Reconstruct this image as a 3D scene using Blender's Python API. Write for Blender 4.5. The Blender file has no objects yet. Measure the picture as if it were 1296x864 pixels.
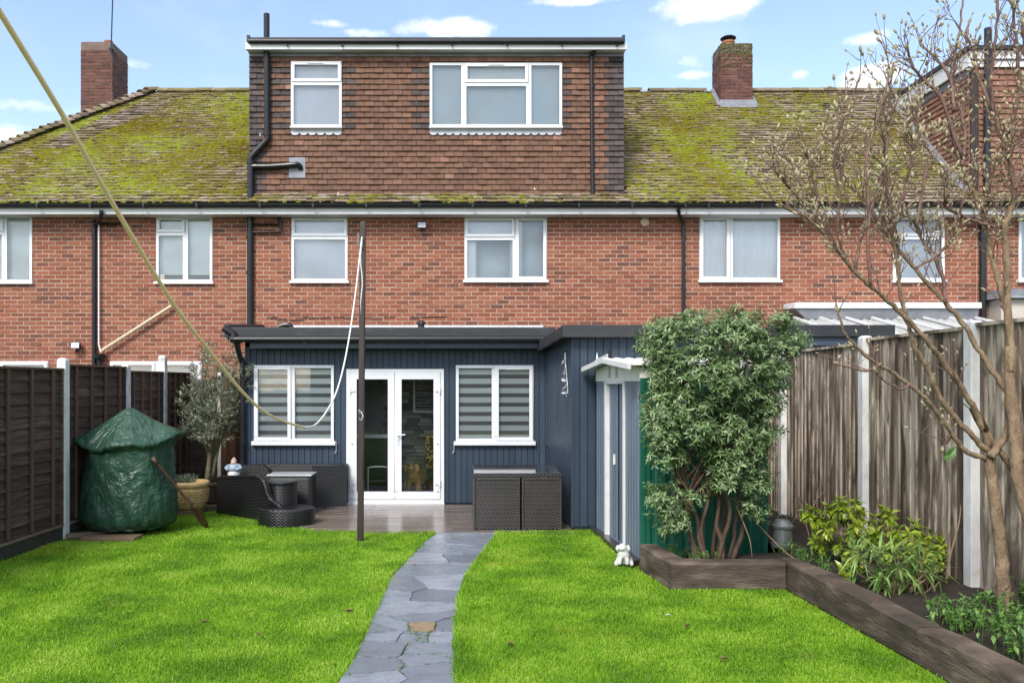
import bpy, bmesh, math, random
import numpy as np
from mathutils import Vector, Matrix, noise as mnoise

random.seed(7)
SC = bpy.context.scene
COL = SC.collection
R = math.radians

# ---------------------------------------------------------------- camera
F, CX, CY, EYE = 1050.0, 595.0, 485.0, 1.89     # focal length and principal point in photo pixels, eye height in metres
cam_d = bpy.data.cameras.new('camera')
cam = bpy.data.objects.new('camera', cam_d)
COL.objects.link(cam)
cam.location = (0, 0, EYE)
cam.rotation_euler = (R(90), 0, 0)
cam_d.sensor_width = 36
cam_d.lens = 36 * F / 1296
cam_d.shift_x = (648 - CX) / 1296
cam_d.shift_y = (CY - 432) / 1296
cam_d.clip_start = 0.05
cam_d.clip_end = 2000
SC.camera = cam

# ---------------------------------------------------------------- light
SUN = Vector((-0.30, -0.66, 0.69)).normalized()
sun_d = bpy.data.lights.new('sun', 'SUN')
sun_d.energy = 2.2
sun_d.angle = R(20)
sun_d.color = (1.0, 0.955, 0.89)
sun = bpy.data.objects.new('sun', sun_d)
COL.objects.link(sun)
sun.rotation_euler = SUN.to_track_quat('Z', 'Y').to_euler()
sun.location = (-5, -8, 20)

W = bpy.data.worlds.new('World')
SC.world = W
W.use_nodes = True
nt = W.node_tree
nt.nodes.clear()
def wn(t, **k):
    n = nt.nodes.new(t)
    for a, b in k.items(): setattr(n, a, b)
    return n
out = wn('ShaderNodeOutputWorld'); bg = wn('ShaderNodeBackground')
sky = wn('ShaderNodeTexSky', sky_type='NISHITA', sun_disc=False)
sky.sun_elevation = math.asin(SUN.z)
sky.sun_rotation = math.atan2(SUN.x, SUN.y)
sky.altitude = 50; sky.air_density = 1.0; sky.dust_density = 1.0; sky.ozone_density = 1.2
bg.inputs['Strength'].default_value = 0.15
geo = wn('ShaderNodeTexCoord')
def wmath(op, a, b=None):
    n = wn('ShaderNodeMath', operation=op)
    for i, v in enumerate((a, b)):
        if v is None: continue
        if isinstance(v, (int, float)): n.inputs[i].default_value = v
        else: nt.links.new(v, n.inputs[i])
    return n.outputs[0]
sep = wn('ShaderNodeSeparateXYZ'); nt.links.new(geo.outputs['Generated'], sep.inputs[0])
# clouds live in (azimuth, elevation) of the sky
az = wmath('ARCTAN2', sep.outputs['X'], sep.outputs['Y'])
el = wmath('ARCSINE', sep.outputs['Z'])
cmb = wn('ShaderNodeCombineXYZ'); nt.links.new(az, cmb.inputs[0]); nt.links.new(wmath('MULTIPLY', el, 1.5), cmb.inputs[1])
nz = wn('ShaderNodeTexNoise'); nz.inputs['Scale'].default_value = 17; nz.inputs['Detail'].default_value = 9; nz.inputs['Roughness'].default_value = 0.58
nt.links.new(cmb.outputs[0], nz.inputs['Vector'])
nz2 = wn('ShaderNodeTexNoise'); nz2.inputs['Scale'].default_value = 5.5; nz2.inputs['Detail'].default_value = 4
nt.links.new(cmb.outputs[0], nz2.inputs['Vector'])
def skydir(px, py):
    v = Vector((px - CX, F, CY - py)).normalized()
    return math.atan2(v.x, v.y), math.asin(v.z)
total = None
for px, py, w_, h_, s in ((572, 36, 62, 15, 1.0), (905, 8, 70, 24, 1.0), (1100, 98, 44, 22, 1.05), (460, 42, 30, 9, .72), (725, 2, 60, 9, .85),
                          (60, 138, 100, 12, .55), (870, 96, 40, 9, .68), (1100, 50, 38, 12, .72), (20, 172, 90, 16, .5), (180, 84, 70, 9, .45),
                          (880, 78, 30, 14, .55), (1012, 93, 14, 9, .7), (-250, 60, 190, 40, .9), (1600, 70, 190, 40, .9), (420, 30, 60, 8, .5)):
    a0, e0 = skydir(px, py); a1, _ = skydir(px + w_, py); _, e1 = skydir(px, py - h_)
    dx = wmath('DIVIDE', wmath('SUBTRACT', az, a0), abs(a1 - a0))
    dy = wmath('DIVIDE', wmath('SUBTRACT', el, e0), abs(e1 - e0))
    r2 = wmath('ADD', wmath('MULTIPLY', dx, dx), wmath('MULTIPLY', dy, dy))
    g = wmath('MULTIPLY', wmath('EXPONENT', wmath('MULTIPLY', r2, -0.9)), s)
    total = g if total is None else wmath('MAXIMUM', total, g)
az_m = wmath('MINIMUM', wmath('MAXIMUM', wmath('MULTIPLY', wmath('SUBTRACT', wmath('ABSOLUTE', az), 0.75), 2.0), 0.0), 1.0)
total = wmath('MAXIMUM', total, wmath('MULTIPLY', az_m, wmath('MULTIPLY', nz2.outputs['Fac'], 0.95)))
# broad broken cloud over the rest of the sky (overhead and behind the camera), as the soft light of the photograph implies
over = wmath('MULTIPLY', wmath('SMOOTH_MIN', wmath('MAXIMUM', wmath('SUBTRACT', el, 0.5), 0.0), 0.35), 1.9)
total = wmath('MAXIMUM', total, over)
dens = wmath('ADD', wmath('MULTIPLY', total, 0.95), wmath('MULTIPLY', wmath('SUBTRACT', nz.outputs['Fac'], 0.5), 1.5))
dens = wmath('MULTIPLY', dens, wmath('MINIMUM', wmath('MULTIPLY', total, 4.0), 1.0))
mr = wn('ShaderNodeMapRange', interpolation_type='SMOOTHSTEP')
mr.inputs['From Min'].default_value = 0.30; mr.inputs['From Max'].default_value = 0.80
nt.links.new(dens, mr.inputs['Value'])
wisp = wn('ShaderNodeMapRange', interpolation_type='SMOOTHSTEP')
wisp.inputs['From Min'].default_value = 0.48; wisp.inputs['From Max'].default_value = 0.8; wisp.inputs['To Max'].default_value = 0.22
nt.links.new(nz2.outputs['Fac'], wisp.inputs['Value'])
cl = wmath('MAXIMUM', mr.outputs[0], wisp.outputs[0])
hsv = wn('ShaderNodeHueSaturation'); hsv.inputs['Saturation'].default_value = 0.92; hsv.inputs['Value'].default_value = 1.05
nt.links.new(sky.outputs[0], hsv.inputs['Color'])
mixc = wn('ShaderNodeMix', data_type='RGBA')
nt.links.new(cl, mixc.inputs['Factor']); nt.links.new(hsv.outputs[0], mixc.inputs['A'])
mixc.inputs['B'].default_value = (4.6, 4.75, 5.0, 1)
nt.links.new(mixc.outputs['Result'], bg.inputs['Color'])
nt.links.new(bg.outputs[0], out.inputs[0])

SC.view_settings.view_transform = 'Standard'
SC.view_settings.look = 'None'
SC.view_settings.exposure = 0.9
SC.view_settings.gamma = 1.0
SC.cycles.max_bounces = 8
SC.cycles.transparent_max_bounces = 12
SC.cycles.use_denoising = True

# ---------------------------------------------------------------- geometry helpers
def at(px, py, d): return Vector(((px - CX) * d / F, d, EYE + (CY - py) * d / F))
def gp(px, py, z=0.0):
    d = F * (EYE - z) / (py - CY)
    return at(px, py, d)
def fx(px, d): return (px - CX) * d / F
def fz(py, d): return EYE + (CY - py) * d / F

WM = {}
def wm(o): return WM.get(o.name, Matrix.Identity(4))
def link(o, parent=None, world=None):
    COL.objects.link(o)
    M = world if world is not None else Matrix.Identity(4)
    WM[o.name] = M
    if parent is not None:
        o.parent = parent
        o.matrix_basis = wm(parent).inverted() @ M
    else:
        o.matrix_basis = M
    return o

def thing(name, label, cat, loc=(0, 0, 0), group=None):
    o = bpy.data.objects.new(name, None)
    o.empty_display_size = 0.2
    link(o, None, Matrix.Translation(loc))
    o['label'] = label; o['category'] = cat
    if group: o['group'] = group
    return o
def tag(o, label, cat, group=None):
    o['label'] = label; o['category'] = cat
    if group: o['group'] = group
    return o
def kind(o, k): o['kind'] = k; return o

class MB:
    def __init__(s): s.v = []; s.f = []; s.m = []; s.r = []; s.mi = 0; s.rv = 0.0; s.T = None
    def add(s, vs, fs):
        b = len(s.v)
        if s.T is not None: vs = [s.T @ Vector(p) for p in vs]
        s.v.extend([tuple(p) for p in vs])
        for f in fs:
            s.f.append(tuple(i + b for i in f)); s.m.append(s.mi); s.r.append(s.rv)
    def box(s, x0, x1, y0, y1, z0, z1):
        s.add([(x0,y0,z0),(x1,y0,z0),(x1,y1,z0),(x0,y1,z0),(x0,y0,z1),(x1,y0,z1),(x1,y1,z1),(x0,y1,z1)],
              [(0,3,2,1),(4,5,6,7),(0,1,5,4),(1,2,6,5),(2,3,7,6),(3,0,4,7)])
    def hexa(s, b4, t4):
        s.add(list(b4) + list(t4), [(0,3,2,1),(4,5,6,7),(0,1,5,4),(1,2,6,5),(2,3,7,6),(3,0,4,7)])
    def quad(s, a, b, c, d): s.add([a, b, c, d], [(0,1,2,3)])
    def poly(s, pts): s.add(pts, [tuple(range(len(pts)))])
    def prism(s, pts, off):
        n = len(pts); off = Vector(off)
        s.add([Vector(p) for p in pts] + [Vector(p) + off for p in pts],
              [tuple(range(n))[::-1], tuple(range(n, 2*n))] + [(i, (i+1) % n, n + (i+1) % n, n + i) for i in range(n)])
    def ring(s, x0, x1, z0, z1, w, y0, y1):
        s.box(x0, x1, y0, y1, z1 - w, z1); s.box(x0, x1, y0, y1, z0, z0 + w)
        s.box(x0, x0 + w, y0, y1, z0 + w, z1 - w); s.box(x1 - w, x1, y0, y1, z0 + w, z1 - w)
    def tube(s, pts, rad, n=8, caps=True):
        pts = [Vector(p) for p in pts]
        if isinstance(rad, (int, float)): rad = [rad] * len(pts)
        t0 = (pts[1] - pts[0]).normalized()
        up = Vector((0, 0, 1)) if abs(t0.z) < .9 else Vector((1, 0, 0))
        a = t0.cross(up).normalized()
        vs = []; L = len(pts)
        for i, p in enumerate(pts):
            if i == 0: t = t0
            elif i == L - 1: t = (pts[i] - pts[i-1]).normalized()
            else:
                t = ((pts[i] - pts[i-1]).normalized() + (pts[i+1] - pts[i]).normalized())
                t = t.normalized() if t.length > 1e-6 else t0
            a = (a - t * a.dot(t))
            a = a.normalized() if a.length > 1e-6 else t.orthogonal().normalized()
            b = t.cross(a)
            for k in range(n):
                an = 2 * math.pi * k / n
                vs.append(p + (a * math.cos(an) + b * math.sin(an)) * rad[i])
        fs = []
        for i in range(L - 1):
            for k in range(n):
                k2 = (k + 1) % n
                fs.append((i*n + k, i*n + k2, (i+1)*n + k2, (i+1)*n + k))
        if caps:
            fs.append(tuple(range(n))[::-1]); fs.append(tuple((L-1)*n + k for k in range(n)))
        s.add(vs, fs)
    def lathe(s, prof, c=(0, 0, 0), n=20, sx=1, sy=1):
        vs = []; fs = []
        for r, z in prof:
            for k in range(n):
                a = 2*math.pi*k/n
                vs.append((c[0] + r*math.cos(a)*sx, c[1] + r*math.sin(a)*sy, c[2] + z))
        for i in range(len(prof) - 1):
            for k in range(n):
                k2 = (k+1) % n
                fs.append((i*n+k, i*n+k2, (i+1)*n+k2, (i+1)*n+k))
        fs.append(tuple(range(n))[::-1]); fs.append(tuple((len(prof)-1)*n+k for k in range(n)))
        s.add(vs, fs)
    def ball(s, c, r, n=8, m=6):
        if isinstance(r, (int, float)): r = (r, r, r)
        c = Vector(c)
        prof = [(max(math.sin(math.pi*i/m), 1e-3), -math.cos(math.pi*i/m)) for i in range(m+1)]
        vs = []; fs = []
        for q, z in prof:
            for k in range(n):
                a = 2*math.pi*k/n
                vs.append((c.x + q*math.cos(a)*r[0], c.y + q*math.sin(a)*r[1], c.z + z*r[2]))
        for i in range(m):
            for k in range(n):
                k2 = (k+1) % n
                fs.append((i*n+k, i*n+k2, (i+1)*n+k2, (i+1)*n+k))
        s.add(vs, fs)
    def leaf(s, p, d, up, L, w, droop=0.15, fold=0.2):
        p = Vector(p); d = Vector(d).normalized(); up = Vector(up)
        sd = d.cross(up)
        sd = sd.normalized() if sd.length > 1e-5 else d.orthogonal().normalized()
        n = sd.cross(d)
        m = p + d * (L * .48) - n * (L * droop * .25)
        t = p + d * L - n * (L * droop)
        s.add([p, m + sd*(w*.5) + n*(w*fold), m, m - sd*(w*.5) + n*(w*fold), t],
              [(0, 2, 1), (0, 3, 2), (1, 2, 4), (2, 3, 4)])
    def mesh(s, name, mats, smooth=False, bevel=0, merge=False):
        me = bpy.data.meshes.new(name)
        me.from_pydata(s.v, [], s.f)
        for m in (mats if isinstance(mats, (list, tuple)) else [mats]): me.materials.append(m)
        if any(s.m): me.polygons.foreach_set('material_index', s.m)
        if any(s.r):
            at_ = me.attributes.new('rnd', 'FLOAT', 'FACE'); at_.data.foreach_set('value', s.r)
        if bevel or merge:
            bm = bmesh.new(); bm.from_mesh(me)
            if merge: bmesh.ops.remove_doubles(bm, verts=bm.verts, dist=1e-5)
            if bevel:
                bmesh.ops.remove_doubles(bm, verts=bm.verts, dist=1e-6)
                es = [e for e in bm.edges if len(e.link_faces) == 2 and e.calc_face_angle(0) > .5]
                bmesh.ops.bevel(bm, geom=es, offset=bevel, segments=2, profile=.6, affect='EDGES', clamp_overlap=True)
            bm.to_mesh(me); bm.free()
        if smooth: me.polygons.foreach_set('use_smooth', [True] * len(me.polygons))
        me.update()
        return me
    def build(s, name, mats, parent=None, smooth=False, bevel=0, merge=False):
        return link(bpy.data.objects.new(name, s.mesh(name, mats, smooth, bevel, merge)), parent)

def inst(name, me, parent, M):
    return link(bpy.data.objects.new(name, me), parent, M)

def spline(pts, sub=6):
    pts = [Vector(p) for p in pts]; o = []
    for i in range(len(pts) - 1):
        p0 = pts[max(i-1, 0)]; p1 = pts[i]; p2 = pts[i+1]; p3 = pts[min(i+2, len(pts)-1)]
        for k in range(sub):
            t = k / sub
            o.append(.5 * ((2*p1) + (p2-p0)*t + (2*p0-5*p1+4*p2-p3)*t*t + (3*p1-p0-3*p2+p3)*t*t*t))
    o.append(pts[-1]); return o
def rvec(): return Vector((random.gauss(0, 1), random.gauss(0, 1), random.gauss(0, 1))).normalized()

# ---------------------------------------------------------------- materials
class NT:
    def __init__(s, name):
        s.mat = bpy.data.materials.new(name); s.mat.use_nodes = True
        s.t = s.mat.node_tree; s.t.nodes.clear()
        s.out = s.n('ShaderNodeOutputMaterial')
    def n(s, typ, **k):
        x = s.t.nodes.new(typ)
        for a, b in k.items(): setattr(x, a, b)
        return x
    def l(s, a, b): s.t.links.new(a, b)
    def set(s, sock, v):
        if isinstance(v, (int, float)): sock.default_value = v
        elif isinstance(v, (tuple, list)): sock.default_value = tuple(v) + ((1,) if len(v) == 3 and sock.type == 'RGBA' else ())
        else: s.l(v, sock)
    def math(s, op, a, b=None, c=None, clamp=False):
        x = s.n('ShaderNodeMath', operation=op, use_clamp=clamp)
        for i, v in enumerate((a, b, c)):
            if v is not None: s.set(x.inputs[i], v)
        return x.outputs[0]
    def pos(s): return s.n('ShaderNodeNewGeometry').outputs['Position']
    def noise(s, scale, detail=5, rough=.55, vec=None, dist=0):
        mp = s.n('ShaderNodeMapping')
        s.l(vec if vec is not None else s.pos(), mp.inputs['Vector'])
        sc = scale if isinstance(scale, (tuple, list)) else (scale,) * 3
        mp.inputs['Scale'].default_value = sc
        x = s.n('ShaderNodeTexNoise'); x.inputs['Scale'].default_value = 1; x.inputs['Detail'].default_value = detail
        x.inputs['Roughness'].default_value = rough; x.inputs['Distortion'].default_value = dist
        s.l(mp.outputs[0], x.inputs['Vector'])
        return x.outputs['Fac']
    def rng(s, v, a, b, c=0, d=1, smooth=True):
        x = s.n('ShaderNodeMapRange', interpolation_type='SMOOTHSTEP' if smooth else 'LINEAR')
        s.set(x.inputs['Value'], v)
        for nm, q in (('From Min', a), ('From Max', b), ('To Min', c), ('To Max', d)): s.set(x.inputs[nm], q)
        return x.outputs[0]
    def rnd(s):
        a = s.n('ShaderNodeAttribute', attribute_name='rnd'); o = s.n('ShaderNodeObjectInfo')
        return s.math('FRACT', s.math('ADD', a.outputs['Fac'], o.outputs['Random']))
    def ramp(s, fac, stops):
        x = s.n('ShaderNodeValToRGB'); e = x.color_ramp.elements
        while len(e) < len(stops): e.new(.5)
        for i, (p, c) in enumerate(stops): e[i].position = p; e[i].color = tuple(c) + (1,)
        s.l(fac, x.inputs[0]); return x.outputs[0]
    def mix(s, f, a, b, mode='MIX'):
        x = s.n('ShaderNodeMix', data_type='RGBA', blend_type=mode)
        s.set(x.inputs['Factor'], f); s.set(x.inputs['A'], a); s.set(x.inputs['B'], b)
        return x.outputs['Result']
    def bump(s, h, strength=.3, dist=.01, normal=None):
        x = s.n('ShaderNodeBump'); x.inputs['Strength'].default_value = strength; x.inputs['Distance'].default_value = dist
        s.l(h, x.inputs['Height'])
        if normal is not None: s.l(normal, x.inputs['Normal'])
        return x.outputs[0]
    def bsdf(s, color, rough=.6, normal=None, spec=.5, metal=0, coat=0, transl=None, sheen=0):
        b = s.n('ShaderNodeBsdfPrincipled')
        s.set(b.inputs['Base Color'], color); s.set(b.inputs['Roughness'], rough); s.set(b.inputs['Metallic'], metal)
        s.set(b.inputs['Specular IOR Level'], spec); s.set(b.inputs['Coat Weight'], coat)
        if normal is not None: s.l(normal, b.inputs['Normal'])
        o = b.outputs[0]
        if transl:
            t = s.n('ShaderNodeBsdfTranslucent'); s.set(t.inputs['Color'], color)
            mx = s.n('ShaderNodeMixShader'); mx.inputs[0].default_value = transl
            s.l(o, mx.inputs[1]); s.l(t.outputs[0], mx.inputs[2]); o = mx.outputs[0]
        s.l(o, s.out.inputs['Surface'])
        return s.mat

def surf(name, stops, nscale=3.0, rndw=.3, rough=.6, rvar=.12, bump=.2, bscale=60, bdist=.004, spec=.5, metal=0, coat=0, transl=None, detail=6, contrast=.25):
    t = NT(name)
    nz_ = t.rng(t.noise(nscale, detail), .5 - contrast, .5 + contrast, smooth=False)
    f = t.math('ADD', t.math('MULTIPLY', nz_, 1 - rndw), t.math('MULTIPLY', t.rnd(), rndw))
    col = t.ramp(f, stops)
    ro = t.math('ADD', rough - rvar, t.math('MULTIPLY', t.noise((nscale if isinstance(nscale, (int, float)) else max(nscale)) * 1.7, 3), 2 * rvar), clamp=True)
    nrm = t.bump(t.noise(bscale, 4), bump, bdist) if bump else None
    return t.bsdf(col, ro, nrm, spec, metal, coat, transl)

def m_brick():
    t = NT('brick_red')
    r = t.rnd()
    big = t.noise(.55, 4); fine = t.noise(38, 5, .65)
    c = t.ramp(r, [(0, (.10, .048, .04)), (.04, (.115, .047, .035)), (.12, (.165, .058, .036)), (.40, (.222, .071, .039)), (.78, (.268, .090, .050)), (1, (.30, .118, .068))])
    c = t.mix(t.rng(big, .35, .68, 0, .40), c, (.23, .072, .045))
    c = t.mix(t.rng(fine, .5, .8, 0, .5), c, (.44, .24, .17))
    c = t.mix(t.rng(t.noise(15, 4), .56, .75, 0, .45), c, (.17, .065, .05))
    # pale lime bloom in loose patches
    c = t.mix(t.math('MULTIPLY', t.rng(t.noise(1.1, 3), .6, .8), t.rng(t.noise(30, 4), .5, .7, 0, .5)), c, (.5, .36, .28))
    return t.bsdf(c, .82, t.bump(t.noise(70, 5, .7), .5, .004), .3)
def m_mortar():
    t = NT('mortar')
    c = t.mix(t.noise(9, 5), (.36, .25, .18), (.54, .41, .315))
    c = t.mix(t.rng(t.noise(.8, 3), .55, .75, 0, .4), c, (.27, .19, .14))
    return t.bsdf(c, .9, t.bump(t.noise(120, 4), .4, .003), .2)
def m_rooftile():
    t = NT('roof_tile_weathered')
    r = t.rnd()
    c = t.ramp(r, [(0, (.115, .085, .06)), (.35, (.20, .15, .11)), (.7, (.28, .215, .165)), (1, (.40, .32, .27))])
    c = t.mix(t.rng(t.noise(14, 5, .7), .42, .72, 0, .75), c, (.095, .085, .045))
    c = t.mix(t.rng(t.noise(60, 4, .7), .58, .74, 0, .6), c, (.46, .42, .38))
    g = t.math('MULTIPLY', t.rng(t.noise(1.0, 5, .6), .38, .6), t.rng(t.noise(22, 5, .7), .38, .62))
    c = t.mix(t.math('MULTIPLY', g, .9), c, t.mix(t.noise(6, 3), (.12, .095, .014), (.19, .185, .018)))
    return t.bsdf(c, .9, t.bump(t.noise(45, 5, .7), .6, .006), .2)
def m_moss():
    t = NT('roof_moss')
    f = t.math('ADD', t.math('MULTIPLY', t.rng(t.noise(.7, 4), .32, .68), .6), t.math('MULTIPLY', t.rnd(), .4))
    c = t.ramp(f, [(0, (.070, .050, .008)), (.3, (.130, .105, .009)), (.65, (.160, .170, .011)), (1, (.20, .265, .020))])
    return t.bsdf(c, .95, t.bump(t.noise(140, 4, .7), .8, .006), .1)
def m_hung(name, a, b, c_):
    t = NT(name)
    r = t.rnd()
    c = t.ramp(r, [(0, a), (.5, b), (1, c_)])
    c = t.mix(t.rng(t.noise(2.2, 5), .45, .75, 0, .4), c, tuple(q*.55 for q in a))
    c = t.mix(t.rng(t.noise((30, 30, 8), 5, .65), .45, .75, 0, .35), c, tuple(min(1, q*1.5) for q in c_))
    c = t.mix(t.rng(t.noise(11, 3, .4), .765, .79, 0, .9), c, (.75, .73, .68))
    return t.bsdf(c, .75, t.bump(t.noise((90, 90, 25), 4), .35, .003), .3)
def m_glass(name='window_glass', tint=(.965, .975, .975), base=.06):
    t = NT(name)
    tr = t.n('ShaderNodeBsdfTransparent'); t.set(tr.inputs['Color'], tint)
    gl = t.n('ShaderNodeBsdfGlossy'); gl.inputs['Roughness'].default_value = .015; t.set(gl.inputs['Color'], (.95, .97, 1))
    t.l(t.bump(t.noise(1.6, 2), .06, .02), gl.inputs['Normal'])
    lw = t.n('ShaderNodeFresnel'); lw.inputs[0].default_value = 1.5
    f = t.math('ADD', lw.outputs[0], base, clamp=True)
    mx = t.n('ShaderNodeMixShader'); t.l(f, mx.inputs[0]); t.l(tr.outputs[0], mx.inputs[1]); t.l(gl.outputs[0], mx.inputs[2])
    t.l(mx.outputs[0], t.out.inputs['Surface'])
    return t.mat
def m_boards(name, dark, mid, pale, wet=0):
    # weathered upright boards: run-off streaks along the grain, every board its own shade
    t = NT(name)
    r = t.rnd()
    off = t.n('ShaderNodeCombineXYZ'); t.l(t.math('MULTIPLY', r, 31.0), off.inputs[0]); t.l(t.math('MULTIPLY', r, 17.0), off.inputs[2])
    v = t.n('ShaderNodeVectorMath', operation='ADD'); t.l(t.pos(), v.inputs[0]); t.l(off.outputs[0], v.inputs[1])
    vec = v.outputs[0]
    grain = t.noise((16, 16, 1.1), 5, .62, vec)
    streak = t.noise((5, 5, .95), 6, .62, vec, 1.0)
    f = t.math('ADD', t.math('MULTIPLY', t.rng(streak, .34, .66), .72), t.math('MULTIPLY', r, .28))
    c = t.ramp(f, [(0.1, dark), (.45, mid), (.8, pale)])
    c = t.mix(t.rng(grain, .48, .78, 0, .28), c, tuple(q*.5 for q in mid))
    c = t.mix(t.rng(t.noise((15, 15, 4.5), 4, .6, vec), .60, .70, 0, .7), c, tuple(q*.4 for q in dark))
    return t.bsdf(c, .85 - wet, t.bump(grain, .5, .004), .3)
def m_weave(name, c1, c2, rough=.38, sx=70, sz=85):
    t = NT(name)
    sp = t.n('ShaderNodeSeparateXYZ'); t.l(t.pos(), sp.inputs[0])
    u = t.math('MULTIPLY', t.math('ADD', sp.outputs[0], t.math('MULTIPLY', sp.outputs[1], .93)), sx)
    w = t.math('MULTIPLY', sp.outputs[2], sz)
    row = t.math('FLOOR', t.math('DIVIDE', w, math.pi))
    ph = t.math('MULTIPLY', t.math('MODULO', row, 2.0), math.pi)
    a = t.math('ABSOLUTE', t.math('SINE', w))
    b = t.math('SINE', t.math('ADD', u, ph))
    h = t.math('MULTIPLY', a, t.math('ADD', .62, t.math('MULTIPLY', b, .38)))
    n_ = t.noise(5, 3)
    c = t.mix(t.math('MULTIPLY', h, t.rng(n_, .3, .7, .6, 1)), c1, c2)
    return t.bsdf(c, rough, t.bump(h, .9, .005), .5)

M = {}
M['brick'] = m_brick(); M['mortar'] = m_mortar()
M['rooftile'] = m_rooftile(); M['moss'] = m_moss()
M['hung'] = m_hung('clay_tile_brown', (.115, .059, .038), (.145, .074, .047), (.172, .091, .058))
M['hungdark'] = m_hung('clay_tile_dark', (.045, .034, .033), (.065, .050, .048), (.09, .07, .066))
M['hungred'] = m_hung('clay_tile_red', (.17, .085, .055), (.22, .11, .072), (.27, .14, .095))
M['roofdeck'] = surf('roof_underlay', [(0, (.04, .032, .022)), (1, (.07, .055, .035))], 6)
M['upvc'] = surf('white_upvc', [(0, (.65, .66, .68)), (1, (.74, .75, .765))], 1.5, rough=.32, rvar=.05, bump=.03, spec=.5)
M['whitepaint'] = surf('white_painted_board', [(0, (.50, .50, .49)), (.5, (.64, .64, .635)), (1, (.70, .70, .695))], (2, 2, 6), rough=.5, bump=.08)
M['glass'] = m_glass(); M['doorglass'] = m_glass('door_glass', (.97, .98, .975), .0)
M['frost'] = surf('obscured_glass_backing', [(0, (.52, .55, .61)), (1, (.78, .80, .84))], (1.3, 1.3, .9), rndw=0, rough=.5, bump=.1, contrast=.3)
M['blind'] = surf('pale_roller_blind', [(0, (.62, .67, .65)), (1, (.70, .75, .73))], 2, rndw=0, rough=.8, bump=.1)
M['blind_and_reflection'] = surf('blue_grey_blind_and_reflection', [(0, (.47, .55, .585)), (1, (.55, .63, .66))], 1.5, rndw=0, rough=.7, bump=.1)
M['net'] = surf('net_curtain', [(0, (.70, .72, .74)), (1, (.84, .86, .87))], (14, 14, .8), rndw=0, rough=.9, bump=.2)
M['zebra1'] = surf('blind_band_pale', [(0, (.76, .79, .775)), (1, (.82, .845, .835))], 3, rough=.8, bump=.1)
M['zebra2'] = surf('blind_band_grey', [(0, (.16, .155, .145)), (1, (.21, .205, .195))], 3, rough=.85, bump=.1)
M['dark'] = surf('dark_interior', [(0, (.03, .03, .032)), (1, (.05, .05, .052))], 3, rough=.8)
M['leadpale'] = surf('pale_lead_sheet', [(0, (.34, .35, .38)), (1, (.52, .53, .57))], 6, rough=.45, bump=.3, bscale=25, metal=.1)
M['lead'] = surf('lead_sheet', [(0, (.13, .14, .16)), (.5, (.20, .21, .235)), (1, (.29, .30, .33))], 5, rough=.5, bump=.3, bscale=25, metal=.2)
M['black'] = surf('black_plastic', [(0, (.007, .0075, .009)), (1, (.018, .019, .022))], 4, rough=.34, bump=.06, spec=.4)
M['felt'] = surf('roofing_felt', [(0, (.013, .014, .017)), (.6, (.026, .027, .032)), (1, (.06, .062, .068))], (3, 3, 9), rough=.6, bump=.5, bscale=90)
M['navy'] = surf('navy_painted_timber', [(0, (.025, .038, .060)), (.5, (.033, .050, .076)), (1, (.046, .066, .096))], (3, 3, 1.2), rndw=.4, rough=.46, bump=.25, bscale=(60, 60, 5), spec=.35)
M['navytrim'] = surf('navy_painted_fascia', [(0, (.034, .048, .078)), (1, (.05, .068, .105))], (1.2, 5, 8), rough=.4, bump=.1)
M['shedblue'] = surf('blue_grey_painted_metal', [(0, (.085, .11, .15)), (.6, (.115, .145, .19)), (1, (.15, .185, .235))], (4, 4, .9), rough=.42, bump=.12, spec=.5)
M['shedgreen'] = surf('green_coated_steel', [(0, (.005, .07, .044)), (1, (.010, .12, .076))], (2, 2, .8), rough=.4, bump=.1)
M['cream'] = surf('cream_painted_metal', [(0, (.56, .54, .46)), (.5, (.70, .685, .62)), (1, (.78, .77, .72))], 4, rough=.45, bump=.15, detail=9)
M['creampipe'] = surf('cream_plastic_pipe', [(0, (.52, .42, .28)), (1, (.66, .56, .40))], 5, rough=.45, bump=.1)
M['deck'] = surf('wet_deck_board', [(0, (.10, .076, .060)), (.5, (.165, .13, .105)), (1, (.24, .195, .165))], (1.2, 14, 6), rndw=.4, rough=.16, rvar=.12, bump=.25, bscale=(8, 120, 60), spec=.6)
M['slatdark'] = surf('fence_slat_dark_brown', [(.1, (.026, .016, .011)), (.5, (.058, .036, .026)), (.85, (.13, .092, .072))], (2.2, 2.2, 34), rndw=.3, rough=.7, rvar=.15, bump=.6, bscale=(6, 6, 90), bdist=.006)
M['batten'] = surf('fence_batten_brown', [(0, (.065, .035, .023)), (1, (.15, .086, .058))], (20, 20, 2), rough=.75, bump=.4)
M['brownboard'] = m_boards('stained_fence_board', (.022, .011, .007), (.05, .023, .013), (.09, .042, .025))
M['boards'] = m_boards('weathered_closeboard', (.068, .048, .035), (.215, .17, .128), (.50, .43, .345))
M['concrete'] = surf('concrete_post', [(0, (.32, .31, .29)), (.4, (.60, .595, .58)), (1, (.80, .80, .785))], (14, 14, 6), rough=.8, bump=.4, bscale=120, detail=8)
M['concretemoss'] = surf('mossy_concrete', [(0, (.16, .14, .085)), (.5, (.27, .24, .17)), (1, (.42, .41, .36))], 9, rough=.9, bump=.5, bscale=80)
M['gravelboard'] = surf('damp_gravel_board', [(0, (.018, .019, .016)), (1, (.05, .05, .04))], 6, rough=.6, bump=.4)
M['pole'] = surf('brown_timber_pole', [(0, (.014, .009, .007)), (1, (.048, .031, .023))], (30, 30, 2), rough=.5, bump=.3)
M['ropey'] = surf('yellowed_rope', [(0, (.95, .62, .36)), (1, (.98, .70, .44))], 30, rough=.7, bump=.5, bscale=200)
M['ropew'] = surf('white_rope', [(0, (.58, .57, .52)), (1, (.74, .73, .68))], 30, rough=.7, bump=.5, bscale=200)
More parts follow.
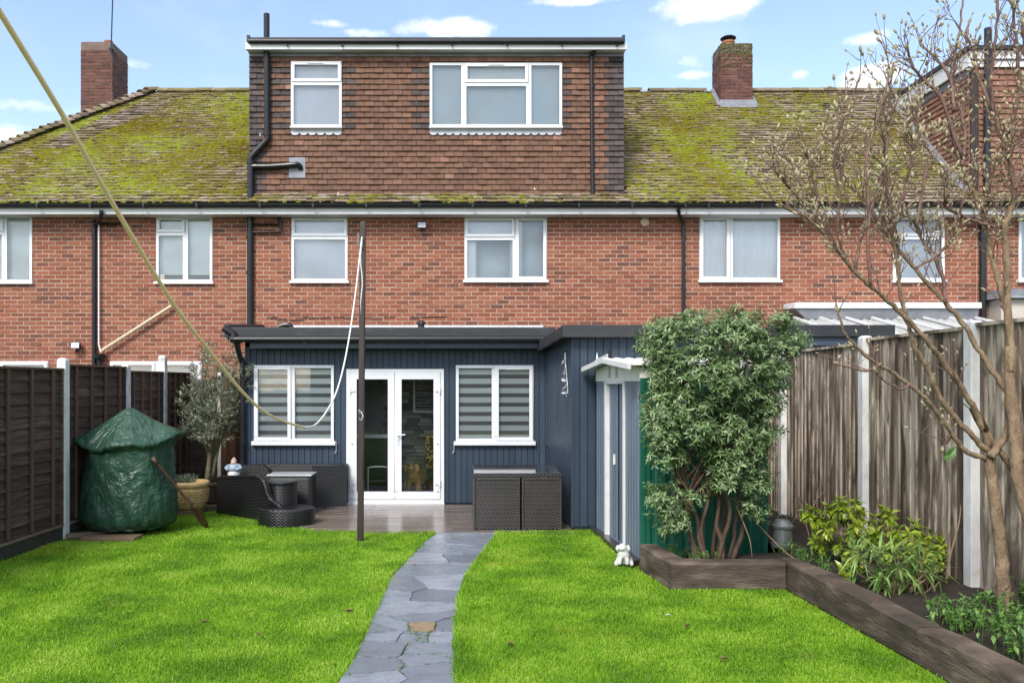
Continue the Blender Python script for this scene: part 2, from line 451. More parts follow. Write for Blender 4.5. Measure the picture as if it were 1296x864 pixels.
M['rattan'] = m_weave('black_rattan', (.003, .003, .0035), (.026, .026, .029), .36, 120, 150)
M['wicker'] = m_weave('dark_brown_wicker', (.003, .0022, .002), (.062, .048, .044), .38, 130, 185)
M['tableglass'] = surf('dark_table_glass', [(0, (.03, .035, .04)), (1, (.05, .055, .06))], 3, rough=.06, rvar=.03, bump=0, spec=.8)
M['palest'] = surf('pale_table_top', [(0, (.45, .46, .47)), (1, (.58, .59, .60))], 4, rough=.12, rvar=.05, bump=0)
M['rust'] = surf('rusty_brown_iron', [(0, (.045, .022, .015)), (.6, (.10, .048, .030)), (1, (.17, .085, .055))], 18, rough=.55, bump=.4, metal=.2)
M['plankwood'] = surf('old_plank', [(0, (.10, .065, .04)), (1, (.26, .17, .105))], (5, 40, 10), rough=.7, bump=.4)
M['pot'] = surf('yellow_glazed_pot', [(0, (.36, .23, .085)), (.6, (.52, .37, .16)), (1, (.62, .48, .25))], 9, rough=.4, bump=.2)
M['soil'] = surf('soil', [(0, (.014, .010, .007)), (.6, (.035, .024, .016)), (1, (.075, .055, .038))], 14, rough=.95, bump=1, bscale=50, bdist=.02)
M['sleeper'] = surf('railway_sleeper', [(0, (.022, .015, .011)), (.5, (.078, .056, .041)), (1, (.22, .165, .12))], (3.2, 3.2, 11), rndw=.2, rough=.8, bump=.8, bscale=(11, 11, 60), bdist=.015, detail=9)
M['galv'] = surf('galvanised_steel', [(0, (.16, .18, .17)), (1, (.36, .38, .37))], 20, rough=.45, metal=.6)
M['chimney'] = m_hung('chimney_brick', (.075, .032, .026), (.120, .048, .035), (.17, .075, .055))
M['chmortar'] = surf('sooty_mortar', [(0, (.09, .06, .05)), (1, (.22, .155, .125))], 8, rough=.95, bump=.4)
M['stone_white'] = surf('white_painted_stone', [(0, (.42, .42, .40)), (1, (.72, .72, .70))], 22, rough=.7, bump=.4)
M['metalwhite'] = surf('pale_metal', [(0, (.45, .46, .47)), (1, (.75, .76, .78))], 15, rough=.35, metal=.4)
M['terracotta'] = surf('terracotta', [(0, (.27, .10, .05)), (1, (.40, .17, .09))], 12, rough=.8, bump=.3)
# ---------------------------------------------------------------- terrace: dimensions
DM = 14.79                      # brick face of the main wall
EY, EZ = 14.40, 5.02            # eaves
RY, RZ = 17.60, 8.07            # ridge
SL = math.hypot(RY - EY, RZ - EZ); SA = math.atan2(RZ - EZ, RY - EY)
U = Vector((0, math.cos(SA), math.sin(SA))); N = Vector((0, -math.sin(SA), math.cos(SA)))
def roof_pt(x, s, h=0): return Vector((x, EY, EZ)) + U * s + N * h
HX = {'left': (-10.6, fx(312, DM)), 'mid': (fx(312, DM), fx(863, DM)), 'right': (fx(863, DM), fx(1236, DM)), 'far': (fx(1236, DM), 13.6)}
Bend = 8.0                      # houses are this deep

H = {}
H['left'] = thing('terraced_house', 'red brick end house with a hipped mossy roof and a tall chimney', 'house', (-7.3, DM, 0))
H['mid'] = thing('terraced_house', 'red brick house with a wide brown tile-hung dormer above two bedroom windows', 'house', (-.1, DM, 0))
H['right'] = thing('terraced_house', 'red brick house whose mossy roof carries a short lichen-spotted chimney with a cowl', 'house', (6.4, DM, 0))
H['far'] = thing('terraced_house', 'red brick house behind the bare tree, its dormer edged in deep white fascia', 'house', (11, DM, 0))

# window openings in the main wall, (px0, px1, py0, py1)
OPEN = {
 'left': [(-32, 41, 272, 357), (198, 269, 274, 357), (-60, 62, 457, 640), (140, 256, 457, 640)],
 'mid': [(369, 440, 275, 356), (588, 692, 275, 355)],
 'right': [(885, 987, 274, 355), (1130, 1195, 274, 355)],
 'far': [(1289, 1345, 274, 355)],
}
def hole(o, d): return (fx(o[0], d), fx(o[1], d), fz(o[3], d), fz(o[2], d))

def wall_cells(mb, x0, x1, z0, z1, holes, y, depth=.1):
    xs = sorted({x0, x1} | {min(max(h[i], x0), x1) for h in holes for i in (0, 1)})
    zs = sorted({z0, z1} | {min(max(h[i], z0), z1) for h in holes for i in (2, 3)})
    for a, b in zip(xs, xs[1:]):
        for c, d in zip(zs, zs[1:]):
            mx, mz = (a + b) / 2, (c + d) / 2
            if any(h[0] < mx < h[1] and h[2] < mz < h[3] for h in holes): continue
            mb.quad((a, y, c), (b, y, c), (b, y, d), (a, y, d))
            mb.quad((a, y + depth, c), (a, y + depth, d), (b, y + depth, d), (b, y + depth, c))
    for h in holes:
        a, b, c, d = max(h[0], x0), min(h[1], x1), max(h[2], z0), min(h[3], z1)
        mb.quad((a, y, c), (a, y, d), (a, y+depth, d), (a, y+depth, c)); mb.quad((b, y, c), (b, y+depth, c), (b, y+depth, d), (b, y, d))
        mb.quad((a, y, c), (a, y+depth, c), (b, y+depth, c), (b, y, c)); mb.quad((a, y, d), (b, y, d), (b, y+depth, d), (a, y+depth, d))

def row_cells(x0, x1, w, off, holes, gap, zc):
    segs = [(x0, x1)]
    for h in holes:
        if h[2] < zc < h[3]:
            ns = []
            for a, b in segs:
                if h[1] <= a or h[0] >= b: ns.append((a, b)); continue
                if h[0] > a: ns.append((a, h[0]))
                if h[1] < b: ns.append((h[1], b))
            segs = ns
    o = []
    for a, b in segs:
        k = math.floor((a - off) / w)
        cuts = [a]
        while True:
            k += 1; c = off + k * w
            if c >= b: break
            if c > a: cuts.append(c)
        cuts.append(b)
        if len(cuts) > 2 and cuts[1] - cuts[0] < w * .22: cuts.pop(1)
        if len(cuts) > 2 and cuts[-1] - cuts[-2] < w * .22: cuts.pop(-2)
        n = len(cuts) - 1
        for i in range(n): o.append((cuts[i] + gap/2, cuts[i+1] - gap/2, i, n))
    return o

# one brick, front face towards -y, unit wide
def brick_mesh():
    mb = MB()
    y = .008; b = .004
    mb.add([(-.5, y, -.0325), (.5, y, -.0325), (.5, y, .0325), (-.5, y, .0325),
            (-.483, 0, -.0285), (.483, 0, -.0285), (.483, 0, .0285), (-.483, 0, .0285)],
           [(4,5,6,7), (0,1,5,4), (1,2,6,5), (2,3,7,6), (3,0,4,7)])
    return mb
BRICK = brick_mesh(); BRICK_ME = BRICK.mesh('brick', M['brick'])
def add_stuff(mb, src, Mx, rv):
    mb.rv = rv; mb.T = Mx
    b = len(mb.v)
    mb.v.extend([tuple(Mx @ Vector(p)) for p in src.v])
    for f, mi in zip(src.f, src.m):
        mb.f.append(tuple(i + b for i in f)); mb.m.append(mi); mb.r.append(rv)
    mb.T = None
def brick_wall(house, x0, x1, z0, z1, holes, y, prefer):
    cand = []
    row = 0; z = z0
    while z < z1 - .05:
        off = -20 + (.1125 if row % 2 else 0)
        for a, b, i, n in row_cells(x0, x1, .225, off, holes, .011, z + .037):
            if b - a < .03: continue
            Mx = Matrix.Translation(((a+b)/2, y - .006 + random.uniform(-.0025, .0025), z + .037 + random.uniform(-.002, .002))) \
                @ Matrix.Rotation(random.gauss(0, .006), 4, 'Y') @ Matrix.Diagonal((b - a, 1, random.uniform(.95, 1.03), 1))
            cand.append((prefer((a+b)/2, z), Mx))
        z += .075; row += 1
    cand.sort(key=lambda q: q[0])
    wall = MB()
    wall_cells(wall, x0, x1, 0, z1 + .1, holes, y)
    # return walls, so that the house is a closed block
    wall.quad((x0 + .002, y + .1, 0), (x0 + .002, y + Bend, 0), (x0 + .002, y + Bend, z1), (x0 + .002, y + .1, z1))
    wall.quad((x1 - .002, y + .1, 0), (x1 - .002, y + .1, z1), (x1 - .002, y + Bend, z1), (x1 - .002, y + Bend, 0))
    wall.quad((x0, y + Bend, 0), (x1, y + Bend, 0), (x1, y + Bend, z1), (x0, y + Bend, z1))
    w = wall.build('wall', M['mortar'], house)
    for p, Mx in cand[:300]: inst('brick', BRICK_ME, w, Mx)
    mb = MB()
    for p, Mx in cand[300:]: add_stuff(mb, BRICK, Mx, random.random())
    if mb.v: kind(mb.build('brickwork', M['brick'], w), 'stuff')
    return w

for k, z0 in (('left', 1.35), ('mid', 2.40), ('right', 1.65), ('far', 1.65)):
    hs = [hole(o, DM) for o in OPEN[k]]
    x0, x1 = HX[k]
    vis = lambda x, z: (abs(x - 0.6) * .2 if -8.6 < x < 9.9 else 99) - z
    brick_wall(H[k], x0, x1, z0, 4.86, hs, DM, vis)

# ---------------------------------------------------------------- windows
def window(parent, box, d, lights, front=0.012, back=None, sill=.04, mats=None, name='window', vents=(), sillw=.03, bw=.045):
    """box and lights in photo pixels at depth d: lights = (px0, px1, py0, py1, 'sash' or 'fixed', backing)"""
    x0, x1, z0, z1 = hole(box, d)
    y = d - front
    f = MB()
    f.ring(x0, x1, z0, z1, .03, y, y + .09)
    for L in lights:
        a, b, c, e = hole(L, d)
        if L[4] == 'fixed': f.ring(a + .001, b - .001, c + .001, e - .001, bw, y - .004, y + .07)
        else: f.ring(a + .001, b - .001, c + .001, e - .001, .02, y - .003, y + .07)
    w = f.build(name, M['upvc'], parent, bevel=.004)
    for L in lights:
        a, b, c, e = hole(L, d)
        g = .03
        if L[4] == 'sash':
            s = MB(); s.ring(a + .014, b - .014, c + .014, e - .014, .052, y - .020, y + .05)
            s.build('sash', M['upvc'], w, bevel=.006)
            g = .05
        p = MB(); p.quad((a+g, y + .02, c+g), (b-g, y + .02, c+g), (b-g, y + .02, e-g), (a+g, y + .02, e-g))
        p.build('pane', M['glass'], w)
        kd = L[5]
        yb = y + .10
        bm_ = MB()
        if kd == 'net':
            n = 40; vs = []; fs = []
            for i in range(n + 1):
                xx = a + (b - a) * i / n; yy = yb + .012 * math.sin(i * 1.9) + .006 * math.sin(i * 4.3 + 1)
                vs += [(xx, yy, c + .03), (xx, yy, e)]
            for i in range(n): fs.append((2*i, 2*i+2, 2*i+3, 2*i+1))
            bm_.add(vs, fs); bm_.build('net_curtain', M['net'], w, smooth=True)
        elif kd == 'zebra':
            zz = e; k = 0
            while zz > c:
                h_ = .085 if k % 2 else .062
                bm_.mi = k % 2
                lo = max(zz - h_, c)
                bm_.quad((a, yb - .02 + (.004 if k % 2 else 0), lo), (b, yb - .02 + (.004 if k % 2 else 0), lo), (b, yb - .02 + (.004 if k % 2 else 0), zz), (a, yb - .02 + (.004 if k % 2 else 0), zz))
                zz = lo; k += 1
            bm_.build('blind', [M['zebra2'], M['zebra1']], w)
        elif kd == 'curtains':
            for q0, q1 in ((a, a + (b-a)*.24), (b - (b-a)*.10, b)):
                n = 12; vs = []; fs = []
                for i in range(n + 1):
                    xx = q0 + (q1 - q0) * i / n; yy = yb + .02 * math.sin(i * 1.7)
                    vs += [(xx, yy, c), (xx, yy, e)]
                for i in range(n): fs.append((2*i, 2*i+2, 2*i+3, 2*i+1))
                bm_.add(vs, fs)
            bm_.build('curtain', M['net'], w, smooth=True)
            q = MB(); q.quad((a, yb + .25, c), (b, yb + .25, c), (b, yb + .25, e), (a, yb + .25, e)); q.build('reflection_sheet', M['blind_and_reflection'], w)  # no blind: dark room with the sky reflection put into its colour
        else:
            bot = c
            if kd == 'blindgap': bot = c + .14; kd = 'blind'
            bm_.quad((a, yb, bot), (b, yb, bot), (b, yb, e), (a, yb, e))
            bm_.build('blind' if kd != 'frost' else 'obscured_sheet', M[kd], w)
            if bot > c:
                q = MB(); q.quad((a, yb + .3, c), (b, yb + .3, c), (b, yb + .3, e), (a, yb + .3, e)); q.build('room_backing', M['dark'], w)
    if sill:
        s = MB(); s.box(x0 - sillw, x1 + sillw, y - .055, y + .02, z0 - sill, z0 + .002)
        s.build('sill', M['upvc'], w, bevel=.006)
    for px, py, wpx in vents:
        s = MB(); xx = fx(px, d); zz = fz(py, d); s.box(xx - wpx*d/F/2, xx + wpx*d/F/2, y - .032, y - .0205, zz - .009, zz + .009)
        s.build('trickle_vent', M['whitepaint'], w, bevel=.004)
    return w

window(H['left'], (-32, 41, 272, 357), DM, [(-32, 6, 272, 294, 'sash', 'blind'), (-32, 6, 294, 357, 'fixed', 'blind'), (6, 41, 272, 357, 'fixed', 'blind')])
window(H['left'], (198, 269, 274, 357), DM, [(198, 235, 274, 295, 'sash', 'blind'), (198, 235, 295, 357, 'fixed', 'blindgap'), (235, 269, 274, 357, 'fixed', 'blindgap')])
window(H['mid'], (369, 440, 275, 356), DM, [(369, 440, 275, 300, 'sash', 'frost'), (369, 440, 300, 356, 'fixed', 'frost')], vents=((404, 278, 26),))
window(H['mid'], (588, 692, 275, 355), DM, [(588, 652, 275, 301, 'sash', 'frost'), (588, 652, 301, 355, 'fixed', 'curtains'), (652, 692, 275, 355, 'sash', 'curtains')])
window(H['right'], (885, 987, 274, 355), DM, [(885, 924, 274, 355, 'sash', 'net'), (924, 987, 274, 355, 'fixed', 'net')])
window(H['right'], (1130, 1195, 274, 355), DM, [(1130, 1195, 274, 300, 'sash', 'frost'), (1130, 1195, 300, 355, 'fixed', 'frost')])
window(H['far'], (1289, 1345, 274, 355), DM, [(1289, 1345, 274, 355, 'fixed', 'frost')])
for b in ((-60, 62, 457, 640), (140, 256, 457, 640)):
    m_ = (b[0] + b[1]) / 2
    window(H['left'], b, DM, [(b[0], m_, b[2], b[3], 'sash', 'frost'), (m_, b[1], b[2], b[3], 'sash', 'frost')], sill=0, front=.03, name='patio_window')

# ---------------------------------------------------------------- roofs
def tile_src(w, h, t, tilt, mat):
    """a tile lying on the plane z=0 of its own frame: x across, y up the slope, butt (lower) edge raised"""
    mb = MB(); a = tilt
    x = w / 2
    mb.add([(-x, 0, a - t), (x, 0, a - t), (x, h, .002), (-x, h, .002), (-x, .002, a), (x, .002, a), (x, h, .008), (-x, h, .008)],
           [(4,5,6,7), (0,1,5,4), (1,2,6,5), (3,0,4,7)])
    return mb
RT = tile_src(1, .15, .017, .046, None); RT_ME = RT.mesh('tile', M['rooftile'])
FR = Matrix(((1, 0, 0, 0), (0, U.y, N.y, 0), (0, U.z, N.z, 0), (0, 0, 0, 1)))

def mossy(x, s):
    v = mnoise.noise(Vector((x * .55, s * .6, 3.3))) * .7 + mnoise.noise(Vector((x * 1.7, s * 1.5, 9.1))) * .45 + mnoise.noise(Vector((x * 5, s * 3.2, 1.1))) * .35
    return v
def roof(house, x0, x1, smax, keep, mossf, nmoss, prefer=None, seed=1):
    random.seed(seed)
    deckm = MB()
    base = deckm
    nst = 46
    for i in range(nst):                                # underlay, cut to the roof's outline in strips
        s0, s1 = SL * i / nst, SL * (i+1) / nst
        if s0 >= smax: break
        xs = np.linspace(x0, x1, 120)
        ok = [keep(float(x), (s0+s1)/2) for x in xs]
        st = None
        for j in range(len(xs) + 1):
            o = j < len(xs) and ok[j]
            if o and st is None: st = xs[j]
            if not o and st is not None:
                e = xs[j-1]
                deckm.quad(roof_pt(st, s0, -.004), roof_pt(e, s0, -.004), roof_pt(e, s1, -.004), roof_pt(st, s1, -.004)); st = None
    rf = deckm.build('roof', M['roofdeck'], house)
    cand = []
    g = .1
    for i in range(int(smax / g) + 1):
        s = i * g
        if s > smax - .03: break
        for a, b, _, n in row_cells(x0, x1, .165, -20 + (.0825 if i % 2 else 0), [], .003, 0):
            c = (a + b) / 2
            if not keep(c, s + .05): continue
            sag = .012 * mnoise.noise(Vector((c * .8, s * .9, 5)))
            Mx = Matrix.Translation(roof_pt(c, s - .02 + random.gauss(0, .004), sag + random.uniform(0, .006))) @ FR \
                @ Matrix.Rotation(random.gauss(0, .012), 4, 'Z') @ Matrix.Diagonal((b - a, 1, random.uniform(.85, 1.25), 1))
            cand.append((prefer(c, s) if prefer else s, Mx))
    cand.sort(key=lambda q: q[0])
    for p, Mx in cand[:300]: inst('tile', RT_ME, rf, Mx)
    mb = MB()
    for p, Mx in cand[300:]: add_stuff(mb, RT, Mx, random.random())
    if mb.v: kind(mb.build('tiling', M['rooftile'], rf), 'stuff')
    # moss cushions, thick on the butt edges of the tiles
    mo = MB(); cnt = 0; tries = 0
    while cnt < nmoss and tries < nmoss * 12:
        tries += 1
        x = random.uniform(x0, x1); i = random.randrange(int(smax / g)); s = i * g + random.choice((-.03, -.02, -.01, .0, .02, .05))
        if s < -.02 or not keep(x, s + .05): continue
        m_ = mossf(x, s)
        if random.random() > m_: continue
        cnt += 1
        r = random.uniform(.012, .034) * (.75 + .5 * m_)
        c = roof_pt(x, s, .03)
        mo.rv = random.random()
        rx, ry, rz = r * random.uniform(1, 2.2), r * random.uniform(.6, 1.0), r * random.uniform(.35, .7)
        vs = []
        nn = 6
        ph = random.random() * 6
        for q, zz in ((1.0, -.4), (.72, .55)):
            for k in range(nn):
                a = ph + 2*math.pi*k/nn; jj = random.uniform(.75, 1.2)
                vs.append(c + Vector((rx*q*jj*math.cos(a), 0, 0)) + U * (ry*q*jj*math.sin(a)) + N * (rz*zz))
        vs.append(c + N * rz)
        mo.add(vs, [(k, (k+1)%nn, nn+(k+1)%nn, nn+k) for k in range(nn)] + [(nn+k, nn+(k+1)%nn, 2*nn) for k in range(nn)])
    if mo.v: kind(mo.build('moss', M['moss'], rf, smooth=True), 'stuff')
    return rf

# left: hipped
HIP0 = (-10.62, 0.0); HIP1 = (-6.67, SL)
def hipx(s): return HIP0[0] + (HIP1[0] - HIP0[0]) * s / SL
LX1 = HX['left'][1]
def keep_left(x, s): return hipx(s) < x < LX1 and s < SL
def band(x, s):     # the bare run of tiles under the chimney
    t = (x + 7.0 - (s - 3.2) * .75)
    return abs(t) < .34 + .12 * mnoise.noise(Vector((x*2, s*2, 0))) and s > 1.9
def moss_left(x, s):
    if band(x, s): return .03
    return min(1, max(.12, 1.0 + mossy(x, s) * .9 - (.45 if s < .22 else 0) - (.5 if s > 4.1 else 0)))
rl = roof(H['left'], -10.6, LX1, SL, keep_left, moss_left, 15000, prefer=lambda x, s: s if x > -8.5 else 50 + s, seed=3)
# middle: only a strip shows below the dormer
DX0, DX1, DY = fx(316, 14.6), fx(789, 14.6), 14.60
SD = (DY - EY) / math.cos(SA)
def keep_mid(x, s): return s < SL and not (DX0 < x < DX1 and s > SD)
def moss_mid(x, s): return min(1, max(.05, .55 + mossy(x, s) * .9 + (.25 if x > 2.6 else 0)))
rm = roof(H['mid'], HX['mid'][0] + .002, HX['mid'][1], SL, keep_mid, moss_mid, 2000, prefer=lambda x, s: (0 if x > DX1 - .1 else 30) + s, seed=4)
CHX0, CHX1, CHY = fx(911.5, 17.15), fx(952, 17.15), 17.12
def keep_right(x, s):
    y = EY + s * math.cos(SA)
    return s < SL and not (CHX0 < x < CHX1 and y > CHY)
def moss_right(x, s):
    m_ = .80 + mossy(x, s) * 1.0 - (x - 4) * .05 - (.25 if s < .2 else 0)
    if s > 3.3: m_ -= .25
    if x > 7.2: m_ -= .35
    return min(1, max(.04, m_))
rr = roof(H['right'], HX['right'][0] + .002, HX['right'][1], SL, keep_right, moss_right, 11500, prefer=lambda x, s: s, seed=5)
FX0 = fx(1229, 14.6)
def keep_far(x, s): return s < SL and not (x > FX0 and s > SD)
rfar = roof(H['far'], HX['far'][0] + .002, 13.6, SL, keep_far, moss_right, 300, prefer=lambda x, s: x, seed=6)

# rear slope, so that each house is closed from behind
for k in H:
    x0, x1 = HX[k]
    b = MB()
    if k == 'left':
        b.poly([(-10.6, EY + .02, EZ - .02), (-6.67, RY, RZ - .01), (-10.6, 2*RY - EY, EZ)])
        b.quad((-6.67, RY, RZ - .01), (x1, RY, RZ - .01), (x1, 2*RY - EY, EZ), (-10.6, 2*RY - EY, EZ))
    else: b.quad((x0, RY, RZ - .01), (x1, RY, RZ - .01), (x1, 2*RY - EY, EZ), (x0, 2*RY - EY, EZ))
    b.build('rear_roof_slope', M['rooftile'], H[k])
# ridge and hip tiles
def ridge_src(n=9, w=.13, L=.30):
    mb = MB(); vs = []; fs = []
    for j, x in enumerate((0, L)):
        for rr_ in (1.0, .86):
            for i in range(n):
                a = math.pi * i / (n - 1)
                vs.append((x, w * rr_ * math.cos(a), w * rr_ * math.sin(a) * .75))
    for i in range(n - 1):
        fs.append((i, 2*n + i, 2*n + i + 1, i + 1)); fs.append((i, i+1, n+i+1, n+i)); fs.append((2*n+i, 3*n+i, 3*n+i+1, 2*n+i+1))
    mb.add(vs, fs); return mb
RIDGE = ridge_src(); RIDGE_ME = RIDGE.mesh('ridge_tile', M['rooftile'], smooth=False)
def ridge(rf, x0, x1, skip=None):
    x = x0
    while x < x1 - .1:
        if not (skip and skip[0] - .25 < x < skip[1]):
            inst('ridge_tile', RIDGE_ME, rf, Matrix.Translation((x, RY, RZ - .02 + random.uniform(-.006, .006))) @ Matrix.Rotation(random.gauss(0, .01), 4, 'Z'))
        x += .305
ridge(rl, -6.67, LX1); ridge(rr, HX['right'][0], 9.3, (CHX0, CHX1)); ridge(rm, DX1 + .02, HX['mid'][1] - .1)
hip = MB(); w_, L_ = .17, .26
n = 7; vs = []; fs = []
for j, (x, sc, zz) in enumerate(((0, 1.15, .035), (L_, .75, 0))):
    for rr_ in (1.0, .84):
        for i in range(n):
            a = math.pi * i / (n - 1); vs.append((x, w_ * sc * rr_ * math.cos(a), zz + .10 * sc * rr_ * math.sin(a)))
for i in range(n - 1):
    fs.append((i, 2*n+i, 2*n+i+1, i+1)); fs.append((i, i+1, n+i+1, n+i))
hip.add(vs, fs); HIP_ME = hip.mesh('hip_tile', M['rooftile'])
p0 = roof_pt(hipx(0), 0, 0); p1 = roof_pt(hipx(SL), SL, 0); dv = (p1 - p0); nh = int(dv.length / .155)
dn = dv.normalized(); up_ = Vector((0, 0, 1)); sy = up_.cross(dn).normalized(); uz = dn.cross(sy)
RM = Matrix(((dn.x, sy.x, uz.x, 0), (dn.y, sy.y, uz.y, 0), (dn.z, sy.z, uz.z, 0), (0, 0, 0, 1)))
for i in range(nh):
    inst('hip_tile', HIP_ME, rl, Matrix.Translation(p0 + dn * (i * .155) + uz * random.uniform(-.01, .01)) @ RM)

# ---------------------------------------------------------------- gutters, fascias, soffits
for k in H:
    x0, x1 = HX[k]
    f = MB(); f.box(x0 + .002, x1 - .002, 14.455, 14.475, 4.835, 4.975)
    f.build('fascia', M['whitepaint'], H[k], bevel=.003)
    s = MB(); s.box(x0 + .002, x1 - .002, 14.476, DM - .012, 4.838, 4.85); s.build('soffit', M['whitepaint'], H[k])
    g = MB(); n = 9; vs = []; fs = []
    for x in (x0, x1):
        for i in range(n):
            a = math.pi + math.pi * i / (n - 1); vs.append((x, 14.395 + .056 * math.cos(a), 5.0 + .062 * math.sin(a)))
        for i in range(n):
            a = 2*math.pi - math.pi * i / (n - 1); vs.append((x, 14.395 + .050 * math.cos(a), 5.002 + .056 * math.sin(a)))
    m2 = 2 * n
    for i in range(m2): fs.append((i, (i+1) % m2, m2 + (i+1) % m2, m2 + i))
    g.add(vs, fs)
    x = x0 + .35
    while x < x1:
        g.box(x - .018, x + .018, 14.334, 14.456, 4.934, 4.945); g.box(x - .018, x + .018, 14.330, 14.338, 4.94, 5.006); x += .92
    g.build('gutter', M['black'], H[k])

def pipe(parent, pts, r, name='downpipe', mat='black', collars=(), n=10):
    mb = MB(); mb.tube(pts, r, n)
    for c, dr in collars:
        c = Vector(c); dr = Vector(dr).normalized()
        mb.tube([c - dr * .03, c + dr * .03], r * 1.22, n)
    return mb.build(name, M[mat], parent, smooth=False)
dp = DM - .06
def P(px, py, d=dp): return at(px, py, d)
pipe(H['left'], spline([at(128, 266, 14.40), at(128, 272, 14.42), at(125, 280, 14.6), at(120, 286, dp), at(119, 296, dp), at(119, 470, dp), at(119, 480, dp)], 4), .036,
     collars=[(P(119, 300), (0, 0, 1)), (P(119, 380), (0, 0, 1))])
pipe(H['left'], [P(125, 283), P(125, 436), P(128, 446)], .014, 'waste_pipe', 'upvc')
pipe(H['left'], [P(124, 283), P(152, 283)], .018, 'waste_pipe')
h = MB(); c = P(127, 452); h.lathe([(.04, -.14), (.045, -.06), (.085, .0), (.095, .06)], (c.x, c.y - .03, c.z), 12); h.build('hopper', M['black'], H['left'])
pipe(H['left'], spline([P(129, 445, dp - .02), P(130, 443, dp - .03), P(136, 439, dp - .03), P(172, 416, dp - .03), P(217, 387, dp - .03)], 3), .028, 'waste_pipe', 'creampipe')

# soil stack on the middle house, with its dog-leg past the dormer
ds = DY - .09
pipe(H['mid'], [at(337.5, 18, ds), at(337.5, 52, ds), at(338, 178, ds)], .052, 'soil_pipe', collars=[(at(337.5, 56, ds), (0, 0, 1)), (at(338, 170, ds), (0, 0, 1))], n=14)
pipe(H['mid'], spline([at(338, 172, ds), at(337, 178, ds), at(318.5, 198, ds), at(317, 206, ds), at(317, 214, ds)], 3), .052, 'soil_pipe', n=14, collars=[(at(317, 206, ds), (0, 0, 1))])
pipe(H['mid'], [at(317, 206, ds), at(317, 258, ds - .01)], .055, 'soil_pipe', n=14)
pipe(H['mid'], spline([at(318, 211, ds), at(345, 210.5, ds), at(371, 208.5, ds), at(378, 209, ds + .02), at(381, 214, ds + .06)], 4), .046, 'waste_pipe', n=12, collars=[(at(324, 211, ds), (1, 0, 0))])
b = MB(); b.box(fx(366, DY), fx(387, DY), DY - .035, DY - .02, fz(226, DY), fz(200, DY)); b.build('lead_slate', M['lead'], H['mid'], bevel=.004)
pipe(H['mid'], [P(316.5, 272), P(316.5, 416)], .055, 'soil_pipe', n=14, collars=[(P(316.5, 345), (0, 0, 1)), (P(316.5, 300), (0, 0, 1))])
pipe(H['mid'], [P(317, 284), P(352, 284), P(352, 272)], .02, 'waste_pipe'); pipe(H['mid'], [P(317, 294), P(356, 294), P(356, 290), P(354, 274)], .02, 'waste_pipe')
pipe(H['mid'], spline([at(753, 60, 14.42), at(752, 66, 14.45), at(749, 70, 14.53), at(748.5, 76, 14.54), at(749, 150, 14.54), at(750, 247, 14.54)], 4), .034,
     collars=[(at(749, 110, 14.54), (0, 0, 1)), (at(749.5, 205, 14.54), (0, 0, 1))])
pipe(H['right'], spline([at(859, 264, 14.40), at(859, 268, 14.44), at(862, 276, 14.62), at(865, 283, dp), at(865, 292, dp), at(865, 404, dp), at(865, 412, dp)], 4), .034,
     collars=[(P(865, 296), (0, 0, 1)), (P(865, 365), (0, 0, 1))])
pipe(H['far'], [P(1244, 272), P(1244, 420)], .058, 'soil_pipe', n=14, collars=[(P(1244, 300), (0, 0, 1))])
pipe(H['far'], [at(1250, 36, 14.5), at(1249, 262, 14.5)], .056, 'soil_pipe', n=14, collars=[(at(1250, 70, 14.5), (0, 0, 1))])

# ---------------------------------------------------------------- the tile-hung dormer
HT = tile_src(1, .116, .018, .036, None); HT_ME = {'hung': HT.mesh('tile', M['hung']), 'hungdark': HT.mesh('tile', M['hungdark']), 'hungred': HT.mesh('tile', M['hungred'])}
FV = Matrix(((1, 0, 0, 0), (0, 0, -1, 0), (0, 1, 0, 0), (0, 0, 0, 1)))     # x across, y up, z outwards (-y)
DZ0, DZ1 = fz(248, DY), fz(72, DY)
W5, W6 = (369, 433, 79, 162), (544, 711, 81, 162)
dh = [hole(W5, DY), hole(W6, DY)]
dh_t = [(h[0], h[1], h[2] - .115, h[3] + .005) for h in dh] + [(fx(366.5, DY), fx(386.5, DY), fz(225, DY), fz(201, DY))]
dm = MB()
wall_cells(dm, DX0, DX1, DZ0 - .05, DZ1 + .25, dh, DY)
BY = 2 * RY - EY - .5
for x in (DX0, DX1): dm.quad((x, DY + .1, DZ0 - .1), (x, BY, DZ0 - .1), (x, BY, DZ1 + .25), (x, DY + .1, DZ1 + .25))
dm.quad((DX0, BY, DZ0), (DX1, BY, DZ0), (DX1, BY, DZ1 + .25), (DX0, BY, DZ1 + .25))
dorm = dm.build('dormer', M['hungdark'], H['mid'])
cand = []
row = 0; z = DZ0
GA = (DZ1 - DZ0) / 25
while row < 25:
    off = -20 + (.0825 if row % 2 else 0)
    for a, b, i, nn in row_cells(DX0 - .006, DX1 + .006, .165, off, dh_t, .007, z + .05):
        c = (a + b) / 2
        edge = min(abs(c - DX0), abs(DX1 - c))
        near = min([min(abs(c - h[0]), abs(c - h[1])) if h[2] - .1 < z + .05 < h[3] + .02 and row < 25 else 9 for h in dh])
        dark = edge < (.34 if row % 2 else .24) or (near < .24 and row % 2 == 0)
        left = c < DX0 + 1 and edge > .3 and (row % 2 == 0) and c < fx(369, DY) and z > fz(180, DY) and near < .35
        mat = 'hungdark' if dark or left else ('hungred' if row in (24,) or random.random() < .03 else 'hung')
        Mx = Matrix.Translation((c, DY - .002, z + random.gauss(0, .0015))) @ FV @ Matrix.Rotation(random.gauss(0, .005), 4, 'Z') @ Matrix.Diagonal((b - a, 1, random.uniform(.8, 1.25), 1))
        cand.append((abs(c - .4) + abs(z - DZ0) * .6, mat, Mx))
    z += GA; row += 1
cand.sort(key=lambda q: q[0])
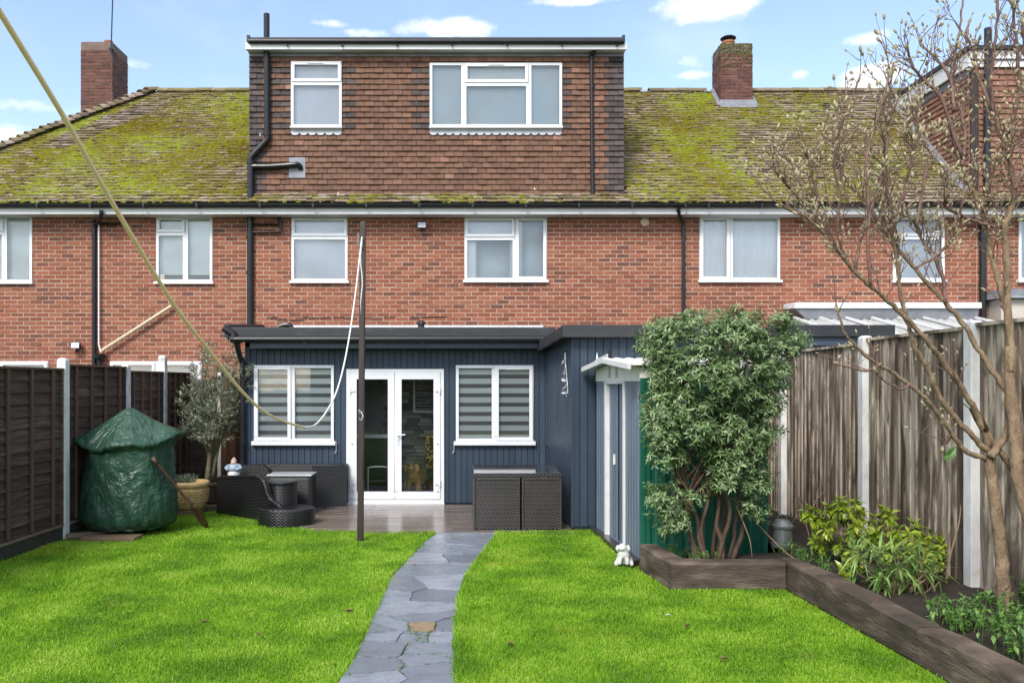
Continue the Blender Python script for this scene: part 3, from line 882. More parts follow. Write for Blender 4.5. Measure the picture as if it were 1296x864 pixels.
for p, mt, Mx in cand[:300]: inst('tile', HT_ME[mt], dorm, Mx)
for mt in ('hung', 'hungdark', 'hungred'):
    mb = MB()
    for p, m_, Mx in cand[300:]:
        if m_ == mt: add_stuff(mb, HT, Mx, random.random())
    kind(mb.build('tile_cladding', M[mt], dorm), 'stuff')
window(H['mid'], W5, DY, [(369, 433, 79, 106, 'sash', 'frost'), (369, 433, 106, 162, 'fixed', 'frost')], front=.05, sill=.03, sillw=.01, vents=((400, 82, 20),))
window(H['mid'], W6, DY, [(544, 587, 81, 162, 'fixed', 'blind_and_reflection'), (587, 669, 81, 107, 'sash', 'blind'), (587, 669, 107, 162, 'fixed', 'blind_and_reflection'), (669, 711, 81, 162, 'fixed', 'blind_and_reflection')],
       front=.05, sill=.03, sillw=.01, vents=((628, 84, 20),))
for h in dh:                                            # scalloped lead apron under each dormer window
    ap = MB(); n_ = int((h[1] - h[0]) / .135); zt = h[2] - .03
    for i in range(n_):
        xa = h[0] + (h[1] - h[0]) * i / n_; xb = h[0] + (h[1] - h[0]) * (i+1) / n_; y_ = DY - .038
        pts = [(xa, y_, zt), (xb, y_, zt), (xb, y_, zt - .06)] + [((xa+xb)/2 + (xb-xa)/2 * math.cos(t), y_ - .004, zt - .06 - .05 * math.sin(t)) for t in (math.pi*.2, math.pi*.4, math.pi*.6, math.pi*.8)] + [(xa, y_, zt - .06)]
        ap.prism([Vector(p) for p in pts][::-1], (0, .006, 0))
    ap.build('lead_apron', M['leadpale'], dorm)
b = MB(); b.box(DX0 - .004, DX1 + .004, DY - .05, DY - .004, DZ1 - .012, DZ1 + .13); b.build('lead_flashing', M['lead'], dorm, bevel=.004)
b = MB(); b.box(DX0 - .02, DX1 + .02, 14.37, 14.41, fz(63.5, 14.4), fz(55, 14.4)); b.build('fascia', M['whitepaint'], dorm, bevel=.004)
b = MB(); b.box(DX0 - .01, DX1 + .01, 14.411, DY - .004, fz(62.5, 14.4), fz(62, 14.4)); b.build('soffit', M['whitepaint'], dorm)
rt = MB(); x0, x1 = fx(312.5, 14.35), fx(791, 14.35)
zt = fz(47.5, 14.35)
rt.box(x0, x1, 14.36, BY + .1, zt - .085, zt - .02)
rt.box(x0, x1, 14.34, 14.40, zt - .06, zt)
for xx in (x0, x1 - .05): rt.box(xx, xx + .05, 14.325, BY, zt - .08, zt + .035)
rt.build('flat_roof', M['felt'], dorm, bevel=.008)
g = MB(); g.tube([(x0 + .04, 14.335, zt - .075), (x1 - .02, 14.335, zt - .085)], .040, 10)
for i in range(7): xx = x0 + .7 + i * .95; g.box(xx - .015, xx + .015, 14.32, 14.369, zt - .15, zt - .13)
g.build('gutter', M['black'], dorm)

# far house: its dormer, seen past the tree, with the white cheek
fz0, fz1 = fz(250, DY), 7.42
fd = MB()
fd.box(FX0, 13.6, DY, BY, fz0 - .1, 7.72)
fdo = fd.build('dormer', M['hungdark'], H['far'])
cand = []
z = fz0; row = 0
while z < fz1 - .05:
    for a, b, i, nn in row_cells(FX0 + .12, 13.6, .165, -20 + (.0825 if row % 2 else 0), [], .004, z):
        Mx = Matrix.Translation(((a+b)/2, DY - .002, z)) @ FV @ Matrix.Diagonal((b - a, 1, random.uniform(.8, 1.2), 1)); cand.append(((a+b)/2, 'hungred', Mx))
    for a, b, i, nn in row_cells(DY + .02, RY, .165, -20 + (.0825 if row % 2 else 0), [], .004, z):
        s_at = (z - EZ) / math.sin(SA); ylim = EY + s_at * math.cos(SA)
        if (a + b) / 2 > ylim + .1: continue
        Mx = Matrix.Translation((FX0 - .002, (a+b)/2, z)) @ Matrix(((0, 0, -1, 0), (-1, 0, 0, 0), (0, 1, 0, 0), (0, 0, 0, 1))) @ Matrix.Diagonal((b - a, 1, random.uniform(.8, 1.2), 1))
        cand.append((FX0 - .5, 'hungred', Mx))
    z += GA; row += 1
cand.sort(key=lambda q: q[0])
for p, mt, Mx in cand[:300]: inst('tile', HT_ME[mt], fdo, Mx)
mb = MB()
for p, m_, Mx in cand[300:]: add_stuff(mb, HT, Mx, random.random())
kind(mb.build('tile_cladding', M['hungred'], fdo), 'stuff')
b = MB()
b.box(FX0 - .10, FX0 - .06, DY - .10, 17.4, 7.43, 7.70); b.box(FX0 - .06, 13.6, DY - .10, DY - .06, 7.56, 7.70)
b.box(FX0 - .06, 13.6, DY - .06, DY - .03, 7.43, 7.53)
b.build('fascia', M['whitepaint'], fdo, bevel=.004)
b = MB(); b.box(FX0 - .06, 13.6, DY - .058, DY - .001, 7.537, 7.552); b.build('soffit', M['whitepaint'], fdo)
b = MB(); b.box(FX0 - .14, 13.7, DY - .16, BY + .1, 7.705, 7.78); b.build('flat_roof', M['felt'], fdo, bevel=.01)
b = MB(); b.box(FX0 - .035, FX0 - .03, DY, 17.3, 7.30, 7.43); 
for i in range(9):
    s0 = SD + i * (3.7 - SD) / 9; s1 = SD + (i+1) * (3.7 - SD) / 9
    b.quad(roof_pt(FX0 - .16, s0, .055), roof_pt(FX0 - .02, s0, .062), roof_pt(FX0 - .02, s1, .062), roof_pt(FX0 - .16, s1, .055))
b.build('lead_flashing', M['lead'], fdo)

# ---------------------------------------------------------------- chimneys
def chimney(house, x0, x1, y0, y1, z0, z1, steps, mossn=0):
    c = MB(); c.box(x0 + .006, x1 - .006, y0 + .006, y1 - .006, z0, z1 - .01)
    ch = c.build('chimney', M['chmortar'], house)
    items = []
    z = z0; row = 0
    while z < z1 - .04:
        o = 0
        for zz, oo in steps:
            if z > zz: o = oo
        w = x1 - x0 + 2*o; dpt = y1 - y0 + 2*o
        for (ax, L, face) in ((0, w, 'f'), (1, dpt, 'l'), (2, dpt, 'r')):
            for a, b, i, nn in row_cells(0, L, .225, .1125 if (row + ax) % 2 else 0, [], .01, z):
                m_ = (a + b) / 2
                if face == 'f': Mx = Matrix.Translation((x0 - o + m_, y0 - o - .002, z + .037))
                elif face == 'l': Mx = Matrix.Translation((x0 - o - .002, y0 - o + m_, z + .037)) @ Matrix.Rotation(R(-90), 4, 'Z')
                else: Mx = Matrix.Translation((x1 + o + .002, y0 - o + m_, z + .037)) @ Matrix.Rotation(R(90), 4, 'Z')
                Mx = Mx @ Matrix.Translation((0, random.uniform(-.003, .004), 0)) @ Matrix.Rotation(random.gauss(0, .01), 4, 'Y') @ Matrix.Diagonal((b - a, 1, 1, 1))
                items.append((0 if face == 'f' else 1, Mx))
        if o: c2 = None
        z += .075; row += 1
    items.sort(key=lambda q: q[0])
    for _, Mx in items[:300]: inst('brick', CHB_ME, ch, Mx)
    if len(items) > 300:
        mb = MB()
        for _, Mx in items[300:]: add_stuff(mb, BRICK, Mx, random.random())
        kind(mb.build('brickwork', M['chimney'], ch), 'stuff')
    for i, (zz, oo) in enumerate(steps):
        ze = steps[i+1][0] if i + 1 < len(steps) else z1 - .002
        b = MB(); b.box(x0 - oo + .006, x1 + oo - .006, y0 - oo + .006, y1 + oo - .006, zz + .07, ze); b.build('corbel', M['chmortar'], ch)
    return ch
CHB_ME = BRICK.mesh('brick', M['chimney'])
x0, x1 = fx(102, 19), fx(142.5, 19)
cl_ = chimney(H['left'], x0, x1, 19.0, 19.85, 6.6, fz(53, 19), [(fz(67, 19), -.02)])
b = MB(); b.box(x0 + .03, x1 - .03, 19.03, 19.82, fz(53, 19) - .02, fz(53, 19) + .012); b.build('capping', M['chmortar'], cl_, bevel=.01)
b = MB(); b.lathe([(.085, 0), (.085, .10), (.10, .11), (.10, .15), (.07, .15), (.07, .05)], ((x0+x1)/2 + .1, 19.4, fz(53, 19) + .02), 14); b.build('chimney_pot', M['terracotta'], cl_)
ae = MB(); bx = at(141, 62, 18.97)
ae.tube([at(140.5, 70, 18.93), at(141, 50, 18.93), at(143.5, -30, 18.93)], .014, 6); ae.box(bx.x - .05, bx.x + .05, 18.92, 18.99, bx.z - .02, bx.z + .02)
tag(ae.build('aerial_pole', M['black']), 'thin dark aerial mast strapped to the corner of the tall chimney', 'aerial')

c0 = chimney(H['right'], CHX0, CHX1, CHY, CHY + .6, 7.2, fz(57, 17.15), [(fz(72, 17.15), -.012)])
t = NT('chimney_lichen')
lf = t.rng(t.noise(16, 5, .7), .38, .6)
t.bsdf(t.mix(lf, (.07, .06, .03), t.mix(t.noise(30, 3), (.10, .12, .025), (.20, .21, .09))), .95, t.bump(t.noise(60, 4), .7, .008), .1)
M['lichen'] = t.mat
lm = MB()                                               # lichen crust on the upper courses
for i in range(420):
    zt = fz(57, 17.15) - abs(random.gauss(0, .22)); face = random.random()
    if face < .7: c = Vector((random.uniform(CHX0, CHX1), CHY - .012, zt)); a1, a2, nn_ = Vector((1, 0, 0)), Vector((0, 0, 1)), Vector((0, -1, 0))
    else: c = Vector((CHX0 - .012, random.uniform(CHY, CHY + .6), zt)); a1, a2, nn_ = Vector((0, 1, 0)), Vector((0, 0, 1)), Vector((-1, 0, 0))
    r = random.uniform(.006, .020); k = 6; lm.rv = random.random()
    pts = [c + a1 * math.cos(2*math.pi*j/k) * r * random.uniform(.7, 1.4) + a2 * math.sin(2*math.pi*j/k) * r * random.uniform(.6, 1) for j in range(k)]
    lm.add(pts + [c + nn_ * .006], [(j, (j+1) % k, k) for j in range(k)])
kind(lm.build('lichen', M['lichen'], c0), 'stuff')
zt = fz(57, 17.15)
b = MB(); b.box(CHX0 + .01, CHX1 - .01, CHY + .01, CHY + .59, zt - .004, zt + .03); b.build('capping', M['lichen'], c0, bevel=.012)
b = MB(); b.lathe([(.12, 0), (.12, .10), (.135, .11), (.135, .15), (.09, .15), (.09, .06)], (fx(922, 17.4), 17.42, zt + .02), 16); b.build('chimney_pot', M['terracotta'], c0)
b = MB(); cx_, cy_ = fx(922, 17.4), 17.42
for k in range(4):
    a = k * math.pi / 2 + .4; b.tube([(cx_ + .11*math.cos(a), cy_ + .11*math.sin(a), zt + .14), (cx_ + .11*math.cos(a), cy_ + .11*math.sin(a), zt + .24)], .008, 5)
b.lathe([(.16, .23), (.165, .245), (.12, .275), (.03, .29)], (cx_, cy_, zt), 18); b.build('cowl', M['black'], c0)
b = MB()
s0 = (CHY - EY) / math.cos(SA)
b.add([roof_pt(CHX0 - .06, s0 - .17, .05), roof_pt(CHX1 + .06, s0 - .17, .05), roof_pt(CHX1 + .02, s0 + .02, .06), roof_pt(CHX0 - .02, s0 + .02, .06),
       (CHX0 - .02, CHY - .018, roof_pt(0, s0).z + .12), (CHX1 + .02, CHY - .018, roof_pt(0, s0).z + .12)], [(0, 1, 2, 3), (3, 2, 5, 4)])
for x, sgn in ((CHX0, -1), (CHX1, 1)):
    b.quad((x + sgn*.016, CHY - .016, roof_pt(0, s0).z + .0), (x + sgn*.016, CHY + .5, roof_pt(0, s0 + .68).z), (x + sgn*.016, CHY + .5, roof_pt(0, s0 + .68).z + .12), (x + sgn*.016, CHY - .016, roof_pt(0, s0).z + .12))
    b.quad(roof_pt(x + sgn*.09, s0 - .1, .05), roof_pt(x + sgn*.01, s0 - .1, .06), roof_pt(x + sgn*.01, s0 + .66, .06), roof_pt(x + sgn*.09, s0 + .66, .05))
b.build('lead_flashing', M['lead'], c0)

# security lights and small wall fittings
def security_light(px, py, label):
    c = at(px, py, DM - .10)
    r = thing('security_light', label, 'light', (c.x, DM - .012, c.z))
    b = MB(); b.hexa([(c.x-.085, c.y - .04, c.z-.06), (c.x+.085, c.y - .04, c.z-.06), (c.x+.07, c.y+.05, c.z-.05), (c.x-.07, c.y+.05, c.z-.05)],
                     [(c.x-.085, c.y - .02, c.z+.06), (c.x+.085, c.y - .02, c.z+.06), (c.x+.07, c.y+.05, c.z+.05), (c.x-.07, c.y+.05, c.z+.05)])
    b.build('housing', M['black'], r, bevel=.008)
    b = MB(); b.quad((c.x-.068, c.y - .0405, c.z-.045), (c.x+.068, c.y - .0405, c.z-.045), (c.x+.068, c.y - .024, c.z+.045), (c.x-.068, c.y - .024, c.z+.045))
    b.build('lens', M['frost'], r)
    b = MB(); b.tube([(c.x, c.y + .04, c.z - .03), (c.x, c.y + .02, c.z - .10), (c.x, DM - .008, c.z - .09)], .012, 6); b.ball((c.x, c.y + .0, c.z - .11), .022, 8, 6)
    b.build('bracket', M['black'], r)
security_light(534, 285, 'small black security light high on the brick between two bedroom windows')
security_light(96, 437, 'small black security light low on the brick beside a downpipe above the fence')
b = MB(); c = at(816, 281, DM - .02); b.mi = 0
b.T = Matrix.Translation(c) @ Matrix.Rotation(R(90), 4, 'X'); b.lathe([(.075, -.02), (.075, .015), (.055, .02), (.05, .005)], (0, 0, 0), 18); b.T = None
b.build('vent_cap', M['creampipe'], H['mid'])
# old bitumen scar along the brick above the extension roof
t = NT('bitumen_scar'); t.bsdf((.03, .022, .02), .7); M['scar'] = t.mat
b = MB()
px = 338.0
while px < 560:
    w_ = random.uniform(6, 20)
    if random.random() < (.85 if px < 480 else .5):
        y0_ = 402 + random.uniform(-1, 1) + (2.5 if px < 375 and random.random() < .4 else 0)
        pts = [at(px + w_*q, y0_ - random.uniform(.2, .9 if px > 380 else 1.6), DM - .0165) for q in (0, .3, .7, 1)] + [at(px + w_*q, y0_ + random.uniform(.2, .9), DM - .0165) for q in (1, .6, .2, 0)]
        b.prism(pts[::-1], (0, .004, 0))
    px += w_ + random.uniform(-2, 4)
b.build('bitumen_seal', M['scar'], H['mid'])
# ---------------------------------------------------------------- rear extension
DE = 13.03
EX0, EX1 = fx(310, DE), 1.20
ext = thing('rear_extension', 'flat-roofed dark blue boarded extension with white french doors between two windows', 'extension', ((EX0+EX1)/2, DE, 0))
W10, W11, FD = (322, 423, 462, 558), (577, 675, 462, 558), (439, 562, 467, 638)
EZT = 2.47
eh = [hole(W10, DE), hole(W11, DE), (fx(439, DE), fx(562, DE), -.01, fz(467, DE))]
mb = MB(); wall_cells(mb, EX0, EX1, 0, EZT, eh, DE, .12)
for x, q in ((EX0, .001), (EX1, -.001)):
    mb.quad((x, DE, 0), (x, DM - .02, 0), (x, DM - .02, EZT + .2), (x, DE, EZT + .2))
ew = mb.build('wall', M['navy'], ext)
def board_src(mat, groove=.006, t=.016):
    mb = MB()
    mb.add([(-.5, t, 0), (.5, t, 0), (.5, t, 1), (-.5, t, 1), (-.47, 0, 0), (.47, 0, 0), (.47, 0, 1), (-.47, 0, 1)],
           [(4,5,6,7), (0,1,5,4), (1,2,6,5), (2,3,7,6), (3,0,4,7)])
    return mb.mesh('board', mat)
NAVYB = board_src(M['navy'])
def boards_on(parent, x0, x1, z0, z1, holes, pitch, FM, me=None, gap=.005, name='board'):
    n = max(1, round((x1 - x0) / pitch)); p = (x1 - x0) / n
    for i in range(n):
        a = x0 + i * p; b = a + p; m_ = (a + b) / 2
        segs = [(z0, z1)]
        for h in holes:
            if h[0] - p*.3 < m_ < h[1] + p*.3:
                ns = []
                for c, d in segs:
                    if h[3] <= c or h[2] >= d: ns.append((c, d)); continue
                    if h[2] > c: ns.append((c, h[2]))
                    if h[3] < d: ns.append((h[3], d))
                segs = ns
        for c, d in segs:
            if d - c < .03: continue
            inst(name, me or NAVYB, parent, FM @ Matrix.Translation((m_, random.uniform(-.0015, .0015), c)) @ Matrix.Diagonal((p - gap, 1, d - c, 1)))
boards_on(ew, EX0, EX1 - .02, .02, EZT - .005, eh, .095, Matrix.Translation((0, DE - .017, 0)))
window(ext, W10, DE, [(322, 370, 462, 558, 'sash', 'zebra'), (370, 423, 462, 558, 'fixed', 'zebra')], front=.035, vents=((347, 467, 19),), sill=.06)
window(ext, W11, DE, [(577, 626, 462, 558, 'fixed', 'zebra'), (626, 675, 462, 558, 'sash', 'zebra')], front=.035, vents=((651, 467, 19),), sill=.06)
# french doors
dx0, dx1, dz0, dz1 = fx(439, DE), fx(562, DE), .02, fz(467, DE)
f = MB(); f.ring(dx0, dx1, dz0, dz1, .055, DE - .05, DE + .05); fr = f.build('french_door_frame', M['upvc'], ext, bevel=.005)
f = MB(); f.box(dx0 - .01, dx1 + .01, DE - .09, DE + .05, 0.003, .022); f.build('threshold', M['upvc'], fr, bevel=.004)
xm = fx(500, DE)
for a, b, side in ((dx0 + .058, xm - .003, -1), (xm + .003, dx1 - .058, 1)):
    d_ = MB(); w_ = .105
    y0, y1 = DE - .062, DE + .01
    z0, z1 = dz0 + .058, dz1 - .058
    d_.box(a, b, y0, y1, z1 - .10, z1); d_.box(a, b, y0, y1, z0, z0 + .12)
    d_.box(a, a + w_, y0, y1, z0 + .12, z1 - .10); d_.box(b - w_, b, y0, y1, z0 + .12, z1 - .10)
    dr = d_.build('door', M['upvc'], ext, bevel=.007)
    p = MB(); p.quad((a + w_, DE - .03, z0 + .12), (b - w_, DE - .03, z0 + .12), (b - w_, DE - .03, z1 - .10), (a + w_, DE - .03, z1 - .10)); p.build('pane', M['doorglass'], dr)
    hx = a + .005 if side < 0 else b - .005
    for zz in (fz(494, DE), fz(611, DE)):
        h = MB(); h.tube([(hx, DE - .075, zz - .05), (hx, DE - .075, zz + .05)], .013, 8); h.box(hx - (.0 if side < 0 else .075), hx + (.075 if side < 0 else 0), DE - .078, DE - .0625, zz - .018, zz + .018); h.build('hinge', M['upvc'], dr, bevel=.003)
    h = MB(); xx = a + .035 if side < 0 else b - .035
    h.box(xx - .012, xx + .012, DE - .068, DE - .0625, fz(561.5, DE) - .006, fz(561.5, DE) + .006); h.box(xx - .004, xx + .004, DE - .068, DE - .0625, fz(621, DE) - .016, fz(621, DE) + .016); h.build('lock_cap', M['black'], dr)
    if side > 0:
        h = MB(); hx = a + .05; zz = fz(549.5, DE)
        h.box(hx - .016, hx + .016, DE - .072, DE - .0625, zz - .15, zz + .05)
        h.tube(spline([(hx, DE - .07, zz), (hx, DE - .115, zz), (hx + .03, DE - .12, zz), (hx + .115, DE - .115, zz + .002)], 4), .011, 8)
        h.build('handle', M['upvc'], dr, bevel=.003)
        h = MB(); h.box(hx - .004, hx + .004, DE - .0745, DE - .0725, zz - .105, zz - .07); h.build('keyhole', M['black'], dr)
# roof: felt deck, upstand, gutter, fascia, soffit
RX0, RX1 = fx(287, 12.65), 1.30
b = MB()
b.hexa([(RX0, 12.66, 2.56), (RX1, 12.66, 2.56), (RX1, DM - .02, 2.76), (RX0, DM - .02, 2.76)], [(RX0, 12.66, 2.705), (RX1, 12.66, 2.705), (RX1, DM - .02, 2.87), (RX0, DM - .02, 2.87)])
b.box(RX0 - .005, RX1, 12.63, 12.70, 2.60, 2.745); b.hexa([(RX0 - .02, 12.60, 2.585), (RX0 + .05, 12.60, 2.585), (RX0 + .05, DM - .02, 2.7), (RX0 - .02, DM - .02, 2.7)], [(RX0 - .02, 12.60, 2.80), (RX0 + .05, 12.60, 2.77), (RX0 + .05, DM - .02, 2.93), (RX0 - .02, DM - .02, 2.94)])
er = b.build('flat_roof', M['felt'], ext, bevel=.012)
b = MB(); b.hexa([(RX0 + .4, DM - .06, 2.84), (RX1, DM - .06, 2.84), (RX1, DM - .018, 2.87), (RX0 + .4, DM - .018, 2.87)], [(RX0 + .4, DM - .055, 2.88), (RX1, DM - .055, 2.88), (RX1, DM - .018, 2.925), (RX0 + .4, DM - .018, 2.925)]); b.build('flashing', M['metalwhite'], er)
b = MB(); b.tube([(fx(292, 12.6), 12.59, 2.56), (RX1 - .05, 12.59, 2.565)], .05, 12)
for i in range(6): xx = RX0 + .3 + i * .9; b.box(xx - .015, xx + .015, 12.535, 12.66, 2.505, 2.52)
b.build('gutter', M['black'], er)
b = MB(); b.box(RX0 + .33, fx(684, 12.75), 12.72, 12.75, 2.425, 2.57); b.build('fascia', M['navytrim'], er, bevel=.004)
b = MB(); b.box(RX0 + .33, EX1, 12.752, DE - .02, 2.44, 2.465); b.build('soffit', M['navy'], er)
de = DE - .1
pipe(er, spline([(fx(292, 12.6) + .02, 12.59, 2.56), at(296, 424, 12.6), at(290, 419, 12.6), at(283, 415, 12.6)], 4), .055, 'gutter_outlet', n=12)
pipe(ext, spline([at(299, 424, 12.62), at(299, 430, 12.64), at(300, 437, 12.7), at(304, 452, 12.88), at(306.5, 460, de), at(307, 470, de), at(307, 634, de)], 4), .04, collars=[(at(299, 429, 12.64), (0, 0, 1)), (at(307, 470, de), (0, 0, 1)), (at(307, 560, de), (0, 0, 1))])
b = MB(); c = at(533, 413, 14.3); b.lathe([(.06, -.05), (.055, .04), (.085, .045), (.075, .08), (.03, .10)], (c.x, c.y, c.z), 14); b.build('roof_vent', M['black'], er)
b = MB(); b.tube(spline([at(352, 414, 14.3), at(360, 411, 14.3), at(366, 411.5, 14.3), at(369, 415, 14.3)], 4), .045, 8); b.build('roof_pipe', M['black'], er)
# window winder hooks seen hanging beside the sills
for px in (425.5, 574.5):
    b = MB(); b.tube([at(px, 559, DE - .06), at(px, 571, DE - .06), at(px - 2, 573, DE - .07)], .006, 6); b.build('cabin_hook', M['metalwhite'], ext)

# inside, as seen through the doors
inn = M['dark']
b = MB(); b.box(EX0 + .12, EX1 - .1, DE + .125, DM - .12, -.02, .025); kind(b.build('interior_floor', surf('grey_interior_floor', [(0, (.22, .22, .225)), (1, (.32, .32, .325))], 3, rough=.25)), 'structure')
t = NT('dark_stone_cladding'); t.bsdf(t.ramp(t.rnd(), [(0, (.12, .115, .115)), (.6, (.30, .285, .28)), (1, (.55, .52, .51))]), .8, t.bump(t.noise(30, 5), .8, .01)); M['darkstone'] = t.mat
iw = MB(); iw.quad((EX0 + .1, DM - .12, 0), (EX1 - .1, DM - .12, 0), (EX1 - .1, DM - .12, 2.5), (EX0 + .1, DM - .12, 2.5))
iw.quad((EX0 + .1, DE + .12, 2.45), (EX1 - .1, DE + .12, 2.45), (EX1 - .1, DM - .12, 2.45), (EX0 + .1, DM - .12, 2.45))
iwo = kind(iw.build('interior_wall', M['darkstone']), 'structure')
sm = MB(); z = .03
x_a, x_b = fx(495, 14.6), fx(565, 14.6)
while z < 2.2:
    h_ = random.uniform(.045, .085); x = x_a + random.uniform(-.2, 0)
    while x < x_b:
        w_ = random.uniform(.12, .34); sm.rv = random.random(); y_ = DM - .15 - random.uniform(0, .03)
        sm.box(x, x + w_ - .006, y_, DM - .121, z, z + h_ - .006); x += w_
    z += h_
kind(sm.build('stone_cladding', M['darkstone'], iwo), 'stuff')
wi = thing('internal_window', 'small white framed window with slatted blind inside, behind the right french door', 'window', at(540, 524, 14.5))
f = MB(); a_, b_, c_, e_ = fx(523, 14.5), fx(558, 14.5), fz(522, 14.5), fz(478, 14.5)
f.ring(a_, b_, c_, e_, .035, 14.46, 14.56); f.build('frame', M['upvc'], wi)
for i in range(9):
    s = MB(); zz = c_ + .05 + i * (e_ - c_ - .08) / 9; s.hexa([(a_ + .036, 14.49, zz), (b_ - .036, 14.49, zz), (b_ - .036, 14.53, zz + .028), (a_ + .036, 14.53, zz + .028)], [(a_ + .036, 14.49, zz + .004), (b_ - .036, 14.49, zz + .004), (b_ - .036, 14.53, zz + .032), (a_ + .036, 14.53, zz + .032)])
    s.build('blind_slat', M['metalwhite'], wi)
# worktop with two glasses, and tubular chair, behind the left leaf
b = thing('worktop', 'white worktop on a dark cupboard indoors behind the left french door', 'worktop', at(472, 620, 14.2))
m_ = MB(); x0, x1 = fx(452, 14.1), fx(496, 14.1); z_ = fz(549, 14.1); m_.box(x0, x1, 13.95, 14.6, z_ - .06, z_); m_.build('top', M['upvc'], b, bevel=.005)
m_ = MB(); m_.box(x0 + .02, x1 - .02, 14.0, 14.58, .03, z_ - .062); m_.build('cupboard', M['dark'], b)
for i, px in enumerate((477, 486)):
    g = MB(); c = at(px, 549, 14.1); g.lathe([(.03, .001), (.035, .09)], (c.x, 14.1, z_), 10)
    tag(g.build('drinking_glass', M['glass']), 'clear drinking glass on the white worktop indoors, %s' % ('nearer the french door hinge side' if i == 0 else 'nearer the meeting stiles'), 'glass', 'glasses on the worktop')
ch = thing('tubular_chair', 'chair with pale bent tube frame indoors behind the left french door', 'chair', at(480, 620, 13.5))
x0, x1 = fx(466, 13.5), fx(494, 13.5); zt = fz(591, 13.5)
m_ = MB(); m_.tube(spline([(x0, 13.5, .03), (x0, 13.5, zt - .08), (x0 + .03, 13.5, zt), (x1 - .03, 13.5, zt), (x1, 13.5, zt - .08), (x1, 13.5, .03)], 4), .012, 8); m_.build('frame', M['metalwhite'], ch)
m_ = MB(); m_.box(x0 + .02, x1 - .02, 13.52, 13.9, .28, .32); m_.build('seat', M['dark'], ch, bevel=.01)
t = NT('ochre_spotted_fabric'); v = t.n('ShaderNodeTexVoronoi'); v.inputs['Scale'].default_value = 22; t.l(t.pos(), v.inputs['Vector'])
t.bsdf(t.mix(t.rng(v.outputs['Distance'], .38, .5), (.75, .55, .2), (.09, .06, .035)), .9); M['spots'] = t.mat
ac = thing('patterned_chair', 'ochre and brown patterned chair back indoors behind the right french door', 'chair', at(547, 630, 14.1))
m_ = MB(); x0, x1 = fx(538, 14.1), fx(566, 14.1); m_.box(x0, x1, 14.05, 14.17, .45, fz(550, 14.1)); m_.build('backrest', M['spots'], ac, bevel=.05)
m_ = MB(); m_.box(x0, x1, 13.7, 14.05, .3, .45); m_.build('seat', M['dark'], ac, bevel=.03)
m_ = MB(); m_.box(x0 + .03, x0 + .07, 13.72, 13.76, .03, .30); m_.box(x0 + .03, x0 + .07, 14.06, 14.10, .03, .30); m_.build('leg', M['dark'], ac)

# ---------------------------------------------------------------- outbuilding
A = Vector((1.327, 10.80, 0)); B = Vector((1.175, 12.98, 0)); OX1 = 3.36
outb = thing('outbuilding', 'dark blue boarded flat-roofed outbuilding projecting from the extension beside the metal shed', 'outbuilding', (2.6, 11, 0))
zA, zB = 2.52, 2.40
mb = MB()
t_ = .0
mb.quad(A + Vector((.02, .02, 0)), Vector((OX1, 10.82, 0)), Vector((OX1, 10.82, zA + .05)), A + Vector((.02, .02, zA + .05)))
mb.quad(B + Vector((.02, 0, 0)), A + Vector((.02, .02, 0)), A + Vector((.02, .02, zA + .05)), B + Vector((.02, 0, zB + .1)))
mb.quad((OX1, 10.82, 0), (OX1, DM - .02, 0), (OX1, DM - .02, zA + .05), (OX1, 10.82, zA + .05))
ow = mb.build('wall', M['navy'], outb)
boards_on(ow, A.x, OX1, .03, zA - .02, [], .101, Matrix.Translation((0, 10.80, 0)))
e = (A - B); L = e.length; e.normalize(); nrm = Vector((-e.y, e.x, 0))
# frame along B->A; local x along the wall, local y into the wall
yv = Vector((-e.y, e.x, 0))
if yv.x < 0: yv = -yv
FMs = Matrix(((e.x, yv.x, 0, B.x), (e.y, yv.y, 0, B.y), (0, 0, 1, 0), (0, 0, 0, 1)))
boards_on(ow, .02, L - .03, .03, 2.39, [(.12, .40, .95, 1.92)], .101, FMs)
b = MB(); b.T = FMs; b.quad((.12, .004, .95), (.40, .004, .95), (.40, .004, 1.92), (.12, .004, 1.92)); b.build('side_window', M['tableglass'], outb)
b = MB(); b.T = FMs; b.ring(.10, .42, .93, 1.94, .03, -.012, .012); b.build('side_window_frame', M['navytrim'], outb)
b = MB(); b.box(A.x - .012, A.x + .02, A.y - .012, A.y + .02, .02, zA - .01); b.build('corner_trim', M['navy'], outb)
# roof with felt trim
b = MB()
q0, q1, q2, q3 = Vector((1.21, 10.66, 0)), Vector((OX1 + .1, 10.66, 0)), Vector((OX1 + .1, DM - .02, 0)), Vector((1.04, 12.95, 0))
def zt_(v, lo): return Vector((v.x, v.y, (2.63 if v.y < 11 else 2.51 if v.y < 13 else 2.60) - lo))
b.hexa([zt_(q, .10) for q in (q0, q1, q2, q3)], [zt_(q, .01) for q in (q0, q1, q2, q3)])
orf = b.build('flat_roof', M['felt'], outb)
b = MB()
def strip(p, q, inn_, hh=.15, lift=.012):
    o = Vector(inn_)
    b.hexa([zt_(p, hh), zt_(q, hh), zt_(q, hh) + o, zt_(p, hh) + o], [zt_(p, -lift), zt_(q, -lift), zt_(q, -lift) + o, zt_(p, -lift) + o])
strip(q0 + Vector((-.02, -.02, 0)), q1 + Vector((0, -.02, 0)), (0, .05, 0)); strip(q3 + Vector((-.02, 0, 0)), q0 + Vector((-.022, .03, 0)), (.05, 0, 0), hh=.14)
b.build('felt_trim', M['felt'], orf, bevel=.01)

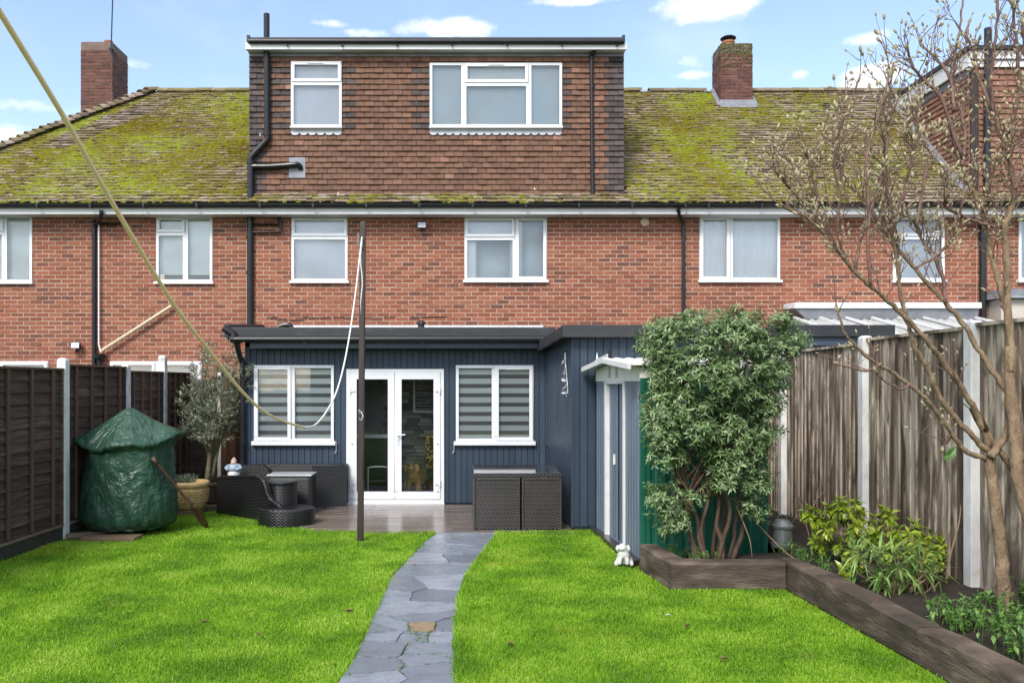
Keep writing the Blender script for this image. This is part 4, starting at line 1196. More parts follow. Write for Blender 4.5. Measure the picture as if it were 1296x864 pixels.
# ---------------------------------------------------------------- neighbours' lean-tos on the right
nb = thing('felt_roofed_store', 'dark low flat-roofed store behind the pale fence, right of the evergreen bush', 'outbuilding', (5.5, 12, 0))
x0, x1 = 4.32, fx(1131, 12.0)
b = MB(); b.box(x0 + .1, x1 - .08, 12.06, DM - .7, 0, 2.5); b.build('wall', M['navy'], nb)
b = MB(); b.box(x0, x1, 11.98, DM - .65, 2.62, 2.70); b.box(x0 - .01, x1 + .01, 11.97, 12.03, 2.56, 2.735); b.build('flat_roof', M['felt'], nb, bevel=.012)
b = MB(); b.box(x0 + .02, x1 - .03, 12.031, 12.055, 2.44, 2.559); b.build('fascia', M['navytrim'], nb)
lt = thing('lean_to', 'pale corrugated lean-to roof under a grey lead box, beneath the small bedroom window', 'lean-to', (7.3, 14, 0))
x0, x1 = fx(1004, 14.3), fx(1238, 14.3)
b = MB(); b.hexa([(x0 + .22, 14.3, fz(404, 14.3)), (x1 - .02, 14.3, fz(404, 14.3)), (x1 - .02, DM - .02, fz(404, 14.3)), (x0 + .22, DM - .02, fz(404, 14.3))],
                 [(x0 + .02, 14.26, fz(391, 14.3)), (x1, 14.26, fz(391, 14.3)), (x1, DM - .02, fz(391, 14.3) + .02), (x0 + .02, DM - .02, fz(391, 14.3) + .02)]); b.build('lead_box', M['lead'], lt, bevel=.01)
b = MB(); b.hexa([(x0 - .01, 14.22, fz(391, 14.3) + .004), (x1 + .02, 14.22, fz(391, 14.3) + .004), (x1 + .02, DM - .02, fz(391, 14.3) + .03), (x0 - .01, DM - .02, fz(391, 14.3) + .03)],
                 [(x0 + .01, 14.23, fz(383, 14.3)), (x1 + .02, 14.23, fz(383, 14.3)), (x1, DM - .02, fz(381.5, 14.3)), (x0 + .01, DM - .02, fz(381.5, 14.3))]); b.build('roof_edge', M['whitepaint'], lt, bevel=.012)
ya, za, yb, zb = 14.3, fz(403, 14.3) - .02, 12.1, 2.50
xa, xb = fx(1014, 14.0), fx(1268, 13.6)
t = NT('polycarbonate_sheet')
c = t.mix(t.noise(3, 4), (.44, .45, .43), (.58, .58, .56)); c = t.mix(t.rng(t.noise(13, 6, .7), .56, .66), c, (.05, .055, .03))
t.bsdf(c, .35, transl=.2); M['polycarb'] = t.mat
rs = MB(); n = 96; vs = []; fs = []
for i in range(n + 1):
    x = xa + (xb - xa) * i / n; h_ = .018 * math.sin(i * math.pi / 2)
    vs += [(x, yb, zb + h_), (x, ya, za + h_)]
for i in range(n): fs.append((2*i, 2*i+2, 2*i+3, 2*i+1))
rs.add(vs, fs); rs.build('roof_sheet', M['polycarb'], lt)
for i in range(8):
    g = MB(); x = xa + (xb - xa) * i / 7; g.hexa([(x - .028, yb, zb + .02), (x + .028, yb, zb + .02), (x + .028, ya, za + .02), (x - .028, ya, za + .02)], [(x - .022, yb, zb + .055), (x + .022, yb, zb + .055), (x + .022, ya, za + .055), (x - .022, ya, za + .055)])
    g.build('glazing_bar', M['whitepaint'], lt)
b = MB(); b.box(xa + .02, xb - .02, 12.14, 12.2, 0, zb - .05); b.prism([(xa, 12.14, 0), (xa, ya, 0), (xa, ya, za - .01), (xa, 12.14, zb)], (.04, 0, 0)); b.build('wall', M['whitepaint'], lt)
bay = thing('lead_roofed_bay', 'cream rendered bay with grey lead top below the last bedroom window', 'bay', (10, 14.4, 0))
b = MB(); b.box(fx(1266, 14.4), 12.6, 14.35, DM - .02, fz(374, 14.4), fz(366, 14.4)); b.hexa([(fx(1262, 14.4), 14.3, fz(374, 14.4)-.05), (12.7, 14.3, fz(374, 14.4)-.05), (12.7, DM-.02, fz(374, 14.4)-.05), (fx(1262, 14.4), DM-.02, fz(374, 14.4)-.05)], [(fx(1264, 14.4), 14.32, fz(374, 14.4)-.002), (12.6, 14.32, fz(374, 14.4)-.002), (12.6, DM-.02, fz(370, 14.4)-.002), (fx(1264, 14.4), DM-.02, fz(370, 14.4)-.002)]); b.build('lead_top', M['lead'], bay, bevel=.01)
b = MB(); b.box(fx(1268, 14.4), 12.5, 14.42, DM - .02, 0, fz(374, 14.4) - .06); b.build('wall', surf('cream_render', [(0, (.45, .40, .33)), (1, (.56, .51, .43))], 4, rough=.85, bump=.3), bay)

# ---------------------------------------------------------------- metal shed
S0 = Vector((1.62, 10.65, 0)); S1 = Vector((1.80, 8.72, 0))
shed = thing('garden_shed', 'metal shed with blue-grey sliding doors, white trim and dark green side wall', 'shed', (2.4, 9.7, 0))
e = (S1 - S0); SLn = e.length; e.normalize(); yv = Vector((-e.y, e.x, 0));
if yv.x < 0: yv = -yv
FS = Matrix(((e.x, yv.x, 0, S0.x), (e.y, yv.y, 0, S0.y), (0, 0, 1, 0), (0, 0, 0, 1)))     # local x from back to front, y into the shed
SW = 1.38
def rib_panel(x0, x1, z0, z1, y, pitch=.095, depth=.016, axis='x'):
    mb = MB(); n = max(1, round((x1 - x0) / pitch)); p = (x1 - x0) / n
    prof = []
    for i in range(n):
        a = x0 + i * p
        prof += [(a, 0), (a + p*.55, 0), (a + p*.68, depth), (a + p*.87, depth)]
    prof.append((x1, 0))
    vs = []; fs = []
    for u, w in prof: vs += [(u, y + w, z0), (u, y + w, z1)]
    for i in range(len(prof) - 1): fs.append((2*i, 2*i+2, 2*i+3, 2*i+1))
    mb.add(vs, fs); return mb
def sloc(mb, T):
    mb.v = [tuple(T @ Vector(p)) for p in mb.v]; return mb
def tpos(px): # parameter along the shed's door wall under photo column px
    k = (px - CX) / F
    return (k * S0.y - S0.x) / (e.x - k * e.y)
j0, j1 = tpos(767.5), tpos(790.5)
hz = 1.915
for a, b in ((0, j0 - .03), (j1 + .03, SLn)):
    sloc(rib_panel(a, b, .02, hz, 0), FS).build('wall_panel', M['shedblue'], shed)
for a, b in ((j0 + .02, (j0 + j1)/2 + .02), ((j0 + j1)/2 + .0, j1 - .02)):
    y_ = .03 if a < j0 + .1 else .045
    d_ = sloc(rib_panel(a, b, .03, hz - .01, y_, .16, .012), FS).build('sliding_door', M['shedblue'], shed)
    if a < j0 + .1:
        h = MB(); h.T = FS; hx = b - .12; h.box(hx, hx + .02, y_ - .03, y_ - .005, .93, 1.05); h.build('handle', M['whitepaint'], d_)
for x, w in ((j0, .035), (j1, .026)):
    b = MB(); b.T = FS; b.box(x - w, x + w, -.02, .05, .02, hz - .03); b.build('door_jamb', M['whitepaint'], shed, bevel=.004)
b = MB(); b.T = FS; b.box(j0 - .037, j1 + .028, -.022, .05, hz - .03, hz + .005); b.build('door_head', M['whitepaint'], shed, bevel=.004)
b = MB(); b.T = FS; b.box(j0 - .05, SLn + .01, -.028, .05, .0, .045); b.build('bottom_rail', M['shedblue'], shed, bevel=.003)
gz0, gz1 = 2.06, 2.15
b = MB(); b.T = FS
b.prism([(0, -.008, hz), (SLn, -.008, hz), (SLn, -.008, gz0), (SLn/2, -.008, gz1), (0, -.008, gz0)], (0, .02, 0))
gb = b.build('gable_header', M['cream'], shed)
for px in (772.5, 781.5):
    v = MB(); v.T = FS; xx = tpos(px)
    for k in range(6): v.box(xx - .045, xx + .045, -.018, -.0085, hz + .045 + k*.022, hz + .055 + k*.022)
    v.build('vent', M['galv'], gb)
# green front and the other walls
fw = rib_panel(0, SW, .02, gz0, 0, .17, .02)
FF = FS @ Matrix.Translation((SLn, 0, 0)) @ Matrix(((0, 1, 0, 0), (1, 0, 0, 0), (0, 0, 1, 0), (0, 0, 0, 1)))
# local: x across the front (into +y of FS), y = depth outwards -> inwards
FF = FS @ Matrix(((0, -1, 0, SLn), (1, 0, 0, 0), (0, 0, 1, 0), (0, 0, 0, 1)))
sloc(fw, FF).build('wall_panel', M['shedgreen'], shed)
b = MB(); b.T = FS; b.box(SLn - .012, SLn + .018, -.012, .035, .02, gz0 - .12); b.build('corner_trim', M['shedgreen'], shed, bevel=.004)
b = MB(); b.T = FF; b.box(-.02, SW + .02, -.02, .02, gz0 - .115, gz0 - .002); b.build('eaves_rail', M['cream'], shed, bevel=.004)
b = MB(); b.T = FS; b.quad((0, SW, .02), (SLn, SW, .02), (SLn, SW, gz0), (0, SW, gz0)); b.quad((0, 0, .02), (0, SW, .02), (0, SW, gz0), (0, 0, gz0)); b.build('rear_wall', M['shedgreen'], shed)
# roof: two ribbed sheets and rolled edges
rfm = MB(); rfm.T = FS
o = .16
n = 12
for sgn in (0, 1):
    xr, xe = SLn / 2, (-.07 if sgn == 0 else SLn + .10)
    ze = gz0 + .02
    for i in range(n):
        ya_, yb_ = -o + (SW + o + .1) * i / n, -o + (SW + o + .1) * (i+1) / n
        ym = ya_ + (yb_ - ya_) * .3
        rfm.quad((xr, ym, gz1 + .02), (xe, ym, ze), (xe, yb_, ze), (xr, yb_, gz1 + .02))
        rfm.prism([(xr, ya_, gz1 + .02), (xe, ya_, ze), (xe, ym, ze), (xr, ym, gz1 + .02)], (0, 0, .022))
rfo = rfm.build('roof', M['cream'], shed)
b = MB(); b.T = FS
for (xa_, za_, xb_, zb_) in ((-.08, gz0 + .005, SLn/2, gz1 + .005), (SLn/2, gz1 + .005, SLn + .11, gz0 + .005)):
    b.hexa([(xa_, -o - .02, za_ - .03), (xb_, -o - .02, zb_ - .03), (xb_, -o + .02, zb_ - .03), (xa_, -o + .02, za_ - .03)], [(xa_, -o - .02, za_ + .03), (xb_, -o - .02, zb_ + .03), (xb_, -o + .02, zb_ + .03), (xa_, -o + .02, za_ + .03)])
b.build('roof_edge', M['whitepaint'], rfo, bevel=.006)
# small things on the shed roof
c = FS @ Vector((SLn/2 - .12, -.05, gz1 + .035))
b = MB(); b.lathe([(.028, 0), (.028, .09), (.032, .092), (.032, .10), (.01, .105)], c, 12); tag(b.build('solar_light', M['black']), 'small black cylinder light standing on the shed roof edge', 'light')
c = FS @ Vector((.28, -.06, gz0 + .065))
sl_ = thing('roof_ornament', 'tiny pointed lamp ornament with a pale spike near the low end of the shed roof', 'ornament', c)
b = MB(); b.lathe([(.035, 0), (.02, .02), (.03, .04), (.012, .06)], c, 10); b.build('base', M['rust'], sl_)
b = MB(); b.lathe([(.012, .055), (.014, .08), (.003, .15)], c, 8); b.build('spike', M['metalwhite'], sl_)
b = MB(); b.T = FS
for i in range(10):
    u = .33 + i * .06; zz = gz0 + .045 + (gz1 - gz0) * u / (SLn/2); b.box(u, u + .035, -.10, -.085, zz, zz + .05)
b.box(.32, .93, -.098, -.087, gz0 + .085 , gz0 + .10)
tag(b.build('picket_edging', M['metalwhite']), 'row of tiny pale pickets along the shed roof between lamp and cylinder', 'edging')
ds_ = MB(); s_a, s_b = gp(750, 673), gp(806, 716)
ds_.hexa([(s_a.x - .02, s_a.y + .25, 0), (S0.x + .02, S0.y + .0, 0), (S1.x - .01, S1.y - .02, 0), (s_b.x - .05, s_b.y, 0)], [(s_a.x - .02, s_a.y + .25, .05), (S0.x + .02, S0.y, .05), (S1.x - .01, S1.y - .02, .05), (s_b.x - .05, s_b.y, .05)])
tag(ds_.build('doorstep', surf('wet_dark_plank', [(0, (.018, .015, .014)), (1, (.05, .042, .038))], (20, 3, 20), rough=.25), bevel=.006), 'long wet dark plank laid along the foot of the shed doors', 'step')
# ---------------------------------------------------------------- ground, lawn, path, deck
g = MB()
n = 1
g.quad((-300, -200, -.06), (300, -200, -.06), (300, 600, -.06), (-300, 600, -.06))
kind(g.build('ground', surf('earth', [(0, (.025, .035, .012)), (1, (.05, .065, .022))], .4, rough=.95)), 'structure')
PL = [(553.5, 673), (533, 690), (496, 729), (481, 760), (469, 787), (449, 830), (435, 853)]
PR = [(631, 673), (614, 695), (588, 729), (580, 760), (577, 787), (575, 830), (574, 864)]
PLg = [gp(*p) for p in PL]; PRg = [gp(*p) for p in PR]
PLg += [PLg[-1] + Vector((-.08, -.7, 0)), PLg[-1] + Vector((-.25, -3.5, 0)), PLg[-1] + Vector((-.3, -14, 0))]
PRg += [PRg[-1] + Vector((-.01, -.6, 0)), PRg[-1] + Vector((-.08, -3.2, 0)), PRg[-1] + Vector((-.1, -13.6, 0))]
lawnL = [gp(104, 690) + Vector((0, .35, 0)), gp(232, 646), gp(250, 641.5), gp(275, 646), gp(312, 655), gp(340, 660), gp(370, 665), gp(398, 669.5), gp(455, 671.5), gp(530, 672), gp(553, 673)] + PLg[1:] + \
        [Vector((-5.4, -9, 0)), Vector((-5.02, 3.5, 0)), Vector((-4.93, 9.9, 0))]
lawnR = [gp(631, 673), gp(700, 672), gp(748, 671), gp(760, 684), gp(800, 718), gp(812, 722), gp(847, 745), gp(990, 745), Vector((2.95, 6.0, 0)), Vector((3.03, 4.2, 0)), Vector((3.3, -9, 0))] + PRg[1:][::-1]
def lawn_z(x, y): return .018 * mnoise.noise(Vector((x * .9, y * .9, 2))) + .008 * mnoise.noise(Vector((x * 3, y * 3, 7)))
t = NT('turf')
t.bsdf(t.mix(t.noise(6, 4), (.06, .13, .012), (.13, .21, .02)), .95, t.bump(t.noise(40, 4), .8, .02), .1); M['turf'] = t.mat
lw = MB(); lw.poly([Vector((-5.3, -9, -.012)), Vector((4.6, -9, -.012)), Vector((4.6, 10.6, -.012)), Vector((-5.3, 12.3, -.012))])
kind(lw.build('lawn', M['turf']), 'structure')

# deck of wet boards, running across, its left end under the lawn's edge
LEDGE = [gp(*p) for p in ((455, 671.5), (398, 669.5), (370, 665), (340, 660), (312, 655), (275, 646), (250, 641.5))]
def deck_left(y):
    if y < LEDGE[0].y: return LEDGE[0].x + (y < 10.6) * .6
    for p, q in zip(LEDGE, LEDGE[1:]):
        if p.y <= y <= q.y: return p.x + (q.x - p.x) * (y - p.y) / (q.y - p.y) + .03
    return LEDGE[-1].x
dk = MB()
dk.poly([Vector((1.34, 10.52, -.009)), Vector((1.34, DE - .05, -.009)), Vector((-3.98, DE - .05, -.009))] + [Vector((p.x + .02, p.y, -.009)) for p in LEDGE[::-1]])
dko = kind(dk.build('deck', M['soil']), 'structure')
dbm = MB(); dbm.add([(-.5, -.5, 0), (.5, -.5, 0), (.5, .5, 0), (-.5, .5, 0), (-.4995, -.47, .02), (.4995, -.47, .02), (.4995, .47, .02), (-.4995, .47, .02)], [(4,5,6,7), (0,1,5,4), (1,2,6,5), (2,3,7,6), (3,0,4,7)])
DB = dbm.mesh('deck_board', M['deck'])
y = 10.58
while y < DE - .06:
    x_l = deck_left(y + .07); cuts = [x_l] + [q for q in (random.uniform(-2.2, -1.2), random.uniform(-.4, .6)) if q > x_l + .2] + [1.32]
    for a, b in zip(cuts, cuts[1:]):
        inst('deck_board', DB, dko, Matrix.Translation(((a+b)/2, y, -.014 + random.uniform(-.002, .002))) @ Matrix.Diagonal((b - a - .004, .138, 1, 1)))
    y += .142

# slate path: irregular slabs
random.seed(21)
t = NT('wet_blue_slate')
r = t.rnd()
c = t.ramp(r, [(0, (.15, .165, .20)), (.5, (.215, .235, .285)), (1, (.29, .31, .365))])
c = t.mix(t.rng(t.noise((4, 7, 5), 6, .68), .45, .7, 0, .6), c, (.115, .125, .15))
c = t.mix(t.rng(t.noise(3.1, 5, .65), .60, .72, 0, .65), c, (.21, .165, .12))
wet = t.noise(2.6, 5, .6)
hgt = t.noise((16, 22, 16), 6, .62)
t.bsdf(c, t.rng(wet, .42, .68, .06, .36), t.bump(hgt, .45, .014), .6); M['slate'] = t.mat
pb = MB()
for i in range(len(PLg) - 1):
    pb.quad(PLg[i] + Vector((0, 0, -.008)), PLg[i+1] + Vector((0, 0, -.008)), PRg[min(i+1, len(PRg)-1)] + Vector((0, 0, -.008)), PRg[i] + Vector((0, 0, -.008)))
path = kind(pb.build('path', surf('path_bedding', [(0, (.07, .075, .07)), (.5, (.13, .135, .135)), (1, (.15, .17, .07))], 9, rough=.9)), 'structure')
def edge_at(E, y):
    for a, b in zip(E, E[1:]):
        if b.y <= y <= a.y: return a.x + (b.x - a.x) * (y - a.y) / (b.y - a.y)
    return E[0].x if y > E[0].y else E[-1].x
def ppt(u, y):
    xl, xr = edge_at(PLg, y), edge_at(PRg, y)
    return Vector((xl + (xr - xl) * u, y, 0))
PW = .74
seeds = []
yy = 10.5
while yy > 2.4:
    big = yy > 6.7
    n = random.choice((1, 2)) if big else random.choice((2, 2, 3))
    for k in range(n):
        seeds.append((PW * (k + .5 + random.uniform(-.28, .28)) / n, yy + random.uniform(-.12, .12)))
    yy -= random.uniform(.42, .62) if big else random.uniform(.24, .36)
tan_c = (PW * .62, 6.43)
seeds = [q for q in seeds if abs(q[1] - tan_c[1]) > .16 or abs(q[0] - tan_c[0]) > .22] + [tan_c, (PW*.92, 6.44), (PW*.22, 6.36), (PW*.60, 6.68), (PW*.55, 6.24)]
def clip(poly, a, b, c):          # keep a*x + b*y <= c
    o = []
    for i in range(len(poly)):
        p, q = poly[i], poly[(i+1) % len(poly)]; dp_, dq = a*p[0] + b*p[1] - c, a*q[0] + b*q[1] - c
        if dp_ <= 0: o.append(p)
        if (dp_ < 0) != (dq < 0):
            t_ = dp_ / (dp_ - dq); o.append((p[0] + (q[0]-p[0])*t_, p[1] + (q[1]-p[1])*t_))
    return o
M['tanslab'] = surf('tan_sandstone', [(0, (.13, .105, .08)), (.45, (.24, .17, .10)), (1, (.38, .28, .175))], 14, rough=.5, bump=.5, bscale=30)
for sx_, sy_ in seeds:
    poly = [(0, 2.0), (PW, 2.0), (PW, 10.57), (0, 10.57)]
    for ox, oy in seeds:
        if (ox, oy) == (sx_, sy_) or abs(oy - sy_) > 2.2: continue
        a_, b_ = ox - sx_, oy - sy_; poly = clip(poly, a_, b_, (ox*ox + oy*oy - sx_*sx_ - sy_*sy_) / 2)
        if not poly: break
    if not poly or len(poly) < 3: continue
    fine = []
    for i in range(len(poly)):
        p, q = poly[i], poly[(i+1) % len(poly)]; L_ = math.hypot(q[0]-p[0], q[1]-p[1]); m = max(1, int(L_ / .07))
        for k in range(m): fine.append((p[0] + (q[0]-p[0])*k/m, p[1] + (q[1]-p[1])*k/m))
    pts = []
    for u, v in fine:
        u2 = u + (.030 * mnoise.noise(Vector((u*7, v*7, 1))) + .012 * mnoise.noise(Vector((u*23, v*23, 5))))
        v2 = v + (.035 * mnoise.noise(Vector((u*7, v*7, 11))) + .012 * mnoise.noise(Vector((u*23, v*23, 15))))
        pts.append(ppt(u2 / PW, v2))
    cen = sum(pts, Vector()) / len(pts)
    zt = random.uniform(.003, .010); tl = Vector((random.gauss(0, .006), random.gauss(0, .006)))
    ins, low = [], []
    for p in pts:
        d_ = (cen - p); d_.z = 0; d_.normalize(); q = p + d_ * (.0028 + .004 * abs(mnoise.noise(p * 9)))
        low.append(q + Vector((0, 0, -.012))); q2 = q + d_ * .004
        ins.append(Vector((q2.x, q2.y, zt + tl.x * (q2.x - cen.x) + tl.y * (q2.y - cen.y))))
    mb = MB(); L_ = len(pts)
    mb.add(ins + low, [tuple(range(L_))] + [(i, L_ + i, L_ + (i+1) % L_, (i+1) % L_) for i in range(L_)])
    tan = (sx_, sy_) == tan_c
    me = mb.mesh('paving_slab', M['tanslab'] if tan else M['slate'])
    if me.polygons[0].normal.z < 0: me.flip_normals()
    o = link(bpy.data.objects.new('paving_slab', me), path)
    if tan: o['label'] = 'tan sandstone slab among the blue slates'
# moss and weeds in the nearer joints
jm = MB()
for i in range(2600):
    v = random.uniform(5.0, 7.2); u = random.uniform(.02, PW - .02)
    ds_ = sorted(math.hypot(u - q[0], v - q[1]) for q in seeds)
    if ds_[1] - ds_[0] > .022: continue
    if mnoise.noise(Vector((u * 3, v * 3, 40))) < .0: continue
    c = ppt(u / PW, v)
    for k in range(4):
        jm.rv = random.random(); jm.leaf(c + Vector((random.gauss(0, .006), random.gauss(0, .006), -.004)), rvec() * .6 + Vector((0, 0, .7)), Vector((0, 0, 1)), random.uniform(.012, .028), .008, .3)
PATHMOSS = (jm, path)

# bed soil
bs = MB(); bs.poly([Vector((1.9, 8.35, .16)), Vector((1.95, 7.75, .16)), Vector((3.0, 7.75, .16)), Vector((3.15, 4.0, .16)), Vector((4.5, 4.0, .16)), Vector((4.25, 12.8, .16)), Vector((3.3, 12.8, .1)), Vector((3.25, 8.5, .16))])
kind(bs.build('flower_bed_soil', M['soil']), 'structure')

# sleepers round the bed
def sleeper(parent, p, q, w, h, side, z0=0):
    p, q = Vector(p), Vector(q); d_ = (q - p).normalized(); s = Vector((-d_.y, d_.x, 0)) * side
    mb = MB(); n = 14; L = (q - p).length
    vs = []; fs = []
    prof = [(0, 0), (0, .03), (0, h*.35), (0, h*.7), (0, h - .02), (.018, h), (w*.35, h + .002), (w*.7, h), (w - .018, h), (w, h - .02), (w, h*.5), (w, 0)]
    m = len(prof)
    for i in range(n + 1):
        c = p + d_ * (L * i / n)
        for j, (u, v) in enumerate(prof):
            k = c + s * u + Vector((0, 0, z0 + v))
            nn = mnoise.noise(k * 3.1) * .012 + mnoise.noise(Vector((k.x * 2, k.y * 2, k.z * 22))) * .012
            vs.append(k + s * nn + Vector((0, 0, nn * .6 if v > 0 else 0)))
    for i in range(n):
        for j in range(m - 1): fs.append((i*m + j, (i+1)*m + j, (i+1)*m + j + 1, i*m + j + 1))
    fs.append(tuple(range(m))); fs.append(tuple(n*m + j for j in range(m))[::-1])
    mb.add(vs, fs)
    return mb.build('sleeper', M['sleeper'], parent)
rb = thing('raised_bed', 'low raised bed edged in dark railway sleepers in front of the bush', 'raised bed', (2.4, 7.7, 0))
sleeper(rb, (1.72, 8.45, 0), (1.845, 7.64, 0), .19, .25, 1)
sleeper(rb, (1.85, 7.63, 0), (2.90, 7.62, 0), .19, .245, 1)
sleeper(rb, (2.905, 7.82, 0), (3.02, 5.6, 0), .2, .25, 1)
sleeper(rb, (3.022, 5.595, 0), (3.14, 3.2, 0), .2, .245, 1)

# ---------------------------------------------------------------- left fence: lapped panels between concrete posts
lf_ = thing('lapped_fence', 'dark brown lapped panel fence with concrete posts along the left side of the lawn', 'fence', (-5, 9, 0))
posts = [(-5.10, 6.3, 2.15), (-5.06, 8.28, 2.15), (fx(80, 10.2), 10.2, 2.20), (fx(159, 11.8), 11.8, 2.155), (fx(206, 13.1), 13.1, 2.33), (fx(239, 14.2), 14.2, 2.07)]
tops = [2.07, 2.075, 2.13, 2.075, 2.075]
def fence_post(parent, x, y, zt, w=.11, mat='concrete', name='post', ang=0, cap=None):
    mb = MB(); mb.T = Matrix.Translation((x, y, 0)) @ Matrix.Rotation(ang, 4, 'Z')
    mb.box(-w/2, w/2, -w/2, w/2, -.05, zt - .025)
    mb.hexa([(-w/2, -w/2, zt - .025), (w/2, -w/2, zt - .025), (w/2, w/2, zt - .025), (-w/2, w/2, zt - .025)], [(-w*.3, -w*.3, zt), (w*.3, -w*.3, zt), (w*.3, w*.3, zt), (-w*.3, w*.3, zt)])
    return mb.build(name, M[mat], parent, bevel=.008, merge=True)
for x, y, zt in posts: fence_post(lf_, x, y, zt, mat='concrete')
def lap_panel(parent, p, q, zt, nb=4, gb=.17, trim=.055):
    p, q = Vector((p[0], p[1], 0)), Vector((q[0], q[1], 0)); d_ = (q - p).normalized()
    p = p + d_ * trim; q = q - d_ * trim; L = (q - p).length
    s = Vector((d_.y, -d_.x, 0))                        # towards the lawn
    if s.x < 0 and abs(s.x) > .5: s = -s
    if abs(s.x) <= .5 and s.y > 0: s = -s
    FMp = Matrix(((d_.x, -s.x, 0, p.x), (d_.y, -s.y, 0, p.y), (0, 0, 1, 0), (0, 0, 0, 1)))
    pn = MB(); pn.T = FMp; pn.box(.0, L, .014, .03, gb + .02, zt - .01)
    pn.box(0, .04, -.035, .012, gb, zt - .03); pn.box(L - .04, L, -.035, .012, gb, zt - .03)
    pan = pn.build('fence_panel', M['slatdark'], parent)
    nsl = int((zt - gb) / .128); h = (zt - .02 - gb) / nsl
    for i in range(nsl):
        mb = MB(); mb.T = FMp; nseg = 12; vs = []; fs = []; ph = random.random() * 50; z = gb + i * h
        for k in range(nseg + 1):
            x = .041 + (L - .082) * k / nseg
            wv = .012 * mnoise.noise(Vector((x * 2.3, ph, 0))) + .006 * mnoise.noise(Vector((x * 8, ph, 3)))
            vs += [(x, -.014 + .004 * mnoise.noise(Vector((x * 4, ph, 8))), z + wv), (x, -.010, z + wv + .012), (x, .008, z + h + .02), (x, .010, z + wv)]
        for k in range(nseg):
            a, b = 4*k, 4*k + 4
            fs += [(a, b, b+1, a+1), (a+1, b+1, b+2, a+2), (a+3, b+3, b, a)]
        mb.add(vs, fs); mb.build('slat', M['slatdark'], pan)
    for k in range(nb):
        mb = MB(); mb.T = FMp; x = L * (k + .5) / nb if nb > 1 else L/2
        x += random.uniform(-.02, .02)
        mb.box(x - .019, x + .019, -.042, -.012, gb + .02, zt - .03); mb.build('batten', M['batten'], pan, bevel=.003)
    mb = MB(); mb.T = FMp; mb.box(-.01, L + .01, -.045, .04, zt - .028, zt); mb.build('capping', M['batten'], pan, bevel=.004)
    mb = MB(); mb.T = FMp; mb.box(.0, L, -.04, .03, gb - .025, gb - .001); mb.build('bottom_rail', surf('pale_rail', [(0, (.12, .085, .05)), (1, (.26, .20, .13))], (20, 6, 20)) if 'rail' not in M else M['rail'], pan)
    mb = MB(); mb.T = FMp; mb.box(-.02, L + .02, -.025, .025, -.05, gb - .026); mb.build('gravel_board', M['gravelboard'], parent, bevel=.004)
M['rail'] = surf('pale_rail', [(0, (.12, .085, .05)), (1, (.26, .20, .13))], (20, 6, 20))
for i in range(len(posts) - 1): lap_panel(lf_, posts[i], posts[i+1], tops[i])
# the short closing run up to the extension
sf = thing('short_fence', 'short brown upright-board fence closing the gap behind the olive tree', 'fence', (-4.3, 14.1, 0))
px278 = (fx(278, 13.9), 13.9)
fence_post(sf, px278[0], px278[1], 2.07, .06)
x = px278[0] + .04
bsrc = board_src(M['brownboard'], t=.02)
pz = 1.93
while x < EX0 - .12:
    inst('board', bsrc, sf, Matrix.Translation((x + .06, 13.86 + random.uniform(0, .008), .05)) @ Matrix.Diagonal((.118, 1, pz, 1))); x += .122
x = posts[-1][0] + .07
bs2 = board_src(M['slatdark'], t=.02)
while x < px278[0] - .04:
    inst('board', bs2, sf, Matrix.Translation((x + .05, 14.0 + random.uniform(0, .008), .05)) @ Matrix.Diagonal((.118, 1, 1.90, 1))); x += .122
mb = MB(); mb.box(posts[-1][0], EX0 - .1, 14.03, 14.08, 1.5, 1.58); mb.box(posts[-1][0], EX0 - .1, 14.03, 14.08, .4, .48); mb.build('rail', M['batten'], sf)

# ---------------------------------------------------------------- right fence: close boards between concrete posts
rfn = thing('closeboard_fence', 'tall pale streaked close-board fence with concrete posts along the right side', 'fence', (4.3, 8, 0))
rposts = [(4.14, 12.7, 2.32), (4.16, 11.0, 2.30), (4.24, 8.9, 2.40), (4.31, 7.1, 2.43), (4.40, 5.2, 2.43), (4.47, 3.3, 2.43)]
for x, y, zt in rposts: fence_post(rfn, x, y, zt, .115)
t_l = [2.29, 2.29, 2.355, 2.385, 2.385]; t_r = [2.29, 2.315, 2.365, 2.385, 2.385]
def feather():
    mb = MB()
    mb.add([(-.5, .012, 0), (.5, -.004, 0), (.5, -.004, 1), (-.5, .012, 1), (-.5, .02, 0), (.5, .02, 0), (.5, .02, 1), (-.5, .02, 1), (.5, .0139, 0), (.5, .0139, 1)], [(0, 1, 2, 3), (1, 5, 6, 2), (3, 2, 6, 7), (0, 3, 7, 4)])
    return mb.mesh('board', M['boards'])
FEA = feather()
